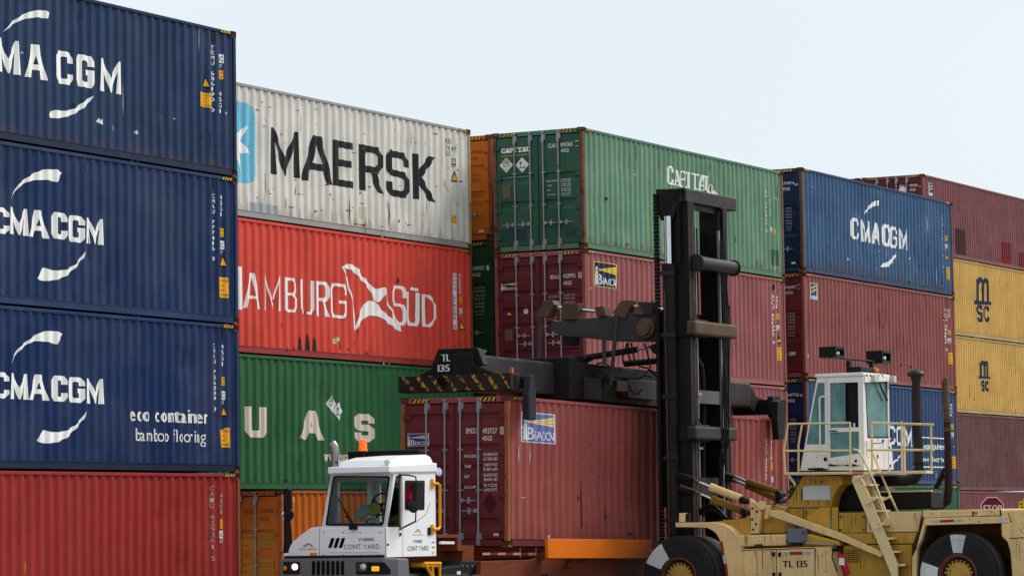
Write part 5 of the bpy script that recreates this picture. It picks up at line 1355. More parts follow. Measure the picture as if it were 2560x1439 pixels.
# wheels
PW = [(-24, 26, .60, .97), (118, 150, .60, .97)]
cw = un(1697, 1440, 0, xl); c2 = un(2395, 1440, 0, xl)
RIMB = paint('brown_rusty_rim', (104, 62, 42), rough=.6, var=.3, rust=.5, rust_rgb=(70, 44, 30), streak=.3)
HUBY = paint('yellow_hub', (176, 136, 60), rough=.6, var=.2, rust=.3, streak=.4)
def ang(c, y, z_): return math.degrees(math.atan2(y, z_))
wk = []
for c, pt, nm in ((cw, [(22, 62, .50, .93), (262, 292, .52, .93), (318, 338, .56, .80)], 'w'), (c2, [(-12, 20, .50, .93), (80, 104, .52, .95)], 'w')):
    W_ = wheel(LT, LG, (xl, c.y, .81), .81, .52, ax=0, rr=.47, mats=(RUBBER, RIMB, HUBY, WORNW), patches=pt, sg=-1)
    W2 = wheel(LT, LG, (xl+.62, c.y, .81), .81, .52, ax=0, rr=.47, mats=(RUBBER, RIMB, HUBY, WORNW), sg=-1) if c is cw else None
    wheel(LT, LG, (xq, c.y, .81), .81, .52, ax=0, rr=.47, mats=(RUBBER, RIMB, HUBY, WORNW), sg=1)
    MB().lathe((xl, c.y, .81), (-1, 0, 0), [(.0, .06), (.13, .05), (.15, .0), (.24, -.04), (.25, -.1), (0, -.1)], 24).build('hub', HUBY, W_, LG, smooth=True)
for y_, r_ in ((cw.y, .26), (c2.y, .2)): lf(MB().cyl((xl+.3, y_, .81), (xq-.3, y_, .81), r_, 16), 'axle', BLK)
# main frame
lf(MB().box(xl+.62, xq-.62, c2.y+.95, cw.y-.95, .62, 1.70), 'frame', YED, bevel=.02)
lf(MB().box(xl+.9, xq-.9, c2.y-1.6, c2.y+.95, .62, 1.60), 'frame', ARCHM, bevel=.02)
lf(MB().box(xl+.9, xq-.9, cw.y-.6, cw.y+.5, .5, 1.45), 'frame', BLK)
# front wing: curved band over the tyre
o_ = [(450,745),(700,741),(880,738),(1000,750),(1100,785),(1180,845),(1240,930),(1275,1020),(1300,1180),(1310,1439)]
i_ = [(1130,1439),(1110,1280),(1075,1150),(1030,985),(980,890),(930,845),(850,808),(700,804),(455,802)]
FWG = lf(pr(c4, xl, .85, *(o_+i_)), 'wing', YEL, bevel=.008)
lf(pr(c4, xl+.3, .5, (880,740),(1400,680),(1420,900),(1260,930),(1180,845),(1060,768)), 'wing_stay', YED, FWG)
lf(pr(c4, xl+.25, .15, (500,735),(502,620),(570,620),(570,735)), 'marker_bracket', YEC, FWG)
lf(pr(c4, xl+.3, .1, (572,735),(572,625),(625,625),(625,735)), 'marker_lamp', BLK, FWG)
def yface(x, parent):
    f = OFace((x, 0, 0), (0, -1, 0), (0, 0, 1), None, (), parent, None); f.org = LG; return f
RREF = paint('red_reflector_tape', (142, 36, 38), streak=.3, bump=0); WREF = paint('grey_reflector_tape', (176, 178, 182), streak=.3, bump=0)
f = yface(xl, FWG); z = Z(f, 1600, 1160, 5.12)
f.decal('reflective_tape', [(z.P((1030,985),(1058,985),(1082,1150),(1052,1158))+z.P((1076,1275),(1106,1275),(1130,1439),(1100,1439)), RREF), (z.P((1054,1165),(1084,1160),(1106,1270),(1076,1272)), WREF)])
# mast support bracket and beam
lf(pr(c4, xl+.3, .14, (1395,430),(1530,540),(1548,640),(1510,885),(1415,885),(1412,640)), 'mast_bracket', YEL, bevel=.015)
lf(pr(c4, xl+.5, .5, (1530,500),(1620,500),(1660,540),(1640,690),(1560,700),(1520,880),(1620,880),(1860,880),(1860,560),(1700,530)), 'mast_bracket', YED, bevel=.02)
lf(pr(c4, xl+.36, .12, (1610,520),(1665,515),(1640,690),(1590,700)), 'mast_bracket', YEL, bevel=.01)
lf(MB().cyl(un(*c4.px(1560, 520), 0, xl+.3), un(*c4.px(1560, 520), 0, xl+1.2), .09, 18), 'pivot_pin', YEL, smooth=True)
TB = lf(pr(c4, xl+.12, .4, (1250,905),(1870,892),(1870,1035),(1285,1052)), 'side_beam', YEL, bevel=.03)
lf(pr(c4, xl+.12, .4, (2105,892),(2180,892),(2540,985),(2560,1040),(2105,1040)), 'side_beam', YED, bevel=.03)
GB = lf(pr(c4, xl+.02, .35, (1872,825),(2105,815),(2112,1005),(1872,1000)), 'battery_box', SLATE, bevel=.02)
lf(pr(c4, xl+.02, .06, (2115,990),(2470,1020),(2470,1034),(2115,1008)), 'step_bar', STEEL)
# lower side box with the number door
LBX = lf(pr(c4, xl+.06, .55, (1285,1085),(2240,1052),(2440,1045),(2540,1460),(1285,1460)), 'side_box', YEL, bevel=.02)
DOOR = lf(pr(c4, xl+.05, .03, (1748,1105),(2230,1085),(2234,1460),(1752,1460)), 'side_box_door', YEL, LBX, bevel=.006)
f = yface(xl+.05, DOOR); z = Z(f, 1600, 1160, 5.12)
f.decal('lettering', [(z.T('TL 135', 1825, 1315, 2137, 1222, bold=.012), BLACKL)])
f.decal('reflective_tape', [(z.P((1805,1120),(1920,1118),(1920,1155),(1805,1157))+z.P((2080,1116),(2195,1114),(2195,1150),(2080,1152)), WREF), (z.P((1920,1118),(2080,1116),(2080,1152),(1920,1155)), RREF)])
for x, y in ((1712, 1145), (1790, 1150), (1715, 1405), (1795, 1405)):
    p = c4.X(xl+.05, (x, y))[0]; lf(MB().box(p.x-.03, p.x+.02, p.y-.025, p.y+.025, p.z-.04, p.z+.04), 'latch', BLK, DOOR)
lf(pr(c4, xl+.05, .03, (1200,1075),(1275,1072),(1275,1460),(1200,1460)), 'edge_flange', YEL, LBX)
for i in range(6):
    p = c4.X(xl+.05, (1265, 1130+i*56))[0]; lf(MB().cyl(p, p+Vector((-.02, 0, 0)), .02, 8), 'bolt', BLK, LBX)
# rear body: deck edge, panels, arch, counterweight
DECK = lf(pr(c6, xl+.36, .3, (170,672),(1178,656),(1178,930),(1120,1050),(1060,1200),(1056,1500),(170,1500)), 'body_side', GREASE, bevel=.015)
lf(pr(c6, xl+.33, .04, (178,682),(500,672),(502,915),(182,925)), 'body_door', YED, DECK, bevel=.012)
lf(pr(c6, xl+.33, .04, (508,672),(1176,660),(1130,905),(512,915)), 'body_door', YEL, DECK, bevel=.012)
lf(pr(c6, xl+.33, .04, (215,925),(1120,915),(1075,1045),(500,1050)), 'body_door', YED, DECK, bevel=.012)
lf(pr(c6, xl+.33, .04, (235,1070),(1060,1058),(1052,1500),(235,1500)), 'body_door', YED, DECK, bevel=.012)
lf(pr(c6, xl+.31, .04, (-200,720),(-45,615),(65,612),(75,900),(-200,900)), 'body_door', YED, DECK, bevel=.012)
lf(pr(c6, xl+.31, .04, (88,612),(165,610),(170,915),(95,915)), 'body_door', YED, DECK, bevel=.012)
lf(pr(c6, xl+.04, 3.0, (1186,652),(2128,628),(2126,708),(1186,735)), 'deck', YEL, bevel=.012)
RW = lf(pr(c6, xl, .9, (1208,740),(2214,716),(2212,800),(1212,828)), 'wing', YEL, bevel=.012)
lf(pr(c6, xl, .14, (1206,742),(1112,1100),(1062,1205),(1056,1500),(1112,1500),(1116,1112),(1168,1000),(1212,830)), 'wing_leg', YEL, RW, bevel=.008)
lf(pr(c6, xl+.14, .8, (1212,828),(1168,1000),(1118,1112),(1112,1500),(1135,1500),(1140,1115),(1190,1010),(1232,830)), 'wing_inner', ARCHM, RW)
f = yface(xl, RW); z = Z(f, 2060, 1140, 4.812)
f.decal('reflective_tape', [(z.P((1296,768),(1400,765),(1400,792),(1296,795))+z.P((1562,758),(1670,755),(1670,782),(1562,786)), WREF), (z.P((1400,764),(1562,757),(1562,786),(1400,792)), RREF)])
f.decal('paint_patch', [(z.P((2085,745),(2190,722),(2185,790),(2075,795)), WORNW)])
f = yface(xl+.04, LT); z = Z(f, 2060, 1140, 4.812)
f.decal('reflective_tape', [(z.P((1780,660),(1808,658),(1808,708),(1780,710))+z.P((1818,668),(1840,667),(1840,698),(1818,700)), RREF)])
lf(pr(c6, xl+.02, 3.9, (2128,640),(2600,626),(2900,640),(2900,1500),(2262,1500),(2236,1150),(2202,1030),(2130,960)), 'counterweight', YEL, bevel=.04)
lf(pr(c6, xl+.2, 3.5, (2128,800),(2215,800),(2200,870),(2128,880)), 'counterweight', YED)
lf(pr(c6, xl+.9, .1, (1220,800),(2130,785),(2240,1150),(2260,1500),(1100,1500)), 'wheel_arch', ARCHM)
# long diagonal brace
lf(pr(c4, xl+.16, .12, (1650,585),(1780,590),(2560,880),(3120,1130),(3080,1190),(2560,970),(1660,660)), 'brace', YEL, bevel=.015)
# tilt cylinders: near pair and far pair
def ram(x, e0, s0, s1, e1, rb, mt, crop=c4):
    a, b_, c, d = [un(*crop.px(*p), 0, x) for p in (e0, s0, s1, e1)]
    o = MB(); o.cyl(s_ := b_, c, rb, 16); o.cyl(b_-(c-b_).normalized()*.04, b_+(c-b_).normalized()*.06, rb*1.08, 16); C_ = lf(o, 'tilt_cylinder', mt, smooth=True)
    lf(MB().cyl(a, b_, rb*.40, 12), 'piston_rod', CHROME, C_, smooth=True)
    lf(MB().cyl(a+(a-b_)*.9, a+(b_-a)*.28, rb*.46, 12), 'rod_clevis', RST, C_, smooth=True)
    lf(MB().cyl(d+Vector((-.16, 0, 0)), d+Vector((.16, 0, 0)), rb*.95, 16), 'pivot', BLK, C_)
    return C_
ram(xl+.72, (700,205), (925,295), (1300,438), (1345,460), .078, YEL)
ram(xl+.82, (715,355), (940,450), (1300,590), (1360,610), .076, YEG)
ram(xl+2.6, (1140,130), (1390,225), (1750,345), (1800,380), .068, YEG)
ram(xl+2.7, (1180,200), (1385,275), (1750,440), (1800,460), .068, YEG)
lf(pr(c4, xl+.66, .1, (480,95),(690,170),(690,215),(480,170)).prism(c4.X(xl+.76, (480,280),(700,330),(700,385),(480,330)), (.1, 0, 0)), 'mast_lug', BLK, bevel=.01)
lf(pr(c4, xl+2.6, .1, (1030,110),(1180,150),(1180,235),(1030,190)), 'mast_lug', BLK, bevel=.01)
b = MB()
for pts in (((640,720),(760,590),(880,510),(960,530),(1110,690)), ((650,735),(780,620),(900,580),(980,600),(1090,690)), ((1130,540),(1150,620),(1140,690))): b.tube(c4.X(xl+1.3, *pts), .035, 8)
lf(b, 'hose', HOSE, smooth=True)
# ---- cab pedestal, platform, ladder, rails
lf(pr(c4, xl+.75, 1.5, (1885,505),(2085,145),(2560,140),(2600,250),(2540,290),(2470,420),(2440,560),(1885,560)), 'cab_pedestal', YED, bevel=.02)
lf(pr(c4, xl+.74, .02, (2082,285),(2180,272),(2432,272),(2430,455),(2085,455)), 'sign_plate', WORNW, bevel=.004)
f = yface(xl+.75, LT); z = Z(f, 1600, 1160, 5.12)
f.decal('lettering', [(z.T('TL 135', 2215, 245, 2350, 200), BROWNL)])
lf(pr(c4, xl+.7, 2.4, (1810,560),(2420,545),(2430,700),(1810,720)), 'body_side', YED, bevel=.015)
xp = 5.45
PLT = lf(pr(c5c, xp, 1.9, (92,1278),(960,1269),(960,1297),(92,1306)), 'platform', YEC, bevel=.008)
lf(pr(c5c, xp+.1, .4, (962,1268),(1500,1262),(1500,1290),(962,1296)), 'walkway', YEC, PLT, bevel=.008)
lf(pr(c5c, xp+.02, .06, (130,1305),(195,1400),(185,1410),(115,1310)), 'platform_stay', YEC, PLT)
f = yface(xp, PLT); z = Z(f, 1940, 860, 4)
f.decal('reflective_tape', [(z.P((765,1272),(880,1270),(878,1296),(768,1298)), paint('faded_red_tape', (214, 120, 110), streak=.4, bump=0))])
def rail(x, name, *runs, r=.022):
    b = MB()
    for q in runs: b.tube(c5c.X(x, *q), r, 8)
    return lf(b, name, YEC, smooth=True)
RLA = rail(xp, 'guard_rail', ((80,1065),(122,795),(740,785)), ((80,1065),(735,1062)), ((80,1065),(95,1300)), ((740,775),(745,1270)))
lf(MB().tube(c5c.X(xp+.6, (225,1270),(225,1000),(262,790)), .022, 8), 'rail_post', YEC, RLA, smooth=True)
RLB = rail(xp+.1, 'guard_rail', ((958,785),(1575,802)), ((905,1055),(1580,1056)), ((958,775),(960,1240),(945,1262)), ((1255,770),(1260,1262)), ((1550,785),(1555,1275)))
lf(MB().tube(c5c.X(xp+.5, (1280,815),(1288,1262)), .022, 8), 'rail_post', YEC, RLB, smooth=True)
# ladder
xs = xl+.0
LAD = lf(pr(c6, xs+.10, .05, (345,232),(418,225),(470,300),(885,1290),(888,1500),(820,1500),(800,1400),(332,290)), 'ladder', YEC, bevel=.006)
lf(pr(c6, xs+.62, .05, (450,235),(520,215),(985,1270),(990,1500),(900,1500),(905,1300),(440,300)), 'stringer', YEC, LAD)
for i, (x, y) in enumerate(((505,328),(572,480),(640,640),(715,800),(785,970),(855,1130),(925,1290))):
    a_ = un(*c6.px(x-42, y+10), 0, xs+.15); q = MB().box(xs+.14, xs+.63, a_.y-.16, a_.y+.03, a_.z-.03, a_.z+.01)
    lf(q, 'rung', YEC, LAD, bevel=.004)
    lf(MB().box(xs+.14, xs+.63, a_.y-.0, a_.y+.03, a_.z-.22, a_.z-.03), 'rung', YED, LAD)
for xx, top in ((xs+.02, ((775,1050),(820,1060),(850,1100))), (xs+.75, ((905,1055),(945,1060),(975,1100)))):
    base = c5c.X(xx, *top)
    low = c6.X(xx, (600,290),(740,650),(770,740),(690,830),(620,865)) if xx < xs+.5 else c6.X(xx, (690,220),(800,480),(900,690),(890,750),(770,815))
    HRL = lf(MB().tube(base+low, .022, 8), 'handrail', YEC, LAD, smooth=True)
for p, q in (((375,285),(520,205)), ((500,575),(650,495)), ((530,245),(655,185)), ((655,550),(805,480))): lf(MB().tube(c6.X(xs+.05, p, q), .022, 8), 'handrail_stay', YEC, LAD, smooth=True)
# ---- operator cab
xc = 6.2
yr = un(*c5c.px(880, 1260), 0, xc).y; zb = un(*c5c.px(880, 1260), 0, xc).z
def cs(*p): return c5c.X(xc, *p)
co_ = cs((240,1262),(410,322),(868,318),(884,1258))
ho = [cs((414,388),(484,384),(490,1000),(302,1000)), cs((540,388),(822,380),(828,828),(542,838)), cs((540,880),(830,872),(832,1090),(545,1135))]
CB = lf(plate(co_, ho, (.06, 0, 0)), 'cab_side', CABW, bevel=.008)
for h_ in ho[:1]: lf(MB().prism([p+Vector((.02, 0, 0)) for p in h_], (.01, 0, 0)), 'side_window', CGLASS, CB)
DR = lf(plate([p+Vector((-.015, 0, 0)) for p in cs((522,346),(832,340),(852,1214),(526,1214))], [[p+Vector((-.015, 0, 0)) for p in q] for q in ho[1:]], (.02, 0, 0)), 'cab_door', CABW, bevel=.006)
lf(MB().prism([p+Vector((.01, 0, 0)) for p in cs((542,390),(690,388),(694,832),(542,836))], (.01, 0, 0)), 'door_window', CGLASS, DR)
lf(MB().prism([p+Vector((.01, 0, 0)) for p in ho[2]], (.01, 0, 0)), 'door_window', CGLASS, DR)
lf(MB().prism(cs((540,868),(545,858),(618,862),(615,872)), (-.05, 0, 0)), 'door_handle', BLK, DR)
lf(MB().prism(cs((480,1165),(480,1130),(510,1130),(510,1168)), (-.01, 0, 0)), 'lock', BLK, CB)
lf(MB().tube([p+Vector((-.07, 0, 0)) for p in cs((498,522),(460,525),(448,545),(455,1070),(470,1095),(505,1100))], .018, 8), 'grab_rail', CABW, CB, smooth=True)
wd = 1.42
FC = lf(plate([Vector((p.x+wd, p.y, p.z)) for p in co_], [[Vector((p.x+wd, p.y, p.z)) for p in q] for q in (ho[0], cs((520,388),(850,385),(860,1000),(525,1000)))], (-.06, 0, 0)), 'cab_side', CABW)
# front (sloping) and rear faces
a_, b_ = co_[0], co_[1]
def sl(u, t): p = a_*(1-t)+b_*t; return Vector((xc+u*wd, p.y, p.z))
lf(plate([sl(.04, 0), sl(.04, 1), sl(.96, 1), sl(.96, 0)], [[sl(.08, .28), sl(.08, .93), sl(.92, .93), sl(.92, .28)]], (0, -.04, 0)), 'windscreen_frame', CABW)
lf(MB().prism([sl(.06, .27), sl(.06, .94), sl(.94, .94), sl(.94, .27)], (0, -.01, 0)), 'windscreen', CGLASS)
def ry(*p): return [un(*c5c.px(*q), 1, yr) for q in p]
ro_ = ry((884,1258),(868,318),(1108,372),(1150,935),(1178,1252)); rh = ry((892,383),(1104,380),(1146,930),(918,930))
RP = lf(plate(ro_, [rh], (0, .05, 0)), 'cab_rear', CABW, bevel=.006)
lf(MB().prism([p+Vector((0, .015, 0)) for p in rh], (0, .012, 0)), 'rear_window', CGLASS, RP)
ct = sum(rh, Vector())/4
lf(plate([p+(p-ct)*.02+Vector((0, -.006, 0)) for p in rh], [[p-(p-ct)*.03+Vector((0, -.006, 0)) for p in rh]], (0, .01, 0)), 'window_seal', BLK, RP)
lf(MB().tube([p+Vector((0, -.04, 0)) for p in ry((990,330),(1050,470),(1095,562))], [.012, .02, .02], 6), 'wiper', BLK, RP)
lf(plate([p+Vector((0, -.012, 0)) for p in ry((962,990),(1072,986),(1076,1240),(968,1244))], [], (0, .012, 0)), 'access_panel', CABW, RP)
for x, y in ((1066,965),(1140,965),(1128,1035),(1138,1215),(1010,1120)):
    p = ry((x, y))[0]; lf(MB().box(p.x-.02, p.x+.02, p.y-.025, p.y, p.z-.025, p.z+.025), 'catch', BLK, RP)
lf(MB().tube([p+Vector((0, -.05, 0)) for p in ry((905,955),(885,965),(885,1120),(905,1130))], .018, 6), 'grab_rail', CABW, RP)
zt_ = b_.z; RFB = lf(MB().box(xc-.03, xc+wd+.03, yr-.04, b_.y+.04, zt_-.02, zt_+.05), 'cab_roof', CABW, bevel=.015)
lf(MB().prism(ry((868,320),(1112,318),(1112,372),(870,385)), (0, -.05, 0)), 'rear_visor', CABW, RFB, bevel=.01)
for x, y, w2 in ((955, 345, 45), (1138, 352, 26)):
    p = ry((x, y))[0]; lf(MB().box(p.x-w2*.0028, p.x+w2*.0028, p.y-.12, p.y-.02, p.z-.07, p.z+.07), 'work_lamp', paint('dirty_clear_lens', (186, 184, 176), rough=.2, streak=.2), RFB, bevel=.01)
lf(MB().box(xc+.06, xc+wd-.06, yr+.06, a_.y-.1, zb-.04, zb+.02), 'cab_floor', BLK)
SE = lf(MB().box(xc+.35, xc+1.05, yr+.25, yr+.75, zb+.35, zb+.5).box(xc+.4, xc+1.0, yr+.18, yr+.32, zb+.5, zb+1.25), 'operator_seat', TBLACK, bevel=.04)
lf(MB().box(xc+.42, xc+.95, a_.y-.75, a_.y-.45, zb, zb+.55), 'control_console', BLK, bevel=.03)
tag(MB().box(xc+.14, xc+.42, yr+.35, yr+.72, zb+.03, zb+.30).build('toolbox', paint('orange_red_plastic', (196, 84, 52), rough=.4, streak=.1), bevel=.02), 'orange red box on the cab floor seen through the lower door window', 'box')
lf(MB().box(xc+.10, xc+.13, yr+.10, yr+.52, zb+.95, zt_-.1), 'door_dark_sheet', TBLACK)  # dark sheet behind the right half of the door window
# lights on the roof
BARX = xc+.55
bp = c5c.X(BARX, (545,132),(1120,182)); bz_ = un(*c5c.px(740, 300), 0, BARX)
q0, q1 = un(*c5c.px(540, 130), 1, yr+.7), un(*c5c.px(1122, 184), 1, yr+.7)
LBAR = lf(MB().tube([q0, q1], .022, 8), 'light_bar', BLK)
for x in (728, 955):
    p = un(*c5c.px(x, 150+(x-540)*.09), 1, yr+.7); lf(MB().box(p.x-.06, p.x+.06, p.y-.04, p.y+.04, zt_+.04, p.z), 'light_post', BLK, LBAR)
for (x0, y0, x1, y1) in ((518, 32, 658, 124), (988, 72, 1124, 182)):
    a1, b1 = un(*c5c.px(x0, y1), 1, yr+.62), un(*c5c.px(x1, y0), 1, yr+.62)
    m1 = (b1.x-a1.x)*.36
    bxl = lf(plate([Vector((a1.x+m1, yr+.56, a1.z)), Vector((b1.x, yr+.56, a1.z)), Vector((b1.x, yr+.56, b1.z)), Vector((a1.x+m1, yr+.56, b1.z))],
       [[Vector((a1.x+m1+.04, yr+.56, a1.z+.05)), Vector((b1.x-.04, yr+.56, a1.z+.05)), Vector((b1.x-.04, yr+.56, b1.z-.05)), Vector((a1.x+m1+.04, yr+.56, b1.z-.05))]], (0, .36, 0)), 'flood_light', TBLACK, LBAR)
    lf(MB().box(a1.x+m1+.02, b1.x-.02, yr+.74, yr+.76, a1.z+.02, b1.z-.02), 'lamp_back', TBLACK, LBAR)
    for k in (.3, .72):
        lf(MB().sphere((a1.x+m1+(b1.x-a1.x-m1)*k, yr+.66, (a1.z+b1.z)/2-.02), .075, 12, (.9, .6, 1.2)), 'lamp', CHROME, bxl, smooth=True)
a1, b1 = un(*c5c.px(800, 300), 1, yr+.3), un(*c5c.px(940, 238), 1, yr+.3)
lf(MB().box(a1.x, b1.x, yr+.2, yr+.5, zt_+.05, b1.z), 'relay_box', TBLACK, RFB, bevel=.01)
p = un(*c5c.px(985, 272), 1, yr+.25); lf(MB().lathe(p, (0, 0, 1), [(0, -.1), (.1, -.1), (.1, -.04), (.085, .06), (0, .08)], 14), 'beacon', AMBL, RFB, smooth=True)
b = MB()
for k in range(5):
    p = un(*c5c.px(870+k*40, 318), 1, yr-.02); b.tube([p+Vector((0, .2, .08)), p+Vector((.05, .05, .10+.02*(k % 2))), p+Vector((.12, -.03, .02)), p+Vector((.2, -.02, -.05*(k % 3)))], .010, 5)
lf(b, 'cable', HOSE, RFB)
# intake stack, exhaust, engine
xi = 6.9
p0_, p1_ = c5c.X(xi, (1400,310),(1398,1200))
px_ = lambda x, y: un(*c5c.px(x, y), 0, xi)
IN = lf(MB().tube([px_(1400,305), px_(1408,800), px_(1428,1235), px_(1420,1300), px_(1385,1345), px_(1300,1365), px_(980,1368)], [.085, .09, .095, .10, .105, .105, .105], 18), 'intake_pipe', paint('flaking_black_pipe', (42, 38, 36), rough=.6, var=.3, chip=.7, chip_rgb=(120, 90, 80), rust=.15, scale=1.4), smooth=True)
lf(MB().lathe(px_(1398,300), (0, 0, 1), [(0, .09), (.1, .085), (.165, .045), (.185, .0), (.17, -.035), (.11, -.045), (.09, -.13), (0, -.13)], 28), 'rain_cap', BLK2, IN, smooth=True)
for y in (1195, 1212, 1262): 
    q = px_(1427, y); lf(MB().cyl(q, q+Vector((0, 0, .03)), .115, 18), 'clamp', BLK, IN)
xe = 7.6
pe = lambda x, y: un(*c5c.px(x, y), 0, xe)
EXP = lf(MB().tube([pe(1700,335), pe(1690,370), pe(1688,420), pe(1700,620), pe(1712,745)], [.045, .06, .068, .066, .066], 14), 'exhaust_stack', RST, smooth=True)
lf(MB().tube([pe(1710,745), pe(1718,1000), pe(1728,1440), pe(1715,1560), pe(1660,1600), pe(1560,1610)], [.07, .075, .085, .09, .095, .095], 14), 'exhaust_pipe', paint('brown_black_pipe', (44, 32, 30), rough=.6, rust=.15, rust_rgb=(70, 40, 34)), EXP, smooth=True)
for y in (755, 780, 850, 868): q = pe(1714, y); lf(MB().cyl(q, q+Vector((0, 0, .04)), .082, 14), 'clamp', RST, EXP)
lf(MB().tube(c5c.X(xe-.2, (1685,1235),(1590,1440)), .03, 6).tube(c5c.X(xe-.2, (1690,1290),(1610,1440)), .03, 6), 'stay', BLK, EXP)
lf(pr(c6, 6.0, .7, (560,430),(1270,412),(1290,430),(1290,625),(560,655)), 'engine', BLK, bevel=.03)
lf(pr(c6, 5.98, .08, (600,418),(1290,404),(1290,422),(600,436)), 'engine_edge', YEC)
lf(pr(c6, 6.1, 1.5, (100,560),(170,420),(330,340),(480,330),(560,430),(560,660),(100,660)), 'air_cleaner', BLK, bevel=.06)
tag(MB().lathe(un(*c6.px(282, 1425), 0, xl-.02), Vector((0, .36, 1)), [(0, 0), (.06, 0), (.068, .02), (.068, .36), (.05, .42), (.022, .44), (.022, .48), (0, .48)], 18).build('fire_extinguisher', paint('extinguisher_red', (176, 22, 34), rough=.35, streak=.1), smooth=True), 'red fire extinguisher strapped to the yellow side of the lift truck', 'fire extinguisher')
FE = bpy.data.objects['fire_extinguisher']
b = MB(); q = un(*c6.px(212, 1250), 0, xl-.1); b.box(q.x-.0, q.x+.012, q.y-.055, q.y+.055, q.z-.09, q.z+.05); b.build('paper_label', STICKW, FE)
q = un(*c6.px(142, 1112), 0, xl-.02); MB().box(q.x-.03, q.x+.03, q.y-.05, q.y+.07, q.z-.05, q.z+.02).tube([q+Vector((-.04, .02, 0)), q+Vector((-.08, .05, -.15)), q+Vector((-.08, -.05, -.45))], .013, 6).build('nozzle', TBLACK, FE)
# ---- mast
mr_, mf_ = -7.10, -6.44
mx0 = 5.8
zt0 = un(1711, 470, 1, mr_).z; zt1 = un(1711, 503, 1, mr_).z
HEAD = lf(MB().box(mx0, 8.35, mr_, mr_+.42, zt1, zt0), 'mast_head', BLK2, bevel=.02)
hp_ = c6m.X(mx0, (248,103),(415,98),(430,95),(472,92),(472,190),(425,200),(382,346),(285,346),(258,265))
lf(MB().prism(hp_, (.12, 0, 0)), 'head_plate', BLK, HEAD, bevel=.01)
lf(MB().prism([p+Vector((2.3, 0, 0)) for p in hp_], (.12, 0, 0)), 'head_plate', BLK, HEAD, bevel=.01)
p = c6m.X(mx0, (324, 205))[0]; lf(MB().lathe(p, (-1, 0, 0), [(0, .03), (.07, .03), (.08, .015), (.14, .015), (.15, -.02), (0, -.02)], 20), 'chain_wheel', BLK, HEAD)
a1, b1 = un(1718, 505, 1, mr_+.1), un(1795, 536, 1, mr_+.1)
lf(MB().box(6.1, 7.9, mr_+.1, mr_+.16, b1.z, a1.z+.05), 'cross_plate', BLK2, HEAD)
up_ = zt1+.02
for x0, x1 in ((5.86, 6.16), (7.55, 7.85)):   # outer uprights, channel section
    U_ = lf(MB().box(x0, x0+.05, mr_, mf_-.15, .35, up_).box(x0, x1, mr_, mr_+.06, .35, up_).box(x0, x1, mf_-.21, mf_-.15, .35, up_), 'mast_upright', BLK, bevel=.006)
for x0, x1 in ((6.16, 6.26), (7.45, 7.55)):
    lf(MB().box(x0, x1, mr_+.03, mr_+.45, .4, up_-.1), 'inner_upright', BLK2 if x0 < 7 else BLK, bevel=.006)
for q in ((6.27, 6.30, mr_+.02, mr_+.05), (7.42, 7.46, mr_+.0, mr_+.05)): lf(MB().box(*q, 1.4, up_-.5), 'guide_strip', STEEL)
lf(MB().box(6.75, 7.44, mr_+.5, mr_+.56, .5, 8.0), 'mast_web', BLK)
for sx in (mx0-.04, 8.0):
    q0, q1, q2 = [un(1672, y, 0, mx0-.04) for y in (553, 662, 1335)]
    LC = lf(MB().cyl((sx, q1.y, .5), (sx, q1.y, q1.z), .135, 18).cyl((sx, q1.y, q1.z-.12), (sx, q1.y, q1.z+.02), .15, 18), 'lift_cylinder', BLK, smooth=True)
    lf(MB().cyl((sx, q1.y, q1.z), (sx, q1.y, q0.z+.1), .085, 18), 'lift_rod', CHROME, LC, smooth=True)
def chain(x, y, z0, z1, wx, wy):
    b = MB(); n = int((z1-z0)/.075)
    for i in range(n):
        k = 0.93 if i % 2 else 1.0; zz = z0+i*(z1-z0)/n; b.box(x-wx*k/2, x+wx*k/2, y-wy*k/2, y+wy*k/2, zz, zz+(z1-z0)/n*.86)
    lf(b, 'lift_chain', HOSE)
yy = un(1645, 800, 0, mx0-.02).y; chain(mx0-.02, yy, .7, zt1+.2, .10, .09)
yy = un(1697, 580, 0, mx0-.02).y; chain(mx0-.0, yy, un(1697, 655, 0, mx0).z, zt1, .10, .07)
chain(un(1807, 580, 1, mr_).x, mr_+.02, un(1807, 640, 1, mr_).z, zt1, .10, .10)
# cross members behind the mast
def bar(y0, y1, x0, x1, round_, mt):
    yb = mr_-.10; a1, b1 = un(x0, (y0+y1)/2, 1, yb), un(x1, (y0+y1)/2, 1, yb)
    zc = un((x0+x1)/2, (y0+y1)/2, 1, yb).z; hh = abs(un(x0, y0, 1, yb).z-un(x0, y1, 1, yb).z)/2
    b = MB()
    if round_: b.cyl((a1.x, yb, zc), (b1.x, yb, zc), hh, 22); b.cyl((a1.x-.03, yb, zc), (a1.x+.03, yb, zc), hh*1.25, 22); b.cyl((b1.x-.04, yb, zc), (b1.x, yb, zc), hh*1.25, 22)
    else: b.box(a1.x, b1.x, yb-.10, yb+.12, zc-hh, zc+hh)
    CM = lf(b, 'cross_member', mt, bevel=.012 if round_ else .05, smooth=round_)
    return zc, hh
z1_, h1_ = bar(646, 680, 1741, 1834, True, BLK2)
z2_, h2_ = bar(806, 842, 1728, 1834, False, RST)
z3_, h3_ = bar(1066, 1100, 1728, 1834, False, BLK2)
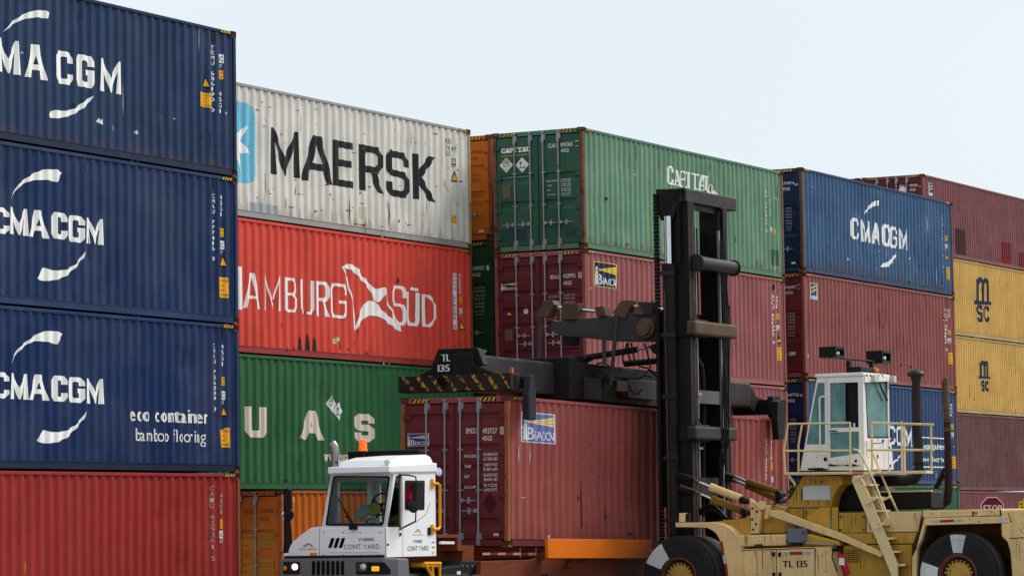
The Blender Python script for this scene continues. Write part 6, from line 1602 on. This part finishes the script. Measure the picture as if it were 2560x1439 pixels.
for zc, hh in ((z2_, h2_), (z3_, h3_)):
    lf(MB().box(5.82, 6.5, mr_-.13, mr_+.3, zc-hh-.03, zc+hh+.03), 'cross_bracket', BLK, bevel=.02)
    lf(MB().prism([(6.1, mr_-.01, zc+hh), (6.1, mr_-.01, zc+hh+.42), (6.18, mr_-.01, zc+hh+.2), (6.3, mr_-.01, zc+hh+.07), (6.5, mr_-.01, zc+hh)], (0, .05, 0)), 'gusset', BLK)
    lf(MB().prism([(7.9, mr_-.01, zc+hh), (7.9, mr_-.01, zc+hh+.42), (7.82, mr_-.01, zc+hh+.2), (7.7, mr_-.01, zc+hh+.07), (7.5, mr_-.01, zc+hh)], (0, .05, 0)), 'gusset', BLK)
lf(MB().box(6.0, 6.7, mr_-.08, mr_+.3, z1_-.14, z1_+.16), 'cross_bracket', BLK, bevel=.03)
a1, b1 = un(1728, 1006, 1, mr_+.05), un(1796, 978, 1, mr_+.05)
lf(MB().box(6.25, 7.5, mr_+.04, mr_+.10, a1.z, b1.z), 'tie_plate', paint('worn_grey_plate', (104, 98, 92), rough=.4, metal=.3, rust=.3))
a1 = un(1760, 1215, 1, mr_); lf(MB().box(6.1, 7.6, mr_+.02, mr_+.2, a1.z-.2, a1.z+.18), 'tie_plate', BLK2)
lf(MB().box(5.9, 7.8, mr_-.02, mf_, .35, .8), 'mast_foot', BLK, bevel=.03)
for z_ in (zt0-1.6, zt0-2.9, zt0-4.2, zt0-5.3):
    lf(MB().box(6.16, 6.34, mr_-.03, mr_+.05, z_, z_+.05), 'roller_pad', STEEL)
b = MB()
for k in range(4):
    x_ = 1806+k*5
    b.tube([un(1803+k*2, 600, 1, mr_-.05), un(1804+k*3, 690, 1, mr_-.06), un(x_+3, 800, 1, mr_-.14), un(x_+2, 900, 1, mr_-.24), un(x_, 1020, 1, mr_-.24), un(x_, 1105, 1, mr_-.2), un(x_-8-k, 1150, 1, mr_-.16), un(1799+k*2, 1190, 1, mr_-.1), un(1797, 1260, 1, mr_)], .017, 7)
lf(b, 'hose', HOSE, smooth=True)
# ---- carriage arms above the container
xa = 5.92
def pa(dx, *pts, x=xa): return MB().prism(c5.X(x, *pts), (dx, 0, 0))
CARR = lf(MB().box(5.95, 8.05, mf_-.15, mf_+.12, 2.2, 6.2), 'carriage', BLK, bevel=.02)
for off in (0.0, 1.75):
    AR = lf(pa(.34, (352,352),(405,372),(640,348),(1040,312),(1210,270),(1400,262),(1560,300),(1600,600),(1040,592),(430,528),(372,472), x=xa+off), 'carriage_arm', ARM, bevel=.015)
    for q, nm in ((((180,312),(262,140),(362,135),(388,185),(305,330),(205,325)), 'lever'), (((455,355),(470,172),(652,168),(640,352)), 'lever_mount'), (((832,212),(932,200),(965,312),(862,322)), 'lever'),
              (((1040,272),(1132,140),(1238,135),(1242,192),(1180,345),(1062,302)), 'lever'), (((1312,150),(1500,158),(1482,300),(1392,300)), 'lever_mount'), (((1260,300),(1300,200),(1370,195),(1390,300)), 'lever')):
        lf(pa(.30, *q, x=xa-.06+off), nm, RST if nm == 'lever' or q[0][0] in (455,) else BLK2, AR, bevel=.012)
    for p, q in (((375,208),(480,222)), ((648,240),(850,262)), ((1240,200),(1330,215)), ((1495,215),(1620,245))): lf(MB().cyl(*c5.X(xa+.1+off, p, q), .035, 10), 'tie_rod', CHROME, AR, smooth=True)
    lf(pa(.22, (480,545),(625,545),(632,600),(600,645),(485,640), x=xa+.05+off), 'actuator', BLK, AR, bevel=.02)
    for p, q in (((236,330),(212,815)), ((1092,320),(1018,1095)), ((945,580),(950,862))):
        lf(MB().cyl(*c5.X(xa-.02+off, p, q), .042, 10), 'hanger_rod', ARM, AR, smooth=True)
p = un(*c5.px(1378, 445), 0, 5.66); lf(MB().cyl(p, (8.3, p.y, p.z), .148, 28).cyl(p+Vector((.12, 0, 0)), (6.25, p.y, p.z), .20, 28), 'shift_tube', RST, smooth=True)
b = MB(); b.cyl(*c5.X(6.05, (690,790),(1315,690)), .065, 14); SC = lf(b, 'slew_cylinder', BLK, smooth=True)
lf(MB().cyl(*c5.X(6.05, (1310,691),(1440,668)), .028, 10), 'piston_rod', CHROME, SC, smooth=True)
lf(pa(.3, (545,830),(600,765),(720,760),(740,800),(640,860)), 'cylinder_mount', BLK, SC)
b = MB(); b.cyl(*c5.X(6.6, (1180,850),(1560,815)), .065, 14); lf(b, 'slew_cylinder', BLK, smooth=True)
lf(pa(.2, (1440,650),(1560,610),(1560,760),(1500,730)), 'cylinder_mount', BLK)
b = MB(); random.seed(11)
for pts in (((1205,610),(1180,700),(1150,780),(1165,850)), ((1215,615),(1215,720),(1240,800),(1260,830)), ((1245,610),(1270,720),(1300,850)), ((1400,620),(1430,720),(1450,800),(1470,900)), ((405,950),(420,880),(480,865),(560,885),(640,940),(700,985),(800,1030)), ((430,960),(450,890),(520,880),(600,920),(660,975)),
            ((740,845),(850,780),(930,745),(960,700)), ((860,850),(940,835),(1010,880)), ((1060,1000),(1180,1010),(1330,1020),(1400,980),(1480,1000)), ((1230,1090),(1250,1160),(1320,1190),(1380,1130)), ((1390,960),(1450,920),(1530,990)), ((1340,880),(1440,900),(1530,960))):
    b.tube(c5.X(5.9, *pts), .018, 6)
for k in range(0):
    x, y = random.uniform(1230, 1540), random.uniform(950, 1180); b.tube(c5.X(5.85, (x, y), (x+random.uniform(20, 60), y+random.uniform(-50, 50)), (x+random.uniform(60, 130), y+random.uniform(-20, 70))), .016, 5)
lf(b, 'hose', HOSE, smooth=True)
# ---- spreader, built square to the container it carries
HM = HB['root'].matrix_basis
def hb(b):
    b.v = [HM @ p for p in b.v]; return b
SPR = lf(hb(MB().box(3.3, 8.9, .55, 1.9, 2.99, 3.74).box(3.2, 3.5, .45, 2.0, 2.97, 3.82)), 'spreader_frame', BLK, bevel=.02)
for q in ((3.9, 4.6, .48, .6, 3.0, 3.45), (5.6, 6.9, .40, .6, 3.1, 3.5)): lf(hb(MB().box(*q)), 'spreader_housing', BLK2, SPR, bevel=.015)
lf(hb(MB().box(4.5, 5.5, .5, .62, 3.45, 3.56)), 'spreader_housing', BLK2, SPR)
lf(hb(MB().box(.3, 3.3, .80, 1.65, 3.06, 3.72)), 'spreader_boom', paint('glossy_dark_boom', (62, 58, 62), rough=.28, var=.25, streak=.3, rust=.12, metal=.3), SPR, bevel=.05)
lf(hb(MB().loft([[Vector((.1, y, z_)) for y, z_ in ((.6, 3.5), (1.8, 3.5), (1.65, 3.85), (.75, 3.85))], [Vector((.34, y, z_)) for y, z_ in ((.6, 3.5), (1.8, 3.5), (1.65, 3.82), (.75, 3.82))]])), 'boom_end', BLK, SPR, bevel=.02)
lf(hb(MB().box(8.9, 11.45, .45, 1.9, 3.13, 3.69)), 'spreader_boom', BLK2, SPR, bevel=.05)
lf(hb(MB().prism([(11.4, .47, 3.15), (11.4, .47, 3.68), (11.55, .47, 3.58), (11.8, .47, 3.40), (12.08, .47, 3.38), (12.08, .47, 3.0), (11.7, .47, 3.0)], (0, 1.4, 0))), 'boom_end', BLK, SPR, bevel=.02)
ENDF = Face((0, W, 0), (0, -1, 0), (0, 0, 1), None, (), SPR, HB['root'])
u0, v0 = ENDF.uv(1001, 987); u1, v1 = ENDF.uv(1268, 933); _, v1b = ENDF.uv(1003, 940)
zA, zB = v0+.04, v1b
EB = lf(hb(MB().box(.0, .36, -.06, W+.06, zA, zB)), 'end_beam', STRP, SPR, bevel=.015)
lf(hb(MB().box(11.85, 12.2, -.06, W+.06, zA, zB)), 'end_beam', BLK, SPR, bevel=.015)
class HFace(Face):
    """decals on the spreader: laid in the container's frame, stored in the lift truck's"""
    def decal(s, name, layers, off=0.004, flat=True, parent=None):
        obs = Face.decal(s, name, layers, off, True, parent)
        for ob in obs: ob.data.transform(HM); ob.data.transform(Matrix.Translation(-LG))
        return obs
hf = HFace((0, W, 0), (0, -1, 0), (0, 0, 1), None, (), EB, HB['root'])
st_ = []; hh = zB-zA
for i in range(8):
    a = -.02+i*.315; st_.append([(a+.28, zA+.01), (a+.38, zA+.01), (a+.13, zB-.01), (a+.03, zB-.01)])
st_ = [[(min(max(p[0], -.05), W+.05), p[1]) for p in q] for q in st_]
hf.decal('hazard_stripes', [(st_, STRY)])
u, v = hf.uv(1105, 955); hf.decal('lifting_hole', [(disc(u, v, .13, 18), DARKH)])
lf(hb(MB().loft([[Vector((.02, y, z_)) for y, z_ in ((.28, zB-.0), (2.05, zB-.0), (1.62, zB+.18), (1.58, zB+.40), (.82, zB+.42), (.78, zB+.18))], [Vector((.08, y, z_)) for y, z_ in ((.28, zB), (2.05, zB), (1.62, zB+.18), (1.58, zB+.40), (.82, zB+.42), (.78, zB+.18))]])), 'number_plate', BLK, SPR, bevel=.015)
hn = HFace((.02, W, 0), (0, -1, 0), (0, 0, 1), None, (), SPR, HB['root']); z = Z(hn, 980, 740, 4.232)
hn.decal('lettering', [(z.T('TL', 523, 690, 612, 608, bold=.014, gap=.06), STICKW)]); hn.decal('lettering', [(z.T('135', 485, 798, 607, 718, bold=.014), STICKW)])
hs = HFace((0, -.06, 0), (1, 0, 0), (0, 0, 1), None, (), EB, HB['root']); hs.decal('lifting_hole', [(disc(.17, (zA+zB)/2, .09, 16, .13), DARKH)])
lf(hb(MB().box(.10, .16, -.03, .03, zB, zB+.10)), 'marker_lamp', paint('dull_orange_lens', (190, 96, 50), rough=.3, streak=.1), SPR)
# corner guide arms
GFACE = Face((0, -.10, 0), (1, 0, 0), (0, 0, 1), None, (), None, HB['root'])
for q in (((1395,835),(1430,840),(1450,1000),(1455,1290),(1445,1310),(1378,1305),(1370,1040)),):
    pts = [GFACE.uv(*c4s.px(*p)) for p in q]
    G_ = lf(hb(MB().prism([(a, -.10, c) for a, c in pts], (0, -.16, 0))), 'corner_guide', paint('blue_black_guide', (44, 42, 48), rough=.4, var=.3, rust=.25, rust_rgb=(110, 44, 30)), SPR, bevel=.02)
    lf(hb(MB().box(.36, pts[1][0], -.08, .1, zA+.04, zB-.06)), 'guide_arm', BLK, G_)
pts = [GFACE.uv(*c7.px(*p)) for p in ((1060,470),(1090,455),(1120,560),(1112,740),(1070,745),(1058,600))]
lf(hb(MB().prism([(a, -.10, c) for a, c in pts], (0, -.16, 0))), 'corner_guide', BLK, SPR, bevel=.02)
pts = [GFACE.uv(*c7.px(*p)) for p in ((1095,430),(1150,425),(1155,600),(1120,610),(1092,560))]
lf(hb(MB().prism([(a, .12, c) for a, c in pts], (0, -.14, 0))), 'corner_guide', BLK, SPR, bevel=.03)
q = GFACE.uv(*c7.px(1125, 500)); lf(hb(MB().cyl((q[0], -.02, q[1]), (q[0], .1, q[1]), .09, 16)), 'guide_pin', DARKH, SPR)
lf(pa(.06, (1085,1042),(1200,1040),(1202,1162),(1085,1158), x=5.75), 'junction_box', RST, SPR, bevel=.01)


# grease runs, chipped paint and panel gaps on the machine
def drips(f, z, boxes, n, mt=None, seed=2, ln=(.08, .5), wd_=(.003, .013)):
    rnd = random.Random(seed); ps = []
    for (x0, y0, x1, y1) in boxes:
        a, b, c, d = z.box(x0, y1, x1, y0); a, c = min(a, c), max(a, c)
        for i in range(max(2, int(n*.55))):
            u = rnd.uniform(a, c); v = d-abs(rnd.gauss(0, .25))*(d-b)*.6; l_ = min(rnd.uniform(*ln), max(.02, v-b)); w_ = rnd.uniform(*wd_)
            ps.append([(u-w_, v), (u+w_*.8, v+.01), (u+w_*rnd.uniform(.3, 1), v-l_*.5), (u+w_*.1, v-l_), (u-w_*rnd.uniform(.3, .9), v-l_*.6)])
    f.decal('grease_run', [(ps, mt or GREASE)])
def specks(f, z, boxes, n, mt=None, seed=4, r=(.003, .014)):
    rnd = random.Random(seed); ps = []
    for (x0, y0, x1, y1) in boxes:
        a, b, c, d = z.box(x0, y1, x1, y0)
        for i in range(n):
            u, v, q = rnd.uniform(a, c), rnd.uniform(b, d), rnd.uniform(*r)
            ps.append([(u+q*rnd.uniform(.4, 1.2)*math.cos(k*1.05), v+q*rnd.uniform(.4, 1.2)*math.sin(k*1.05)) for k in range(6)])
    f.decal('paint_chip', [(ps, mt or GREASE)])
THIN = paint('brown_grime', (142, 106, 58), var=.3, streak=0, bump=0)
f = yface(xl+.06, LBX); z = Z(f, 1600, 1160, 5.12)
f.decal('panel_gap', [(z.S(.018, (1292,1098),(2235,1070))+z.S(.014, (1745,1085),(1750,1455))+z.S(.016, (2238,1060),(2242,1455))+z.S(.02, (1284,1090),(1286,1455)), GREASE)])
drips(f, z, [(1290,1100,1740,1439), (2250,1080,2420,1439)], 12, THIN, 5); drips(f, z, [(1290,1100,2230,1300)], 7, GREASE, 8, (.04, .2), (.004, .012)); specks(f, z, [(1290,1090,1730,1439),(2250,1080,2400,1420)], 12)
f = yface(xl+.05, DOOR); z = Z(f, 1600, 1160, 5.12); specks(f, z, [(1765,1170,2225,1210),(1765,1330,2225,1439)], 9, seed=9); drips(f, z, [(1765,1100,2225,1300)], 4, THIN, 3)
f = yface(xl+.33, DECK); z = Z(f, 2060, 1140, 4.812)
drips(f, z, [(185,690,495,910),(515,680,1120,900),(230,1080,1040,1439)], 12, THIN, 11); drips(f, z, [(240,1070,1040,1300),(240,935,1060,1040)], 9, GREASE, 12, (.05, .35)); specks(f, z, [(185,690,1120,910),(240,1080,1040,1430)], 14, seed=6)
f = yface(xl+.75, LT); z = Z(f, 1600, 1160, 5.12); drips(f, z, [(1980,300,2080,540),(2100,170,2440,270),(2100,460,2430,540)], 10, GREASE, 13, (.05, .3)); drips(f, z, [(1960,350,2430,540)], 14, THIN, 15)
f = yface(xl+.7, LT); z = Z(f, 1600, 1160, 5.12); drips(f, z, [(1815,565,2425,700)], 16, GREASE, 17, (.05, .3)); f.decal('panel_gap', [(z.S(.02, (1860,562),(1862,718))+z.S(.02, (2090,556),(2092,715))+z.S(.02, (1812,560),(2420,548)), GREASE)])
f = yface(xl+.12, TB); z = Z(f, 1600, 1160, 5.12); f.decal('grease_run', [(z.P((1460,1050),(1465,1020),(1570,1016),(1575,1046)), GREASE)]); drips(f, z, [(1290,900,1860,1030)], 10, THIN, 19); f.decal('panel_gap', [(z.S(.012, (1365,905),(1365,1045)), GREASE)])
f = yface(xl+.02, LT); z = Z(f, 2060, 1140, 4.812)
f.decal('panel_gap', [(z.S(.014, (2215,680),(2260,790))+z.S(.02, (2235,985),(2400,975),(2700,985))+z.S(.012, (2350,860),(2390,930)), GREASE)])
specks(f, z, [(2230,660,2420,1439)], 26, seed=21); drips(f, z, [(2260,990,2420,1300)], 8, THIN, 22)
f = yface(xl, RW); z = Z(f, 2060, 1140, 4.812); specks(f, z, [(1220,745,2200,800)], 16, seed=23, r=(.004, .016))
f = yface(xl+.04, LT); z = Z(f, 2060, 1140, 4.812); specks(f, z, [(1200,665,2110,710)], 14, seed=24, r=(.004, .018)); f.decal('panel_gap', [(z.S(.03, (2122,632),(2124,712))+z.S(.02, (1182,655),(1184,735)), GREASE)])
f = yface(xc-.004, CB); z = Z(f, 1940, 860, 4)
gr = paint('black_cab_grime', (44, 38, 36), rough=.7, var=.3, bump=0)
rnd = random.Random(31); ps = []
for i in range(46):
    u, v = z(rnd.uniform(330, 520), 1238+abs(rnd.gauss(0, 12))); q = rnd.uniform(.01, .045); ps.append([(u+q*rnd.uniform(.6, 1.6)*math.cos(k*1.05), v+.5*q*rnd.uniform(.4, 1.2)*math.sin(k*1.05)) for k in range(6)])
f.decal('grime', [(ps, gr)]); specks(f, z, [(300,1050,510,1240)], 8, gr, 32, (.006, .016))
f = yface(xc-.019, DR); z = Z(f, 1940, 860, 4); rnd = random.Random(33); ps = []
for i in range(30):
    u, v = z(rnd.uniform(530, 845), 1210+rnd.uniform(-8, 4)); q = rnd.uniform(.01, .04); ps.append([(u+q*rnd.uniform(.6, 1.6)*math.cos(k*1.05), v+.5*q*rnd.uniform(.4, 1.2)*math.sin(k*1.05)) for k in range(6)])
f.decal('grime', [(ps, gr)]); f.decal('keyhole', [(disc(*z(798, 1165), .03, 10), gr)]); specks(f, z, [(540,1140,845,1210)], 7, gr, 34, (.005, .014))
class RFace(OFace): pass
f = OFace((0, yr-.014, 0), (1, 0, 0), (0, 0, 1), None, (), RP, None); f.org = LG; z = Z(f, 1940, 860, 4)
f.decal('grime', [(z.S(.012, (965,988),(1072,985),(1076,1040))+z.S(.014, (1008,1090),(1012,1180),(1022,1240))+z.S(.01, (1078,1080),(1080,1240)), gr)]); specks(f, z, [(905,950,1170,1245)], 22, gr, 35, (.006, .02))
# working edges on the mast: rubbed strips, bolts, hose guides
for x0, x1 in ((5.88, 5.90), (6.05, 6.075), (7.60, 7.625), (7.76, 7.79)): lf(MB().box(x0, x1, mr_-.012, mr_, .9, zt1-.3), 'wear_strip', RST)
lf(MB().box(mx0-.185, mx0-.165, -6.675, -6.655, 1.2, 6.6), 'wear_strip', RST)
for k in range(5):
    zz = 1.9+k*1.25; lf(MB().box(mx0-.19, mx0+.06, -6.62, -6.57, zz, zz+.09).box(mx0-.19, mx0-.16, -6.88, -6.57, zz, zz+.09), 'cylinder_clamp', BLK2, bevel=.006)
b = MB()
for k in range(4): b.tube([(6.75+k*.09, mr_+.42, 8.0), (6.74+k*.10, mr_+.40, 6.0), (6.8+k*.1, mr_+.34-.03*k, 4.2), (6.7+k*.12, mr_+.40, 2.6), (6.75+k*.1, mr_+.42, .9)], .028, 7)
lf(b, 'hose', HOSE, smooth=True)
b = MB(); b.tube([(6.5, mr_+.2, 5.3), (6.75, mr_+.15, 5.1), (6.95, mr_+.2, 4.5), (7.0, mr_+.25, 3.6), (7.0, mr_+.3, 2.0)], .045, 8); lf(b, 'hose', BLK2, smooth=True)

# plumbing, vents and fixings on the body
for pts, r_ in ((((1350,610),(1300,690),(1240,720),(1150,690)), .022), (((1365,620),(1330,700),(1330,800),(1400,900)), .02), (((1790,470),(1700,520),(1560,500)), .02), (((1810,560),(1740,600),(1690,700),(1640,760)), .018)):
    lf(MB().tube(c4.X(xl+.62, *pts), r_, 7), 'hose', HOSE, smooth=True)
for x, y in ((1440,560),(1500,600),(1440,700),(1490,760),(1450,830)):
    p = c4.X(xl+.3, (x, y))[0]; lf(MB().cyl(p, p+Vector((-.025, 0, 0)), .022, 6), 'bolt', BLK)
for i in range(6):
    lf(pr(c6, xl+.32, .03, (250,1130+i*26),(420,1128+i*26),(420,1138+i*26),(250,1140+i*26)), 'vent_slot', GREASE, DECK)
for x in (200, 480):
    for y in (720, 880):
        p = c6.X(xl+.33, (x, y))[0]; lf(MB().cyl(p, p+Vector((-.02, 0, 0)), .018, 8), 'bolt', BLK, DECK)
for x0, y0 in ((1880, 860), (2090, 870), (1880, 985), (2095, 985)):
    p = c4.X(xl+.02, (x0, y0))[0]; lf(MB().cyl(p, p+Vector((-.02, 0, 0)), .016, 8), 'bolt', BLK, GB)
lf(pr(c4, xl+.05, .1, (1940,1000),(2060,1002),(2050,1040),(1940,1036)), 'box_bracket', BLK, GB)
lf(MB().tube(c6.X(xl+.3, (-50,1010),(-45,960),(60,965),(120,1000)), .014, 6), 'grab_bar', BLK, smooth=True)
for z_ in (1.3, 2.5, 3.9, 5.6, 6.9):
    lf(MB().cyl((6.10, mr_-.03, z_), (6.10, mr_+.02, z_), .05, 12), 'guide_roller', BLK2); lf(MB().cyl((7.70, mr_-.03, z_+.2), (7.70, mr_+.02, z_+.2), .05, 12), 'guide_roller', BLK2)

# ------------------------------------------------------------------ road signs beyond the machine
sx, sy = 57.6, 4.6
c_s = un(2480.8, 1270.5, 1, sy); nrm = Vector((-.86, -.5, 0)); rgt = Vector((.5, -.86, 0))
oct_ = lambda r_, k: [c_s+nrm*k+rgt*(r_*math.cos(R(22.5+45*i)))+Vector((0, 0, r_*math.sin(R(22.5+45*i)))) for i in range(8)]
SG = empty('stop_sign', (c_s.x, c_s.y, 0), 'dark red octagonal stop sign partly hidden by the deck of the lift truck', 'road sign')
SO = SG.location
MB().prism(oct_(.45, 0), -nrm*.006).build('sign_rim', STICKW, SG, SO)
MB().prism(oct_(.42, .003), -nrm*.004).build('sign_face', paint('stop_sign_red', (122, 18, 30), streak=.1, bump=0), SG, SO)
fsg = OFace(c_s+nrm*.006, rgt, (0, 0, 1), None, (), SG, None); fsg.org = SO
fsg.decal('lettering', [(text('STOP', -.33, -.15, .33, .15, bold=.015), STICKW)])
MB().cyl((c_s.x-nrm.x*.04, c_s.y-nrm.y*.04, 0), (c_s.x-nrm.x*.04, c_s.y-nrm.y*.04, c_s.z+.35), .03, 8).build('post', STEEL, SG, SO)
c_y = un(2562, 1262, 1, sy-1.0)
YS = empty('warning_sign', (c_y.x, c_y.y, 0), 'small yellow warning sign at the right edge beyond the lift truck deck', 'road sign')
YO = YS.location
MB().prism([c_y+rgt*a+Vector((0, 0, b_)) for a, b_ in ((-.22, -.25), (.22, -.25), (.22, .15), (-.22, .15))], nrm*.006).build('sign_face', AMBER, YS, YO)
MB().prism([c_y+rgt*a+Vector((0, 0, b_)) for a, b_ in ((-.05, .15), (.05, .15), (.05, .24), (-.05, .24))], nrm*.006).build('sign_tab', AMBER, YS, YO)
fy = OFace(c_y+nrm*.006, rgt, (0, 0, 1), None, (), YS, None); fy.org = YO
fy.decal('symbol', [(disc(-.13, .05, .04, 8)+disc(-.1, -.08, .04, 8)+disc(.05, 0, .05, 8), HAZB)])
MB().cyl((c_y.x-nrm.x*.04, c_y.y-nrm.y*.04, 0), (c_y.x-nrm.x*.04, c_y.y-nrm.y*.04, c_y.z), .03, 8).build('post', STEEL, YS, YO)
